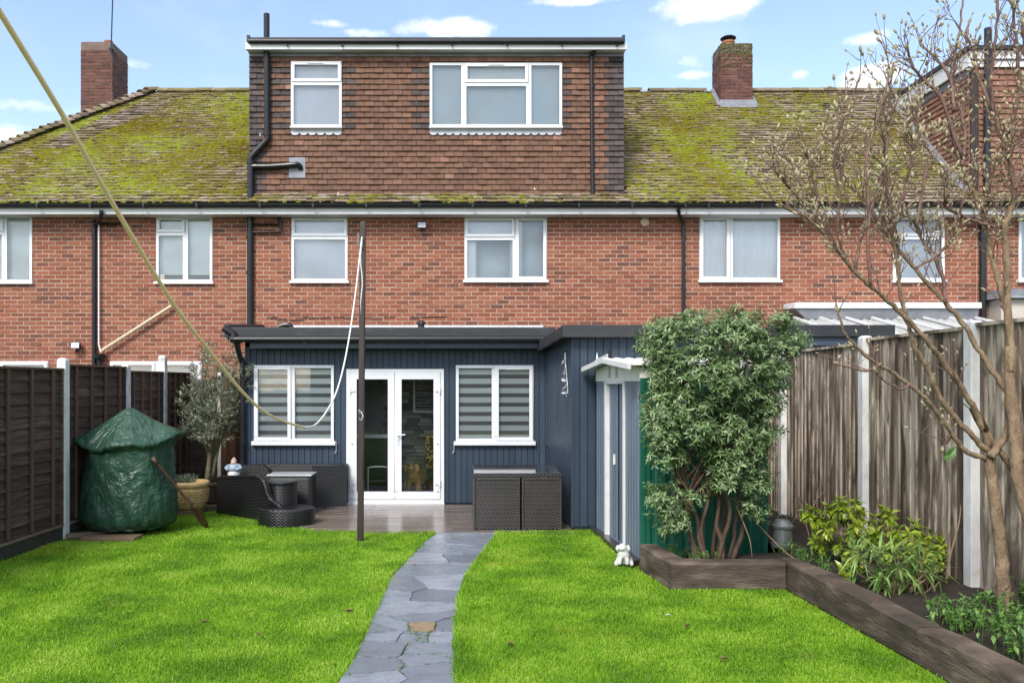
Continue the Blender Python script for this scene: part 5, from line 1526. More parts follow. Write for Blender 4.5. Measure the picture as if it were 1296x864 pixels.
for i in range(len(rposts) - 1):
    p, q = Vector(rposts[i][:2] + (0,)), Vector(rposts[i+1][:2] + (0,)); d_ = (q - p).normalized(); L = (q - p).length
    s = Vector((-d_.y, d_.x, 0));
    if s.x < 0: s = -s                                    # away from the lawn
    T = Matrix(((d_.x, s.x, 0, p.x), (d_.y, s.y, 0, p.y), (0, 0, 1, 0), (0, 0, 0, 1)))
    pn = MB(); pn.T = T
    for zz in (.5, 1.3, 2.1): pn.box(.05, L - .05, .022, .06, zz, zz + .07)
    pan = pn.build('fence_panel', M['batten'], rfn)
    nb = round((L - .1) / .098); w_ = (L - .1) / nb
    for k in range(nb):
        x = .05 + (k + .5) * w_; zt = t_l[i] + (t_r[i] - t_l[i]) * k / nb
        inst('board', FEA, pan, T @ Matrix.Translation((x, random.uniform(-.004, .004), .16)) @ Matrix.Rotation(random.gauss(0, .003), 4, 'Y') @ Matrix.Diagonal((w_ * 1.06, 1, zt - .17 + random.uniform(-.006, .004), 1)))
    mb = MB(); mb.T = T; mb.hexa([(.04, -.025, t_l[i] - .012), (L - .04, -.025, t_r[i] - .012), (L - .04, .06, t_r[i] - .012), (.04, .06, t_l[i] - .012)], [(.04, -.025, t_l[i] + .018), (L - .04, -.025, t_r[i] + .018), (L - .04, .06, t_r[i] + .018), (.04, .06, t_l[i] + .018)]); mb.build('capping', M['boards'], pan)
    mb = MB(); mb.T = T; mb.box(.03, L - .03, -.015, .03, -.05, .158); mb.build('gravel_board', M['gravelboard'], rfn)

# screen of greenery added out of view, blocks bright low sky in the panes
random.seed(2)
hd = MB(); nx, nz = 60, 14; vs = []; fs = []
for i in range(nx + 1):
    for j in range(nz + 1):
        x = -7 + 13 * i / nx; z = 3.6 * j / nz
        vs.append((x, -10.4 + .35 * mnoise.noise(Vector((x * 1.3, z * 1.3, 1))) + .15 * mnoise.noise(Vector((x * 5, z * 5, 2))), z + (.3 * mnoise.noise(Vector((x * .9, 0, 7))) if j == nz else 0)))
for i in range(nx):
    for j in range(nz): a = i * (nz + 1) + j; fs.append((a, a + 1, a + nz + 2, a + nz + 1))
hd.add(vs, fs)
for x_ in (-7, 6): hd.box(x_ - .01, x_ + .01, -11.4, -10.4, 0, 3.4)
hd.box(-7, 6, -11.4, -11.38, 0, 3.4)
tag(hd.build('added_hedge', surf('added_hedge_foliage', [(0, (.02, .035, .012)), (1, (.07, .11, .035))], 14, rough=.9, bump=1, bscale=30, bdist=.05)), 'tall dark greenery added unseen behind the viewer to block low sky in the panes', 'added_hedge')
# ---------------------------------------------------------------- grass
def in_poly(px, py, poly):
    r = np.zeros(len(px), bool); n = len(poly); j = n - 1
    for i in range(n):
        xi, yi, xj, yj = poly[i].x, poly[i].y, poly[j].x, poly[j].y
        c = ((yi > py) != (yj > py)) & (px < (xj - xi) * (py - yi) / (yj - yi + 1e-12) + xi)
        r ^= c; j = i
    return r
def npnoise(x, y, f, seed):
    rs = np.random.RandomState(seed); o = np.zeros(len(x))
    for k in range(7):
        a = rs.uniform(0, 2*np.pi); ff = f * rs.uniform(.6, 1.6)
        o += np.sin((x*np.cos(a) + y*np.sin(a)) * ff + rs.uniform(0, 6.28) + 1.3*np.sin((x*np.sin(a) - y*np.cos(a)) * ff * .7 + rs.uniform(0, 6)))
    return o / 7 * 1.8
rs = np.random.RandomState(5)
X, Y = [], []
for y0 in np.arange(3.6, 12.4, .2):
    dens = min(22000, 22000 * (5.6 / (y0 + .1))**1.3)
    hw0, hw1 = -(CX + 60) * (y0 + .2) / F, (1296 - CX + 40) * (y0 + .2) / F
    hw0 = max(hw0, -5.2); hw1 = min(hw1, 3.3)
    n = int(dens * .2 * (hw1 - hw0))
    X.append(rs.uniform(hw0, hw1, n)); Y.append(rs.uniform(y0, y0 + .2, n))
X = np.concatenate(X); Y = np.concatenate(Y)
jx, jy = X + rs.normal(0, .012, len(X)), Y + rs.normal(0, .012, len(X))
ok = in_poly(jx, jy, lawnL) | in_poly(jx, jy, lawnR)
X, Y = X[ok], Y[ok]
pat = npnoise(X, Y, 2.2, 1); pat2 = npnoise(X, Y, 7, 2)
keep = rs.uniform(0, 1, len(X)) < .80 + .25 * pat
X, Y, pat, pat2 = X[keep], Y[keep], pat[keep], pat2[keep]
nb_ = len(X)
# ragged longer fringe along the path, sleepers and furniture happens by itself where mowing misses: lengthen there
def dist_path(x, y):
    yl = np.array([p.y for p in PLg])[::-1]; xl = np.array([p.x for p in PLg])[::-1]; xr = np.array([p.x for p in PRg])[::-1]; yr = np.array([p.y for p in PRg])[::-1]
    return np.minimum(np.abs(x - np.interp(y, yl, xl)), np.abs(x - np.interp(y, yr, xr)))
edge_ = np.exp(-dist_path(X, Y) / .05)
hgt_ = (.019 + .007 * pat + .006 * pat2 + rs.gamma(2, .0045, nb_)) * (1 + 1.1 * edge_)
hgt_ = np.clip(hgt_, .010, .07)
wid = rs.uniform(.0026, .0046, nb_) * (1 + .10 * np.maximum(Y - 5, 0))
ang = rs.uniform(0, 2*np.pi, nb_); lean = rs.uniform(.2, 1.25, nb_); la = rs.uniform(0, 2*np.pi, nb_) 
dx, dy = np.cos(la) * lean * hgt_, np.sin(la) * lean * hgt_
sx, sy = np.cos(ang) * wid / 2, np.sin(ang) * wid / 2
Z = .018 * npnoise(X, Y, 1.3, 9) * .6 - .006
V = np.zeros((nb_, 5, 3))
V[:, 0] = np.stack([X - sx, Y - sy, Z], 1); V[:, 1] = np.stack([X + sx, Y + sy, Z], 1)
mx, my, mz = X + dx * .35, Y + dy * .35, Z + hgt_ * .6
V[:, 2] = np.stack([mx + sx * .8, my + sy * .8, mz], 1); V[:, 3] = np.stack([mx - sx * .8, my - sy * .8, mz], 1)
V[:, 4] = np.stack([X + dx, Y + dy, Z + hgt_ * (1 - .38 * lean)], 1)
me = bpy.data.meshes.new('grass')
me.vertices.add(nb_ * 5); me.vertices.foreach_set('co', V.reshape(-1))
base = np.arange(nb_)[:, None] * 5
loops = np.concatenate([base + np.array([[0, 1, 2, 3]]), base + np.array([[3, 2, 4]])], 1).reshape(-1)
me.loops.add(nb_ * 7); me.loops.foreach_set('vertex_index', loops.astype(np.int32))
me.polygons.add(nb_ * 2)
st = (np.arange(nb_)[:, None] * 7 + np.array([[0, 4]])).reshape(-1)
me.polygons.foreach_set('loop_start', st.astype(np.int32))
at_ = me.attributes.new('rnd', 'FLOAT', 'FACE'); at_.data.foreach_set('value', np.repeat(rs.uniform(0, 1, nb_), 2).astype(np.float32))
me.update(calc_edges=True)
t = NT('grass_blade')
r = t.math('ADD', t.math('MULTIPLY', t.rnd(), .40), t.math('MULTIPLY', t.rng(t.noise(1.5, 5), .33, .67), .60))
c = t.ramp(r, [(0, (.075, .19, .010)), (.3, (.17, .37, .014)), (.7, (.29, .52, .026)), (1, (.48, .63, .10))])
c = t.mix(t.math('MULTIPLY', t.rng(t.noise(.9, 4), .58, .74), t.rng(t.noise(7, 3), .35, .65, 0, .7)), c, (.50, .48, .04))
c = t.mix(t.rng(t.rnd(), .955, .96, 0, .8), c, (.30, .25, .10))
t.bsdf(c, .5, spec=.35, transl=.35); M['grass'] = t.mat
me.materials.append(M['grass'])
go = link(bpy.data.objects.new('grass', me)); kind(go, 'stuff'); go['label'] = 'short lush green lawn grass on both sides of the slate path'

# ---------------------------------------------------------------- covered barbecue, plank, spade
random.seed(11)
cb = thing('covered_barbecue', 'round garden barbecue shrouded in a crumpled dark green tarpaulin beside the dark fence', 'barbecue', (-4.36, 10.62, 0))
CC = Vector((-4.36, 10.62, 0))
mb = MB()
# (height, radius) from peak to brim, then down the skirt
PF = [(1.575, .012), (1.562, .06), (1.50, .16), (1.435, .27), (1.375, .38), (1.32, .49), (1.27, .59), (1.235, .665), (1.218, .69), (1.203, .675), (1.185, .62), (1.12, .575), (1.03, .555), (.95, .55), (.86, .55), (.77, .555), (.68, .56), (.59, .565), (.50, .575), (.41, .585), (.32, .595), (.24, .60), (.17, .595), (.12, .57), (.085, .52)]
def ridged(q): return 1 - 2 * abs(mnoise.noise(q))
na = 120
vs = []; fs = []
for i, (z, r) in enumerate(PF):
    for k in range(na):
        a = 2*math.pi*k/na; ca, sa = math.cos(a), math.sin(a); rr_ = r; zz = z
        if i >= 11:                                          # skirt: hanging folds and slanting creases
            dn_ = min(1, (i - 10) / 3)
            sl = z + .35 * math.sin(a * 1.0 + .6)                # folds swing down from the brim
            rr_ += dn_ * (.030 * mnoise.noise(Vector((ca * 2.2, sa * 2.2, z * .7 + 3))) + .040 * ridged(Vector((ca * 2.4 + sl * 1.5, sa * 2.4, sl * .9))) + .030 * ridged(Vector((ca * 4.5 - sl * 3, sa * 4.5 + sl * 2, sl * 2.2))) + .013 * ridged(Vector((ca * 8 + sl * 3, sa * 8, z * 9))) + .006 * ridged(Vector((ca * 16, sa * 16, z * 20))))
        else:
            f_ = min(1, i / 6)
            rr_ *= 1 + f_ * (.05 * math.cos(2 * a) + .035 * math.cos(5 * a + .8) + .035 * mnoise.noise(Vector((ca * 1.7, sa * 1.7, 5))))
            zz += f_ * (.03 * ca - .10 * max(0, -sa)**1.5 * (r / .69)**1.6 - .05 * (r / .69)**2 * (.5 + .5 * math.cos(5 * a + .8 + math.pi)) + .022 * ridged(Vector((ca * 2.2, sa * 2.2, r * .8))) + .014 * ridged(Vector((ca * 5, sa * 5, r * 1.5))) + .007 * mnoise.noise(Vector((ca * 14, sa * 14, r * 9))))
        if 8 <= i <= 11: zz -= .035 * (i - 7) / 4 * ridged(Vector((ca * 3, sa * 3, 8))) + .05 * max(0, -sa)**1.5 * (i - 8) / 3
        rr_ *= .93; px_ = CC.x + rr_ * ca * .97 + (.03 * max(0, ca) if 5 < i < 11 else 0)
        vs.append((px_, CC.y + rr_ * sa * .84, zz + (.02 * mnoise.noise(Vector((ca * 5, sa * 5, 0))) if i > 20 else 0)))
for i in range(len(PF) - 1):
    for k in range(na):
        k2 = (k+1) % na; fs.append((i*na + k, (i+1)*na + k, (i+1)*na + k2, i*na + k2))
fs.append(tuple(range(na)))
mb.add(vs, fs)
t = NT('green_tarpaulin')
def crease(sc, dist=0.6):
    n_ = t.noise(sc, 3, .5, dist=dist); return t.math('SUBTRACT', 1.0, t.math('MULTIPLY', t.math('ABSOLUTE', t.math('SUBTRACT', n_, .5)), 2.0))
n1 = t.bump(crease((3.0, 3.0, 1.6), .9), .8, .07); n2 = t.bump(crease((7, 7, 8), 1.2), .6, .022, n1); n3 = t.bump(t.noise((14, 14, 30), 3, .5, dist=1.0), .35, .010, n2)
w1 = t.noise((3, 3, 4), 4)
c = t.mix(t.noise(9, 4), (.014, .046, .027), (.024, .074, .047)); c = t.mix(t.rng(t.noise(4, 5, .6), .48, .8, 0, .45), c, (.085, .14, .115))
t.bsdf(c, t.rng(w1, .3, .7, .26, .44), n3, .5); M['tarp'] = t.mat
cov = mb.build('tarpaulin_cover', M['tarp'], cb, smooth=True)

b = MB(); b.tube([(CC.x + .50*math.cos(2*math.pi*k/36)*.97, CC.y + .50*math.sin(2*math.pi*k/36)*.84, .085 + .012*math.sin(k*2.1)) for k in range(37)], .022, 6); b.build('drawn_hem', M['tarp'], cb, smooth=True)
b = MB()
for k in range(3): a = 2.1*k + .4; b.tube([(CC.x + .38*math.cos(a), CC.y + .3*math.sin(a), -.02), (CC.x + .3*math.cos(a), CC.y + .24*math.sin(a), .5)], .02, 8)
b.build('leg', M['black'], cb)
b = MB(); p0_, p1_ = gp(104, 683), gp(170, 684); b.box(p0_.x, p1_.x, p1_.y - .02, p1_.y + .26, -.02, .035); tag(b.build('wooden_plank', M['plankwood'], bevel=.006), 'short weathered plank on the grass in front of the tarpaulin', 'plank')
b = MB(); b.hexa([(-4.92, 10.1, 0), (-4.55, 10.35, 0), (-4.6, 10.45, 0), (-4.97, 10.2, 0)], [(-4.92, 10.1, .05), (-4.55, 10.35, .05), (-4.6, 10.45, .05), (-4.97, 10.2, .05)]); tag(b.build('wooden_plank', M['rail']), 'pale offcut of timber between the first concrete post and the tarpaulin', 'plank')

sp = thing('spade', 'rusty brown long-handled spade leaning against the green tarpaulin, blade in the grass', 'spade', gp(260, 667))
h0, h1, h2, tip = at(194, 581, 10.26), at(232, 626, 10.55), at(244, 638, 10.62), gp(260.5, 667.5)
b = MB(); b.tube(spline([h0, h0.lerp(h1, .5), h1, h2], 5), .019, 10); b.build('shaft', M['rust'], sp, smooth=True)
b = MB(); b.tube([h0 + Vector((-.01, 0, .02)), h0.lerp(h1, .13)], .024, 10); b.build('grip', M['batten'], sp, smooth=True)
ax = (tip - h2).normalized(); sd = ax.cross(Vector((.5, 1, .2))).normalized(); nn_ = sd.cross(ax)
b = MB(); vs = []; rows_ = [(0, .022, .02), (.06, .055, .03), (.12, .085, .022), (.3, .088, .012), (.75, .082, .010), (.93, .06, .012), (1, .02, .014)]
L_ = (tip - h2).length
for u, w_, cv in rows_:
    for q in (-1, -.5, 0, .5, 1): vs.append(h2 + ax * (L_ * u) + sd * (w_ * q) - nn_ * (cv * (1 - q*q)))
m_ = len(vs)
vs += [v + nn_ * .006 for v in vs]
fs = []
for i in range(len(rows_) - 1):
    for k in range(4):
        a = i*5 + k; fs += [(a, a+1, a+6, a+5), (m_+a, m_+a+5, m_+a+6, m_+a+1)]
b.add(vs, fs); b.build('blade', M['rust'], sp, smooth=True)

# ---------------------------------------------------------------- planter, pot, plants by the left fence
tp = thing('timber_planter', 'raised planter of old timbers at the foot of the olive tree', 'planter', (-4.2, 13, 0))
sleeper(tp, (-4.34, 12.42, 0), (-3.98, 13.55, 0), .14, .28, 1); sleeper(tp, (-4.86, 12.5, 0), (-4.42, 12.44, 0), .14, .28, 1)
b = MB(); b.poly([Vector((-4.85, 12.6, .24)), Vector((-4.4, 12.56, .24)), Vector((-4.08, 13.6, .24)), Vector((-4.85, 13.9, .24))]); b.build('planting_soil', M['soil'], tp)
pt = thing('flower_pot', 'squat yellow glazed pot with a woven relief pattern', 'pot', (fx(240, 12.15), 12.15, .06))
pc = Vector((fx(240, 12.15), 12.15, .065))
b = MB(); b.lathe([(.20, 0), (.225, .02), (.245, .10), (.262, .22), (.266, .30), (.262, .312), (.280, .325), (.283, .375), (.272, .392), (.262, .40), (.245, .395), (.240, .34)], pc, 40); b.build('bowl', M['pot'], pt, smooth=True)
b = MB(); b.lathe([(.24, .345), (.02, .36)], pc, 20); b.build('potting_soil', M['soil'], pt)
kn = MB(); t = 0
for r_ in range(5):
    for k in range(36):
        a = 2*math.pi*(k + (r_ % 2)*.5)/36; z = .12 + r_ * .038; rr_ = .2555 + (z - .10) * .10
        if math.sin(a) < .35: kn.ball((pc.x + rr_*math.cos(a), pc.y + rr_*math.sin(a), pc.z + z), (.013, .013, .012), 6, 4)
kind(kn.build('woven_relief', M['pot'], pt, smooth=True), 'stuff')
b = MB(); b.box(-4.75, -3.9, 11.9, 12.36, -.02, .06); tag(b.build('wooden_plank', M['plankwood'], bevel=.006), 'broad plank under the yellow flower pot', 'plank')

def leafmat(name, stops, rough=.42, transl=.2, spec=.5):
    t = NT(name); r = t.rnd()
    f = t.math('ADD', t.math('MULTIPLY', r, .75), t.math('MULTIPLY', t.noise(3, 3), .25))
    t.bsdf(t.ramp(f, stops), rough, spec=spec, transl=transl); return t.mat
M['bark'] = surf('grey_brown_bark', [(0, (.075, .055, .04)), (.5, (.16, .12, .088)), (1, (.27, .21, .155))], (12, 12, 5), rough=.85, bump=.8, bscale=45, bdist=.01)
M['oliveleaf'] = leafmat('olive_leaf', [(0, (.05, .07, .04)), (.5, (.16, .19, .125)), (1, (.44, .48, .35))], .5, .12)
M['olivebark'] = surf('mossy_olive_bark', [(0, (.10, .085, .04)), (1, (.25, .22, .12))], 12, rough=.9, bump=.6)
M['lavleaf'] = leafmat('lavender_leaf', [(0, (.06, .10, .05)), (1, (.20, .26, .16))], .6, .15)
M['bushleaf'] = leafmat('evergreen_leaf', [(0, (.030, .066, .018)), (.35, (.085, .155, .045)), (.68, (.175, .265, .095)), (.93, (.36, .43, .24)), (1, (.33, .42, .06))], .36, .18)
M['rhodo'] = leafmat('rhododendron_leaf', [(0, (.085, .14, .012)), (.5, (.255, .345, .026)), (1, (.50, .56, .07))], .3, .22)
M['blade'] = leafmat('strap_leaf', [(0, (.04, .09, .025)), (.5, (.11, .21, .045)), (.85, (.25, .38, .10)), (1, (.40, .38, .13))], .4, .2)
M['weed'] = leafmat('groundcover_leaf', [(0, (.04, .10, .02)), (.6, (.10, .22, .04)), (1, (.22, .36, .08))], .45, .25)
M['drystem'] = surf('dry_stem', [(0, (.14, .085, .05)), (1, (.36, .26, .16))], 20, rough=.85)

lv = thing('lavender', 'small grey-green bushy plant growing in the yellow pot', 'plant', (pc.x - .06, pc.y, pc.z + .35))
b = MB()
for i in range(150):
    a = random.uniform(0, 6.28); r_ = .14 * math.sqrt(random.random()); p = Vector((pc.x - .07 + r_*math.cos(a), pc.y + r_*math.sin(a)*.9, pc.z + .35))
    d_ = Vector((math.cos(a) * r_ * 4, math.sin(a) * r_ * 4, 1)).normalized(); L_ = random.uniform(.08, .16)
    for k in range(5):
        b.rv = random.random(); b.leaf(p + d_ * (L_ * k / 5), (d_ + rvec() * .6).normalized(), rvec(), .045, .009, .1)
b.build('foliage', M['lavleaf'], lv)

def limb(mb, p, q, r0, r1, wob=.03, n=6, sides=7):
    p, q = Vector(p), Vector(q); pts = []; L_ = (q - p).length
    o = Vector((random.uniform(-9, 9),) * 3)
    for i in range(n + 1):
        t = i / n; k = p.lerp(q, t)
        if 0 < i: k += Vector((mnoise.noise(o + Vector((t*2.5, 0, 0))), mnoise.noise(o + Vector((0, t*2.5, 0))), mnoise.noise(o + Vector((0, 0, t*2.5)))*.5)) * wob * L_ * t
        pts.append(k)
    mb.tube(pts, [r0 + (r1 - r0) * i / n for i in range(n + 1)], sides)
    return pts

# olive
random.seed(31)
ol = thing('olive_tree', 'grey-green olive tree between the dark fence and the extension', 'tree', (-4.1, 13.1, .24))
tk = MB(); lf = MB(); D0 = 13.05
trunk = limb(tk, at(262, 612, D0), at(268, 556, D0), .045, .032, .08)
trunk2 = limb(tk, at(268, 606, D0 + .05), at(281, 545, D0 + .05), .03, .02, .1)
ctrl = [(250, 470), (262, 452), (285, 446), (306, 440), (316, 452), (300, 470), (283, 480), (262, 490), (245, 500), (236, 520), (250, 530), (270, 520), (292, 510), (308, 500), (298, 530), (276, 545), (262, 550), (240, 545), (232, 505), (313, 470), (255, 445), (287, 460), (270, 470)]
for px, py in ctrl:
    d_ = D0 + random.uniform(-.35, .3)
    q = at(px, py, d_)
    st_ = random.choice(trunk[3:] + trunk2[3:])
    pts = limb(tk, st_, q, .013, .004, .18, 8, 5)
    twigs = [(p, (pts[min(i+1, len(pts)-1)] - pts[max(i-1, 0)]).normalized()) for i, p in enumerate(pts) if i > 3]
    for p, dr in twigs:
        for _ in range(5 if py > 460 else 4):
            td = (dr * .5 + rvec() * .8 + Vector((0, 0, .35))).normalized(); Lt = random.uniform(.14, .30)
            tk.tube([p, p + td * Lt * .5 + rvec() * .01, p + td * Lt], [.004, .003, .0015], 4, False)
            for k in range(13):
                u = k / 13; b0 = p + td * (Lt * (.1 + .9*u)); lf.rv = random.random()
                dl = (td * .7 + td.orthogonal().normalized() * 0 + rvec() * .75).normalized()
                lf.leaf(b0, dl, rvec(), random.uniform(.05, .085), random.uniform(.011, .017), .12)
tk.build('trunk', M['olivebark'], ol, smooth=True)
lf.build('crown', M['oliveleaf'], ol)

# gnome on the corner block
gd = 12.35; gx, gz = fx(296, gd), fz(604, gd)
gn = thing('garden_gnome', 'small figurine in a blue jacket with pale beard on the rattan block', 'figurine', (gx, gd, gz))
b = MB(); b.lathe([(.085, 0), (.092, .03), (.088, .09), (.075, .10)], (gx, gd, gz), 14); b.build('base', M['stone_white'], gn, smooth=True)
b = MB(); b.lathe([(.07, .09), (.10, .12), (.095, .17), (.06, .205), (.03, .21)], (gx, gd, gz), 14)
for s in (-1, 1): b.tube([(gx + s*.075, gd, gz + .18), (gx + s*.11, gd - .03, gz + .14), (gx + s*.06, gd - .09, gz + .125)], [.028, .028, .022], 8)
b.build('jacket', surf('blue_glaze', [(0, (.12, .19, .30)), (.5, (.25, .33, .42)), (1, (.55, .58, .60))], 25, rough=.4), gn, smooth=True)
b = MB(); b.ball((gx, gd - .01, gz + .225), (.042, .042, .045), 10, 8); b.ball((gx, gd - .053, gz + .222), .010, 6, 5); b.build('head', surf('painted_skin', [(0, (.55, .34, .25)), (1, (.62, .41, .31))], 20, rough=.5), gn, smooth=True)
b = MB(); b.lathe([(.044, .235), (.046, .25), (.03, .275), (.008, .30)], (gx, gd, gz), 12); b.build('cap', surf('worn_pink_paint', [(0, (.35, .22, .18)), (1, (.55, .48, .44))], 30, rough=.6), gn, smooth=True)
b = MB(); b.hexa([(gx-.035, gd-.06, gz+.13), (gx+.035, gd-.06, gz+.13), (gx+.025, gd-.03, gz+.13), (gx-.025, gd-.03, gz+.13)], [(gx-.038, gd-.052, gz+.205), (gx+.038, gd-.052, gz+.205), (gx+.03, gd-.02, gz+.205), (gx-.03, gd-.02, gz+.205)]); b.build('beard', M['stone_white'], gn, bevel=.01)

# ---------------------------------------------------------------- rattan furniture
def wall_profile(mb, p, q, prof, th, cap=True):
    """an upright woven panel from p to q (ground points) whose top follows prof [(u, z)], of thickness th, set back from the viewer"""
    p, q = Vector(p), Vector(q); d_ = (q - p).normalized(); s = Vector((-d_.y, d_.x, 0)); L_ = (q - p).length
    if s.y < 0: s = -s
    vs = []; fs = []; n = len(prof)
    for u, z in prof:
        k = p + d_ * (u * L_); vs += [k + Vector((0, 0, 0)), k + Vector((0, 0, z)), k + s * th + Vector((0, 0, z)), k + s * th]
    for i in range(n - 1):
        a, b_ = 4*i, 4*i + 4
        fs += [(a, b_, b_+1, a+1), (a+1, b_+1, b_+2, a+2), (a+2, b_+2, b_+3, a+3)]
    fs += [(0, 1, 2, 3), (4*n-4, 4*n-1, 4*n-2, 4*n-3)]
    mb.add(vs, fs)
    return p, d_, s, L_
sofa = thing('rattan_day_bed', 'black woven rattan lounge end with a tall back sweeping down to a low seat', 'sofa', (-2.9, 11.5, 0))
pL, pR = Vector((fx(274, 12.05), 12.05, 0)), Vector((fx(357, 11.1), 11.1, 0))
def up_(px):  # fraction along the panel under photo column px
    k = (px - CX) / F; d_ = pR - pL
    return (k * pL.y - pL.x) / (d_.x - k * d_.y)
def zat(px, py): y = pL.y + (pR.y - pL.y) * up_(px); return fz(py, y)
pr = [(274, 606.5), (284, 605), (300, 604.3), (315, 603.5), (325, 603.6), (330, 606), (334.5, 611), (337, 618), (338.5, 625), (341, 631), (345.5, 636), (351, 639.5), (355.5, 643), (357, 649)]
prof = [(up_(a), zat(a, b)) for a, b in pr]
b = MB(); wall_profile(b, pL, pR, prof, .07); b.build('side_panel', M['rattan'], sofa)
tr_ = MB(); dd = (pR - pL); tr_.tube([pL + dd * u + Vector((-.01, .035, z + .004)) for u, z in prof], .030, 8); tr_.build('woven_edge', M['rattan'], sofa, smooth=True)
# low rounded seat at the front end
cs = Vector((fx(362, 11.15), 11.17, 0)); b = MB(); zs = .225; n = 26; rim = []
for k in range(n): a = 2*math.pi*k/n; rim.append((cs.x + .40*math.cos(a) * (1 if math.cos(a) > 0 else 1.0), cs.y + .30*math.sin(a)))
b.lathe([(.37, -.02), (.385, .10), (.385, zs - .02), (.375, zs), (.30, zs + .004)], cs, 32, 1.0, .78); b.build('seat', M['rattan'], sofa, smooth=False)
bk = MB(); wall_profile(bk, pL + Vector((.05, .1, 0)), pL + Vector((.35, 1.0, 0)), [(0, .50), (1, .52)], .07); bk.build('backrest', M['rattan'], sofa)
sto = thing('rattan_stool', 'round black rattan stool standing behind the low seat', 'stool', (fx(357, 11.5), 11.55, 0))
b = MB(); cs2 = (fx(356.5, 11.5), 11.56, 0); b.lathe([(.20, 0), (.205, .04), (.20, .30), (.195, .50), (.205, .51)], cs2, 28); b.build('body', M['rattan'], sto, smooth=False)
b = MB(); b.lathe([(.212, .505), (.215, .525), (.20, .537), (.02, .54)], cs2, 28); b.build('top', M['rattan'], sto, smooth=False)
tb = thing('rattan_table', 'black rattan table with a pale reflective top', 'table', (-2.6, 12.2, 0))
b = MB(); x0, x1 = fx(341, 12.1), fx(394, 11.95); b.box(x0, x1, 11.95, 12.35, 0, .555); b.build('body', M['rattan'], tb, bevel=.05)
b = MB(); b.box(x0 - .005, x1 + .005, 11.94, 12.36, .556, .575); b.build('top', M['palest'], tb, bevel=.007)
bn = thing('rattan_bench', 'long black rattan bench with curved arm set against the dark blue boards', 'bench', (-2.7, 12.7, 0))
x0, x1 = fx(300, 12.7), fx(438, 12.7)
b = MB(); b.box(x0 + .2, x1, 12.88, 12.96, .03, .64); b.build('backrest', M['rattan'], bn, bevel=.015)
b = MB(); b.box(x0 + .2, x1 - .3, 12.66, 12.88, .05, .34); b.build('seat', M['rattan'], bn, bevel=.02)
b = MB(); wall_profile(b, (fx(395, 12.6), 12.60, 0), (x1 + .01, 12.72, 0), [(0, .62), (.5, .635), (.93, .64), (1, .60)], .06); b.build('end_panel', M['rattan'], bn)
b = MB(); wall_profile(b, (fx(402, 12.8), 12.80, .0), (fx(343, 12.8), 12.80, 0), [(0, .62), (.3, .63), (1, .62)], .05); b.build('back_cushion', M['rattan'], bn)
b = MB(); arm = [(0, .645), (.55, .66), (.75, .655), (.9, .61), (1, .52)]; wall_profile(b, (fx(304, 12.6), 12.6, 0), (fx(342, 12.5), 12.5, 0), arm, .10); b.build('arm', M['rattan'], bn)
ct = thing('rattan_block', 'low black rattan side block carrying the figurine', 'side table', (-3.55, 12.3, 0))
b = MB(); b.box(fx(279, 12.2), fx(304, 12.2), 12.12, 12.5, 0, gz - .003); b.build('body', M['rattan'], ct, bevel=.02)

# wicker cube set: glass-topped table with two chairs pushed in
x0, x1, xm_ = fx(598.5, 10.66), fx(713.5, 10.66), fx(659.5, 10.66)
x1 = min(x1, 1.185)
wt = thing('wicker_table', 'square dark brown wicker table with a glass top, chairs pushed beneath', 'table', ((x0+x1)/2, 11.2, 0))
y0, y1 = 10.70, 11.85; zt = .735
b = MB(); b.box(x0 - .005, x1 + .005, y0 - .03, y0 + .05, zt - .055, zt - .012); b.box(x0 - .005, x1 + .005, y1 - .05, y1, zt - .055, zt - .012)
b.box(x0 - .005, x0 + .075, y0 + .05, y1 - .05, zt - .055, zt - .012); b.box(x1 - .075, x1 + .005, y0 + .05, y1 - .05, zt - .055, zt - .012); b.build('rim', M['wicker'], wt, bevel=.006)
b = MB(); b.box(x0 + .01, x1 - .01, y0 - .01, y1 - .02, zt - .011, zt); b.build('glass_top', M['tableglass'], wt, bevel=.003)
for xx, yy in ((x0, y0 + .06), (x1 - .06, y0 + .06), (x0, y1 - .06), (x1 - .06, y1 - .06)):
    b = MB(); b.box(xx, xx + .06, yy, yy + .06, .0, zt - .056); b.build('leg', M['wicker'], wt, bevel=.004)
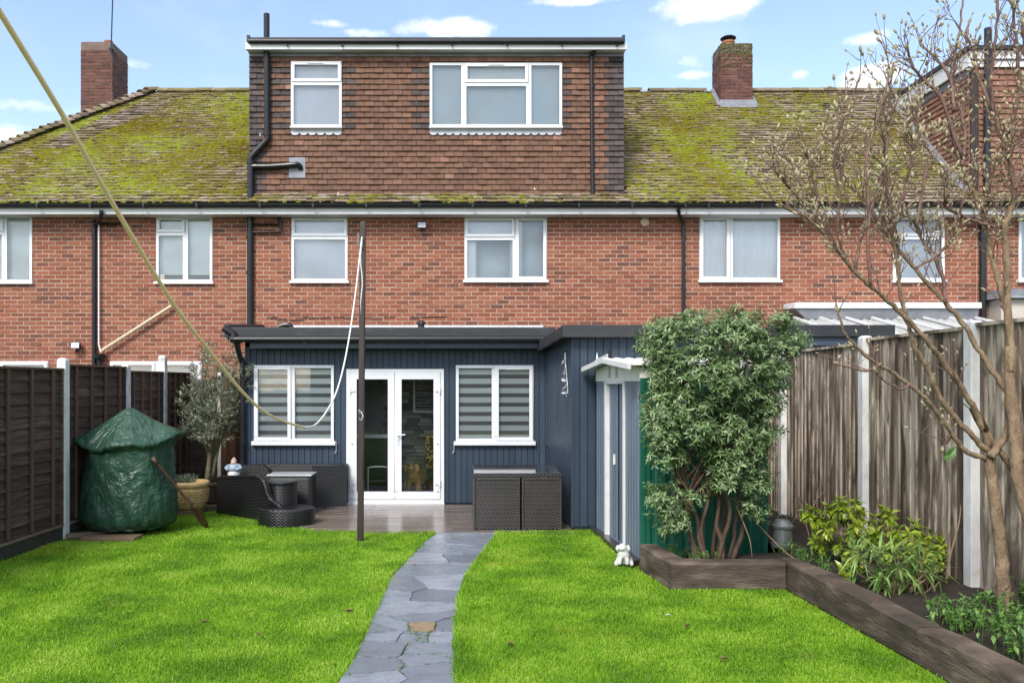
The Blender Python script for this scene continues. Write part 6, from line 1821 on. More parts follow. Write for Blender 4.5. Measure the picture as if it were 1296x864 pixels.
for i, (a, c_) in enumerate(((x0 + .006, xm_ - .012), (xm_ + .010, x1 - .006))):
    wc = thing('wicker_chair', ['cube wicker chair pushed under the table, nearer the french doors, back unbroken',
                                'cube wicker chair pushed under the table, with a hand slot in its back'][i], 'chair', ((a+c_)/2, y0, 0), 'cube chairs pushed under the wicker table')
    b = MB(); y_ = y0 - .04; z1_ = zt - .06
    if i == 1:
        sx0, sx1, sz0, sz1 = fx(683, 10.66), fx(694, 10.66), fz(607, 10.66), fz(602, 10.66)
        b.box(a, sx0, y_, y_ + .05, .02, z1_); b.box(sx1, c_, y_, y_ + .05, .02, z1_); b.box(sx0, sx1, y_, y_ + .05, .02, sz0); b.box(sx0, sx1, y_, y_ + .05, sz1, z1_)
        b.build('backrest', M['wicker'], wc)
        b = MB(); b.box(sx0, sx1, y_ + .035, y_ + .045, sz0, sz1); b.build('hand_slot', M['dark'], wc)
    else:
        b.box(a, c_, y_, y_ + .05, .02, z1_); b.build('backrest', M['wicker'], wc)
    for q in (a, c_ - .03):
        b = MB(); b.box(q - .001, q + .031, y_ - .008, y_ + .06, .0, z1_ + .006); b.build('frame_post', M['wicker'], wc, bevel=.008)
    b = MB(); b.box(a + .031, c_ - .031, y_ - .006, y_ + .055, z1_ - .03, z1_ + .004); b.build('top_rail', M['wicker'], wc, bevel=.008)
    b = MB(); b.box(a + .03, c_ - .03, y_ + .06, y_ + .5, .28, .36); b.build('seat', M['wicker'], wc)
    for q in (a, c_ - .025): b = MB(); b.box(q, q + .025, y_ + .061, y_ + .52, .02, z1_ - .05); b.build('side_panel', M['wicker'], wc)

# ---------------------------------------------------------------- washing line
pl = thing('washing_line_post', 'tall brown timber post standing in the lawn before the french doors', 'post', gp(456, 682))
pb0, pt0 = gp(456, 683), at(459.5, 281, 10.1)
b = MB(); ax_ = (pt0 - pb0); w_ = .037
b.hexa([pb0 + Vector((-w_, -w_, -.05)), pb0 + Vector((w_, -w_, -.05)), pb0 + Vector((w_, w_, -.05)), pb0 + Vector((-w_, w_, -.05))],
       [pt0 + Vector((-w_*.9, -w_*.9, 0)), pt0 + Vector((w_*.9, -w_*.9, 0)), pt0 + Vector((w_*.9, w_*.9, 0)), pt0 + Vector((-w_*.9, w_*.9, 0))])
b.build('post', M['pole'], pl, bevel=.01)
b = MB(); rp = [at(457.5, py, 10.05) + Vector((.012*math.sin(py*.11), 0, 0)) for py in range(300, 530, 12)]; b.tube(rp, .007, 5); b.build('halyard', M['ropew'], pl)
b = MB()
for k in range(5): c = at(457, 520 + k * 2.4, 10.04); b.tube([c + Vector((.028*math.cos(j*.9 + k), .02*math.sin(j*.9) - .02, .016*math.sin(j*1.7 + k))) for j in range(6)], .005, 5)
b.build('rope_knot', M['ropew'], pl)
b = MB(); c = at(456.5, 301, 10.05); b.tube([c + Vector((-.03, 0, .05)), c + Vector((-.03, -.02, -.1)), c + Vector((.02, -.02, -.12))], .01, 6); b.build('hook', M['galv'], pl)
cl = thing('washing_line', 'slack yellow and white rope sagging from the timber post across the left of the garden', 'rope', pt0)
LP = [(-80, -118), (-40, -50), (0, 16), (83, 152), (150, 270), (220, 385), (262, 440), (310, 499), (345, 527), (385, 541)]
LQ = [(385, 541), (398, 538), (411, 524), (425, 498), (435, 463), (443, 420), (450, 370), (456, 318)]
def lp(px, py): d_ = F * 1.29 / (CX - px); return at(px, py, min(d_, 10.1))
b = MB(); b.tube(spline([lp(*p) for p in LP], 8), .0088, 8); b.build('yellowed_rope', M['ropey'], cl, smooth=True)
b = MB(); b.tube(spline([lp(*p) for p in LQ] + [at(458, 300, 10.05)], 8), .0085, 8); b.build('white_rope', M['ropew'], cl, smooth=True)

jm, path_ = PATHMOSS
if jm.v: kind(jm.build('joint_moss', M['weed'], path_), 'stuff')
# ---------------------------------------------------------------- animals and ornaments
def skin(name, verts, edges, radii, mat, parent, sub=2):
    me = bpy.data.meshes.new(name); me.from_pydata([tuple(v) for v in verts], edges, [])
    bm = bmesh.new(); bm.from_mesh(me); ly = bm.verts.layers.skin.verify()
    bm.verts.ensure_lookup_table()
    for v, r in zip(bm.verts, radii):
        v[ly].radius = (r, r) if isinstance(r, (int, float)) else r
        v[ly].use_root = v.index == 0
    bm.to_mesh(me); bm.free()
    o = link(bpy.data.objects.new(name, me), parent); me.materials.append(mat)
    m = o.modifiers.new('skin', 'SKIN'); m.use_smooth_shade = True
    m = o.modifiers.new('sub', 'SUBSURF'); m.levels = sub; m.render_levels = sub
    return o
random.seed(5)
M['fur'] = surf('golden_fur', [(0, (.36, .19, .075)), (.5, (.62, .37, .17)), (1, (.82, .58, .34))], (9, 9, 9), rndw=.5, rough=.8, bump=.8, bscale=90, bdist=.01)
dg = thing('dog', 'curly golden dog standing indoors behind the right french door', 'dog', (fx(526, 13.5), 13.5, .03))
def dpt(px, py, d): return at(px, py, d)
fl = .028
dx_, dyy = fx(524, 13.5), 13.5
# pelvis root, spine, chest, neck, head; dog three-quarter to the viewer, rump to the right and behind
Vd = [(dx_ + .16, dyy + .42, .36), (dx_ + .09, dyy + .22, .37), (dx_ + .0, dyy + .02, .375), (dx_ - .02, dyy - .07, .46), (dx_ - .03, dyy - .11, .545), (dx_ - .035, dyy - .20, .52), (dx_ - .04, dyy - .26, .505),
      (dx_ - .085, dyy + .0, .28), (dx_ - .09, dyy - .01, .15), (dx_ - .09, dyy - .02, .05), (dx_ - .09, dyy - .07, .045),
      (dx_ + .07, dyy + .02, .28), (dx_ + .075, dyy + .01, .15), (dx_ + .075, dyy + .0, .05), (dx_ + .075, dyy - .05, .045),
      (dx_ + .08, dyy + .46, .27), (dx_ + .07, dyy + .42, .19), (dx_ + .07, dyy + .50, .12), (dx_ + .07, dyy + .46, .045),
      (dx_ + .24, dyy + .46, .27), (dx_ + .25, dyy + .42, .19), (dx_ + .25, dyy + .50, .12), (dx_ + .25, dyy + .46, .045),
      (dx_ + .20, dyy + .56, .42), (dx_ + .22, dyy + .68, .40)]
Ed = [(0, 1), (1, 2), (2, 3), (3, 4), (4, 5), (5, 6), (2, 7), (7, 8), (8, 9), (9, 10), (2, 11), (11, 12), (12, 13), (13, 14), (0, 15), (15, 16), (16, 17), (17, 18), (0, 19), (19, 20), (20, 21), (21, 22), (0, 23), (23, 24)]
Rd = [.115, .12, .125, .095, .088, .045, .032, .05, .036, .032, .026, .05, .036, .032, .026, .06, .045, .03, .03, .06, .045, .03, .03, .03, .014]
body = skin('body', Vd, Ed, Rd, M['fur'], dg)
b = MB(); b.ball((dx_ - .04, dyy - .285, .515), (.017, .014, .013), 8, 6); b.build('nose', M['black'], body, smooth=True)
b = MB()
for s in (-1, 1): b.ball((dx_ - .035 + s*.036, dyy - .178, .565), .010, 8, 6)
b.build('eye', M['black'], body, smooth=True)
for s in (-1, 1):
    b = MB(); c = Vector((dx_ - .03 + s*.082, dyy - .10, .56))
    b.tube([c + Vector((-s*.02, 0, .03)), c + Vector((s*.012, -.01, .0)), c + Vector((s*.016, -.015, -.07)), c + Vector((s*.005, -.02, -.10))], [.018, .03, .034, .012], 8); b.build('ear', M['fur'], body, smooth=True)
bpy.context.view_layer.update()
ev = body.evaluated_get(bpy.context.evaluated_depsgraph_get()); em = ev.to_mesh()
b = MB(); ps = list(em.polygons)
for i in range(2600):
    p = random.choice(ps); n_ = Vector(p.normal); c = Vector(p.center)
    if c.z < .06: continue
    b.rv = random.random(); d_ = (n_ * .6 + Vector((0, 0, -.55)) + rvec() * .55).normalized()
    b.leaf(c - n_ * .005, d_, n_, random.uniform(.025, .05), .009, .5, 0)
ev.to_mesh_clear()
kind(b.build('fur', M['fur'], dg), 'stuff')

# little white stone dog by the shed
sx_, sy_ = gp(789, 716).x, gp(789, 716).y
sd_ = thing('dog_statue', 'small sitting white stone dog beside the end of the shed step', 'statue', (sx_, sy_, 0))
Vs = [(sx_ + .02, sy_ + .05, .06), (sx_ + .0, sy_ - .0, .12), (sx_ - .01, sy_ - .03, .175), (sx_ - .015, sy_ - .045, .215), (sx_ - .055, sy_ - .085, .195), (sx_ - .045, sy_ - .04, .10), (sx_ - .05, sy_ - .055, .02), (sx_ + .03, sy_ - .05, .10), (sx_ + .03, sy_ - .065, .02),
      (sx_ + .075, sy_ + .02, .04), (sx_ + .08, sy_ - .05, .02), (sx_ - .05, sy_ + .03, .04), (sx_ - .085, sy_ - .03, .02)]
skin('body', Vs, [(0, 1), (1, 2), (2, 3), (3, 4), (1, 5), (5, 6), (1, 7), (7, 8), (0, 9), (9, 10), (0, 11), (11, 12)], [.075, .068, .050, .052, .030, .026, .024, .026, .024, .036, .022, .036, .022], M['stone_white'], sd_)
for s in (-1, 1):
    b = MB(); c = Vector((sx_ - .012 + s*.048, sy_ - .04, .225)); b.tube([c, c + Vector((s*.012, -.005, -.035)), c + Vector((s*.008, -.01, -.065))], [.012, .02, .009], 8); b.build('ear', M['stone_white'], sd_, smooth=True)

# hanging ornament on the side wall of the outbuilding
random.seed(8)
wo = thing('hanging_ornament', 'pale metal leaf garland hanging on the dark blue side wall of the outbuilding', 'ornament', (1.33, 11, 1.9))
b = MB(); lo, hi = A.lerp(B, .05), A.lerp(B, .16)
pts = [Vector((lo.x - .03 + (hi.x - lo.x) * u, lo.y + (hi.y - lo.y) * u, z)) for u, z in ((.9, 2.30), (.85, 2.2), (.7, 2.1), (.5, 2.02), (.35, 1.93), (.2, 1.86), (.15, 1.76))]
b.tube(pts, .008, 5); b.build('cord', M['metalwhite'], wo)
for k, p in enumerate(pts[1:]):
    for j in range(3):
        b = MB(); dr = Vector((-.35, random.uniform(-1, 1), random.uniform(-1, .5)))
        b.leaf(p + Vector((-.01, random.uniform(-.02, .02), 0)), dr, Vector((-1, 0, .2)), random.uniform(.07, .11), .05, .2, .1); b.build('metal_leaf', M['metalwhite'], wo)

# galvanised lantern at the back of the bed
gl_ = gp(990, 692, .14)
la_ = thing('metal_lantern', 'dull galvanised metal lantern standing at the fence foot behind the bush', 'lantern', gl_)
b = MB(); b.lathe([(.115, 0), (.12, .02), (.12, .04), (.105, .05), (.10, .20), (.115, .21), (.118, .235), (.07, .29), (.03, .30)], gl_, 18); b.build('body', M['galv'], la_)
b = MB(); b.tube([gl_ + Vector((.05*math.cos(a), 0, .30 + .05*math.sin(a))) for a in np.linspace(0, math.pi, 9)], .005, 5); b.build('handle', M['galv'], la_)

# ---------------------------------------------------------------- evergreen bush
random.seed(77)
bu = thing('evergreen_bush', 'large leafy evergreen bush with bare gnarled stems at its foot, before the green shed', 'bush', (2.45, 8.2, .16))
BD = 8.12
# silhouette in photo pixels: y -> (left, right)
SIL = [(388, 925, 985), (400, 850, 1000), (415, 815, 1012), (432, 806, 1022), (450, 812, 1012), (475, 818, 1000), (500, 812, 990), (540, 816, 985), (580, 822, 985), (610, 822, 978), (640, 818, 972), (665, 835, 965), (690, 858, 925)]
def sil(y):
    for a, b_ in zip(SIL, SIL[1:]):
        if a[0] <= y <= b_[0]:
            t = (y - a[0]) / (b_[0] - a[0]); return a[1] + (b_[1] - a[1]) * t, a[2] + (b_[2] - a[2]) * t
    return SIL[-1][1:]
st = MB(); lf = MB()
bases = [at(880, 706, BD - .05), at(893, 708, BD - .15), at(912, 708, BD - .1), at(925, 705, BD + .05), at(905, 702, BD + .15)]
knees = [at(858, 640, BD), at(880, 640, BD - .12), at(915, 630, BD - .1), at(950, 620, BD + .05), at(900, 620, BD + .2)]
stems = []
for p, q in zip(bases, knees):
    for k in range(2):
        qq = q + Vector((random.uniform(-.1, .1), random.uniform(-.1, .1), random.uniform(0, .2)))
        pts = limb(st, p + Vector((random.uniform(-.03, .03), random.uniform(-.03, .03), -.05)), qq, random.uniform(.021, .032), .016, .22, 7, 7)
        stems.append(pts[-1])
mid = []
for s in stems:
    for k in range(6):
        py = random.uniform(420, 600); l_, r_ = sil(py); px = random.uniform(l_ + 15, r_ - 15)
        q = at(px, py, BD + random.uniform(-.30, .35)); pts = limb(st, s, q, .016, .006, .12, 8, 5); mid += pts[3:]
def whorl(c, dr, n, L, w, droop=.35):
    u = dr.orthogonal().normalized(); v = dr.cross(u)
    a0 = random.random() * 6
    for k in range(n):
        a = a0 + 2*math.pi*k/n + random.uniform(-.3, .3)
        d_ = (u * math.cos(a) + v * math.sin(a)) + dr * random.uniform(.05, .8); lf.rv = min(1, max(0, random.gauss(.45, .25) + (.28 if random.random() < .10 else 0)))
        lf.leaf(c + dr * random.uniform(-.02, .02), d_, dr, L * random.uniform(.7, 1.2), w * random.uniform(.8, 1.2), droop * random.uniform(.3, 1.3))
cl_n = 0
lumps = []
for _ in range(225):                                      # leaf masses, so that the crown has lobes and gaps
    py = random.uniform(395, 665); l_, r_ = sil(py)
    if py > 575 and random.random() < .35: continue
    px = random.uniform(l_ + 8, r_ - 8)
    if py > 585 and 858 < px < 945 and random.random() < .88: continue
    if py > 640 and random.random() < .5: continue
    dp_ = abs((px - (l_ + r_) / 2) / ((r_ - l_) / 2 + 1e-3))
    dd_ = BD - math.sqrt(max(0, 1 - dp_**2)) * .48 * random.uniform(.3, 1) if random.random() < .72 else BD + random.uniform(0, .32)
    lumps.append((at(px, py, dd_), random.uniform(.10, .20)))
for c, r_ in lumps:
    tw = min(mid, key=lambda m: (m - c).length)
    limb(st, tw, c, .006, .003, .12, 5, 4)
    for k in range(int(25 * (r_ / .14)**1.5)):
        o = rvec(); rad = r_ * random.uniform(.45, 1.05)
        p = c + Vector((o.x, o.y, o.z * .8)) * rad
        pyy = CY - (p.z - EYE) * F / p.y; pxx = CX + p.x * F / p.y
        l_, r2 = sil(min(max(pyy, 388), 690))
        if pyy < 384 or pxx < l_ - 8 or pxx > r2 + 8: continue
        if p.y > 8.62: continue
        whorl(p, (o * .8 + Vector((0, -.15, .8))).normalized(), random.choice((6, 7, 8, 9)), random.uniform(.045, .072), random.uniform(.014, .02), random.uniform(.1, .7)); cl_n += 1
# stray shoots that break the outline
for px, py in ((925, 388), (963, 387), (985, 395), (870, 398), (848, 405), (1015, 430), (1024, 434), (808, 425), (806, 500), (815, 545), (978, 600), (968, 660), (955, 650), (990, 545), (835, 640), (850, 690), (870, 700), (840, 680)):
    q = at(px, py, BD + random.uniform(-.25, .15)); tw = min(mid + stems, key=lambda m: (m - q).length)
    pts = limb(st, tw, q, .006, .0025, .15, 7, 4)
    for i, p in enumerate(pts[3:]):
        whorl(p, (q - tw).normalized(), 6, .07, .018)
M['bushbark'] = surf('red_brown_stem', [(0, (.05, .03, .02)), (.5, (.12, .075, .048)), (1, (.23, .155, .105))], (14, 14, 5), rough=.85, bump=.9, bscale=50, bdist=.012)
st.build('stems', M['bushbark'], bu, smooth=True)
lf.build('foliage', M['bushleaf'], bu)

# ---------------------------------------------------------------- other bed plants
random.seed(13)
def rhodo(label, clusters, d0, base, leafL=.10, leafW=.052, n=10, mat='rhodo'):
    o = thing('rhododendron', label, 'shrub', base)
    st, lf_b = MB(), MB()
    for px, py, dd in clusters:
        c = at(px, py, d0 + dd)
        k = limb(st, base + Vector((random.uniform(-.08, .08), random.uniform(-.08, .08), 0)), c, .014, .006, .16, 7, 6)
        ax = Vector((random.gauss(0, .25), random.gauss(-.15, .25), 1)).normalized(); u = ax.orthogonal().normalized(); v = ax.cross(u)
        for ring_, (el_, m_) in enumerate(((-2.0, n), (-1.0, n - 2), (-.1, 5), (1.2, 3))):
            for j in range(m_):
                a = 2*math.pi*(j + .5*ring_)/m_ + random.uniform(-.2, .2)
                d_ = (u*math.cos(a) + v*math.sin(a)) + ax * (el_ + random.uniform(-.2, .2)); lf_b.rv = min(1, max(0, random.gauss(.5, .22) + .15 * ring_))
                lf_b.leaf(c + ax * (.01 * ring_), d_, ax, leafL * random.uniform(.8, 1.15), leafW * random.uniform(.85, 1.15), .22, .12)
        lf_b.rv = .95; lf_b.leaf(c, ax, u, .04, .014, 0, .3); lf_b.leaf(c, ax, v, .04, .014, 0, .3)
    st.build('stems', M['bark'], o, smooth=True); lf_b.build('foliage', mat if not isinstance(mat, str) else M[mat], o)
    return o
cl1 = [(1063, 638, 0), (1030, 660, .05), (1040, 690, 0), (1054, 668, -.1), (1072, 655, .1), (1078, 675, -.15), (1090, 655, 0), (1062, 690, -.1), (1096, 680, -.1), (1105, 660, .1), (1118, 650, .1), (1127, 655, .05), (1046, 676, .15), (1084, 640, .15), (1110, 677, 0), (1028, 652, .1), (1072, 643, -.05), (1052, 652, .1)]
rhodo('yellow-green rhododendron with drooping leaf clusters, nearer the evergreen bush', cl1 + [(x_ + random.uniform(-12, 12), y_ + random.uniform(-8, 14), z_ + random.uniform(-.1, .1)) for x_, y_, z_ in cl1], 8.1, at(1085, 716, 8.15))
cl2 = [(1130, 690, .1), (1148, 678, 0), (1163, 690, -.1), (1175, 680, .1), (1185, 700, 0), (1170, 708, -.15), (1150, 700, -.1), (1128, 672, .15), (1192, 690, .1), (1088, 712, .1), (1075, 728, 0), (1070, 735, -.1), (1140, 715, .1), (1190, 712, .05), (1078, 700, .05), (1200, 705, .1), (1158, 668, .1), (1120, 702, .05)]
rhodo('yellow-green rhododendron behind the strap-leaved clump, near the pale fence post', cl2 + [(x_ + random.uniform(-14, 14), y_ + random.uniform(-12, 16), z_ + random.uniform(-.1, .1)) for x_, y_, z_ in cl2], 7.45, at(1150, 758, 7.4), .10, .044)
# strap-leaved clump with brown stems
sc_ = thing('strap_leaf_plant', 'clump of narrow drooping dark green leaves on brown stems behind the sleeper', 'plant', at(1140, 765, 7.0))
st, lf_b = MB(), MB()
for k in range(34):
    px, py = random.uniform(1085, 1190), random.uniform(690, 742)
    c = at(px, py, 6.95 + random.uniform(-.18, .25)); base = at(random.uniform(1128, 1165), 768, 7.0 + random.uniform(-.1, .1))
    pts = limb(st, base, c, .007, .003, .12, 5, 4); ax = (pts[-1] - pts[-2]).normalized()
    for j in range(11):
        a = 6.28 * random.random(); u = ax.orthogonal().normalized(); v = ax.cross(u); d_ = (u*math.cos(a) + v*math.sin(a)) + ax * random.uniform(.1, 1.2)
        L_ = random.uniform(.14, .25); lf_b.rv = min(1, max(0, random.gauss(.5, .25)))
        p = pts[-1] - ax * random.uniform(0, .07)
        lf_b.leaf(p, d_, Vector((0, 0, 1)), L_, random.uniform(.017, .028), .5, .15)
for k in range(26):
    base = at(random.uniform(1120, 1180), 768, 6.95 + random.uniform(-.1, .1)); limb(st, base, base + Vector((random.gauss(.06, .12), random.gauss(0, .08), random.uniform(.12, .30))), .004, .002, .1, 4, 4)
st.build('stems', M['drystem'], sc_); lf_b.build('foliage', M['blade'], sc_)
# low leafy ground cover by the sleeper, bottom right
def lowplant(label, pts_px, spread, hgt, n, L=.06, W=.03, name='ground_cover_plant', grp=None):
    c0_ = sum((gp(px, py, .17) for px, py in pts_px), Vector()) / len(pts_px)
    o = thing(name, label, 'plant', c0_, grp)
    lf_b, st = MB(), MB()
    for px, py in pts_px:
        g0 = gp(px, py, .17)
        for k in range(n):
            p = g0 + Vector((random.gauss(0, spread), random.gauss(0, spread), 0)); h_ = hgt * random.uniform(.3, 1.1)
            tip_ = p + Vector((random.gauss(0, .03), random.gauss(0, .03), h_)); st.tube([p, tip_], [.003, .002], 4, False)
            for j in range(6):
                lf_b.rv = random.random(); lf_b.leaf(p.lerp(tip_, random.uniform(.45, 1)), rvec() * .8 + Vector((0, 0, .35)), Vector((0, 0, 1)), L * random.uniform(.6, 1.2), W * random.uniform(.7, 1.2), .25, .15)
    kind(st.build('stems', M['weed'], o), 'stuff'); kind(lf_b.build('foliage', M['weed'], o), 'stuff')
lowplant('bright green low weeds at the sleeper edge below the strap-leaved clump', [(1192, 782), (1205, 795), (1222, 792)], .06, .16, 16)
lowplant('bright green leafy growth filling the bed corner at the foot of the tree', [(1262, 792), (1290, 800), (1275, 825), (1310, 840), (1295, 770)], .10, .24, 22)
lowplant('thin grassy weeds in the bed between the bush and the rhododendron', [(1010, 705), (1035, 712), (1048, 722), (1000, 698)], .07, .10, 14, .07, .010)
lowplant('grey-green seedlings at the foot of the evergreen bush', [(862, 706), (875, 712), (895, 715), (850, 700)], .05, .13, 9, .05, .014)
# dry canes leaning in the bed
def cane(label, pts, r=.006):
    b = MB(); b.tube(spline(pts, 5), [r * (1 - .6 * i / (5 * (len(pts) - 1))) for i in range(5 * (len(pts) - 1) + 1)], 5)
    tag(b.build('dry_cane', M['drystem'], smooth=True), label, 'cane')
cane('tall dry cane leaning against the fence beside the pale post', [at(1196, 745, 7.2), at(1203, 702, 7.2), at(1214, 660, 7.25), at(1217, 620, 7.3), at(1216, 598, 7.3)], .009)
cane('dry cane arching from the foot of the bush towards the sleeper', [at(932, 640, 8.0), at(948, 680, 7.95), at(952, 706, 7.95)], .007)
cane('long dry cane trailing from the bush across the bed soil', [at(952, 655, 8.0), at(975, 680, 8.1), at(1000, 703, 8.0), at(1022, 712, 7.9)], .007)
cane('twiggy bare stem rising beside the lantern', [at(1030, 705, 8.8), at(1022, 670, 8.8), at(1008, 620, 8.9), at(1005, 598, 8.9)], .008)
cane('thin bare stem curving up between lantern and rhododendron', [at(1035, 700, 8.6), at(1030, 655, 8.7), at(1012, 650, 8.8), at(1000, 665, 8.9)], .006)
cane('thin forked stem against the fence above the rhododendron', [at(1038, 690, 8.5), at(1030, 640, 8.6), at(1045, 618, 8.7), at(1030, 606, 8.8)], .005)

# ---------------------------------------------------------------- magnolia
random.seed(42)
mg = thing('magnolia_tree', 'bare multi-stemmed tree covered in pale furry buds at the right edge', 'tree', at(1270, 775, 6.2))
MD = 6.2
tk = MB(); tw = MB(); bd = MB()
M['magbark'] = surf('magnolia_bark', [(0, (.085, .052, .032)), (.45, (.215, .145, .088)), (1, (.38, .29, .185))], (16, 16, 9), rough=.85, bump=1, bscale=(70, 70, 30), bdist=.014, detail=9)
M['twig'] = surf('magnolia_twig', [(0, (.065, .032, .024)), (.5, (.145, .080, .060)), (1, (.27, .165, .125))], 22, rough=.7, bump=.3)
M['bud'] = surf('furry_bud', [(0, (.16, .115, .06)), (.5, (.34, .29, .17)), (1, (.54, .48, .33))], 40, rndw=.6, rough=.9, bump=.4)
LIMBS = [ # (depths start, end), radii px start, end, points
 ((6.2, 6.2), 17, 12, [(1273, 790), (1270, 745), (1266, 690), (1260, 640), (1254, 600), (1252, 576)]),                       # trunk
 ((6.0, 6.15), 16, 13, [(1322, 790), (1312, 700), (1298, 640), (1288, 600), (1286, 560), (1282, 520), (1278, 480), (1279, 440)]),  # second trunk
 ((6.15, 6.2), 10, 8, [(1252, 578), (1262, 566), (1272, 552), (1280, 528)]),
 ((6.2, 6.2), 8, 6.5, [(1290, 608), (1272, 580), (1256, 558), (1240, 532), (1231, 517)]),                                         # sawn limb
 ((6.2, 5.95), 7.5, 3.5, [(1252, 572), (1236, 557), (1212, 532), (1195, 512), (1184, 490), (1172, 462), (1158, 438), (1150, 412), (1140, 372), (1136, 335), (1128, 305), (1117, 287)]),
 ((6.2, 5.7), 7.5, 3, [(1252, 566), (1238, 528), (1228, 508), (1210, 480), (1192, 455), (1178, 438), (1152, 408), (1125, 382), (1102, 362), (1082, 343), (1069, 328), (1050, 302), (1036, 289), (1018, 275), (990, 262)]),
 ((6.2, 5.8), 6.5, 2.5, [(1250, 580), (1225, 573), (1210, 556), (1198, 538), (1183, 518), (1170, 503), (1150, 486), (1128, 470), (1112, 462), (1096, 450), (1082, 436), (1070, 424), (1060, 394)]),
 ((6.15, 6.3), 7, 4, [(1278, 500), (1262, 478), (1248, 458), (1236, 438), (1218, 408), (1196, 382), (1178, 362), (1158, 340), (1140, 320), (1128, 298), (1112, 280)]),
 ((6.15, 6.1), 9, 5, [(1279, 445), (1276, 400), (1275, 350), (1272, 310), (1272, 285), (1280, 262), (1284, 240), (1278, 205), (1268, 180), (1262, 150)]),
 ((6.1, 6.4), 8, 4, [(1280, 470), (1279, 420), (1268, 370), (1256, 330), (1250, 300), (1242, 270), (1230, 238), (1214, 208), (1200, 190)]),
 ((6.2, 5.9), 4, 2.5, [(1136, 335), (1135, 300), (1124, 250), (1121, 205), (1118, 170)]),
 ((6.2, 6.4), 4, 2.5, [(1196, 382), (1193, 352), (1178, 320), (1168, 306), (1160, 285)]),
 ((6.3, 6.5), 4, 2.2, [(1218, 210), (1222, 176), (1217, 143), (1207, 114), (1209, 72), (1215, 33), (1219, 3)]),
 ((6.3, 6.6), 4, 2.2, [(1207, 140), (1205, 104), (1188, 78), (1166, 58), (1164, 51)]),
 ((6.3, 6.2), 4, 2.2, [(1218, 200), (1192, 128), (1172, 104), (1156, 86), (1150, 67)]),
 ((6.2, 6.4), 4, 2.2, [(1262, 150), (1240, 100), (1232, 62), (1224, 46), (1226, 30)]),
 ((6.2, 6.1), 4, 2.2, [(1262, 160), (1254, 110), (1258, 69), (1262, 25), (1263, -6)]),
 ((6.1, 6.0), 4, 2.2, [(1268, 180), (1290, 120), (1286, 62), (1284, 28), (1281, 5)]),
 ((6.0, 5.9), 4, 2.2, [(1284, 240), (1300, 200), (1310, 150), (1296, 60), (1294, 30)]),
 ((5.9, 5.7), 3.6, 2, [(1069, 328), (1060, 290), (1062, 240), (1056, 195), (1084, 106)]),
 ((5.8, 5.7), 3.4, 2, [(1102, 362), (1098, 310), (1100, 260), (1096, 200), (1125, 100)]),
 ((5.8, 5.7), 3.2, 2, [(1036, 289), (1034, 250), (1024, 210), (1020, 190)]),
 ((5.9, 5.8), 3.6, 2, [(1082, 343), (1090, 300), (1112, 240), (1124, 180), (1128, 96)]),
 ((6.0, 5.9), 3.6, 2, [(1128, 300), (1140, 260), (1150, 215), (1154, 180), (1150, 150)]),
 ((6.0, 6.1), 3.4, 2, [(1112, 280), (1090, 250), (1068, 225), (1058, 200), (1052, 178)]),
 ((6.1, 6.3), 3.4, 2, [(1160, 285), (1168, 240), (1172, 200), (1160, 160), (1158, 130)]),
 ((6.0, 5.8), 3.2, 2, [(1050, 302), (1020, 262), (1000, 240), (992, 222)]),
 ((6.2, 5.9), 3.6, 2, [(1272, 290), (1240, 282), (1216, 272), (1198, 262), (1196, 252)]),
 ((6.2, 6.0), 3.4, 2, [(1242, 270), (1252, 235), (1262, 205), (1290, 180), (1305, 150)]),
 ((5.9, 5.8), 3, 1.8, [(1112, 462), (1096, 470), (1080, 466), (1064, 462)]),
 ((5.9, 5.8), 2.6, 1.6, [(1150, 486), (1140, 492), (1118, 480), (1108, 470)]),
 ((6.2, 6.1), 3.2, 2, [(1206, 548), (1196, 562), (1192, 566)]),
 ((6.0, 5.9), 3, 1.8, [(1158, 340), (1190, 320), (1200, 305), (1208, 290)]),
]
def bud(p, d_, s):
    d_ = Vector(d_).normalized(); u = d_.orthogonal().normalized(); v = d_.cross(u); bd.rv = random.random()
    n = 6; vs = []; fs = []
    prof = [(0.25, 0), (.85, .22), (1, .45), (.7, .75), (.05, 1)]
    for r_, t in prof:
        for k in range(n):
            a = 2*math.pi*k/n; vs.append(p + d_ * (t * s * 2.3) + (u*math.cos(a) + v*math.sin(a)) * (r_ * s * .5))
    for i in range(len(prof) - 1):
        for k in range(n): fs.append((i*n + k, i*n + (k+1) % n, (i+1)*n + (k+1) % n, (i+1)*n + k))
    bd.add(vs, fs)
def twig(p, d_, L_, r_, lev):
    d_ = Vector(d_).normalized(); pts = [p]; k = d_.copy(); n = 5
    for i in range(n):
        k = (k + rvec() * .22 + Vector((0, 0, .10))).normalized(); pts.append(pts[-1] + k * (L_ / n))
    tw.tube(pts, [r_ * (1 - .6 * i / n) for i in range(n + 1)], 5, False)
    bud(pts[-1], k, random.uniform(.011, .021))
    for i in range(1, n):
        if lev > 0 and random.random() < .42:
            s = (rvec() * .9 + k * .5 + Vector((0, 0, .45))).normalized(); twig(pts[i], s, L_ * random.uniform(.35, .75), r_ * .65, lev - 1)
        elif random.random() < .22:
            s = (rvec() + k * .6 + Vector((0, 0, .4))).normalized(); e = pts[i] + s * random.uniform(.015, .05); tw.tube([pts[i], e], r_ * .45, 4, False); bud(e, s, random.uniform(.009, .016))
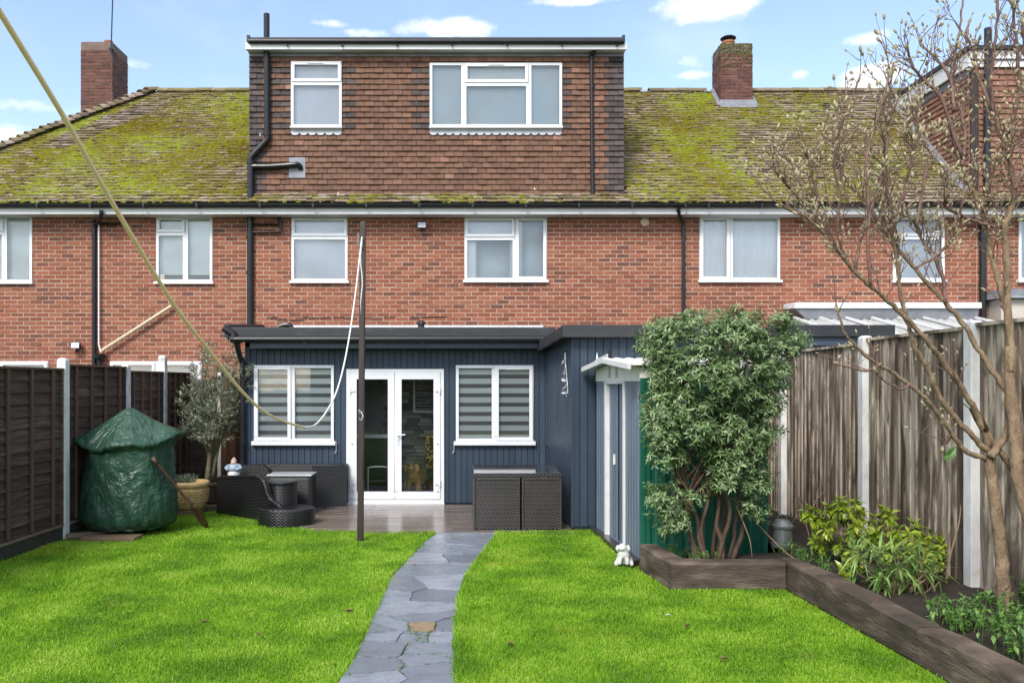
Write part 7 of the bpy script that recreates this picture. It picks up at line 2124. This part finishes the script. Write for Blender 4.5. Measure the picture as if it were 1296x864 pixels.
for (d0, d1), r0, r1, pts in LIMBS:
    n = len(pts); P3 = [at(px, py, d0 + (d1 - d0) * i / (n - 1)) for i, (px, py) in enumerate(pts)]
    P3 = spline(P3, 5); m = len(P3)
    P3 = [p + rvec() * .006 for p in P3]
    rad = [max(.0024, (r0 + (r1 - r0) * i / (m - 1)) * (.54 if r0 > 6 else .62) * 6.0 / F * (1 + .16 * mnoise.noise(p * 11))) for i, p in enumerate(P3)]
    (tk if r0 > 6.2 else tw).tube(P3, rad, 9 if r0 > 4.5 else 6)
    end_d = (P3[-1] - P3[-3]).normalized()
    if r1 <= 4: bud(P3[-1], end_d, random.uniform(.022, .032))
    for i, p in enumerate(P3):
        py = CY - (p.z - EYE) * F / p.y
        if r0 > 12 or i < m * .15: continue
        dens = .12 if py > 400 else (.80 if py > 60 else .25)
        if r0 > 6 and py > 330: dens *= .35
        if random.random() < dens:
            dr = (P3[min(i+1, m-1)] - P3[max(i-1, 0)]).normalized()
            s = (dr * .5 + rvec() * .75 + Vector((0, 0, .55))).normalized()
            twig(p, s, random.uniform(.12, .42), .0046, 1 if py > 350 else (2 if py > 150 else 1))
tk.build('trunk', M['magbark'], mg, smooth=True)
tw.build('twigs', M['twig'], mg, smooth=True)
bd.build('buds', M['bud'], mg, smooth=True)
b = MB(); c = at(1231, 516, 6.19); c2 = at(1247, 545, 6.18); b.tube([c, c.lerp(c2, .5), c2], [.026, .032, .028], 10); b.build('sawn_stub', M['rust'], mg, smooth=True)
b = MB(); p = at(1210, 565, 6.1); b.rv = .8
for k in range(3): b.leaf(p, Vector((-.5 - .2*k, -.2, -.8)), Vector((0, -1, .2)), .13, .05, .2)
b.build('lone_leaf', M['weed'], mg)

# ---------------------------------------------------------------- small litter on the grass and path
random.seed(3)
M['deadleaf'] = surf('dead_leaf', [(0, (.07, .035, .018)), (1, (.20, .11, .06))], 20, rough=.8)
M['tan_leaf'] = surf('tan_leaf', [(0, (.36, .22, .13)), (1, (.50, .34, .22))], 20, rough=.8)
def litter(px, py, mat, label, s=.05):
    c = gp(px, py, .035); b = MB(); a = random.random() * 6
    b.leaf(c, (math.cos(a), math.sin(a), .1), (0, 0, 1), s * 1.6, s, .1, .25); b.leaf(c + Vector((0, 0, -.004)), (math.cos(a), math.sin(a), .0), (0, 0, 1), s * 1.55, s * .98, .1, .25)
    tag(b.build('fallen_leaf', M[mat]), label, 'leaf')
litter(522, 712, 'tan_leaf', 'tan fallen leaf on the grass verge just left of the slate path', .045)
litter(448, 772, 'deadleaf', 'brown fallen leaf on the left lawn beside the nearer path slabs', .05)
litter(650, 815, 'deadleaf', 'dark fallen leaf on the right lawn nearest the slate path', .045)
litter(874, 790, 'deadleaf', 'brown fallen leaf on the right lawn below the front sleeper', .04)
litter(263, 785, 'deadleaf', 'small dark fallen leaf alone in the middle of the left lawn', .035)
litter(912, 833, 'deadleaf', 'dark fallen leaf on the right lawn near the long sleeper', .04)
litter(842, 778, 'stone_white', 'white petal on the right lawn before the front sleeper', .03)
litter(327, 800, 'deadleaf', 'dark curled leaf on the left lawn closest to the viewer', .035)
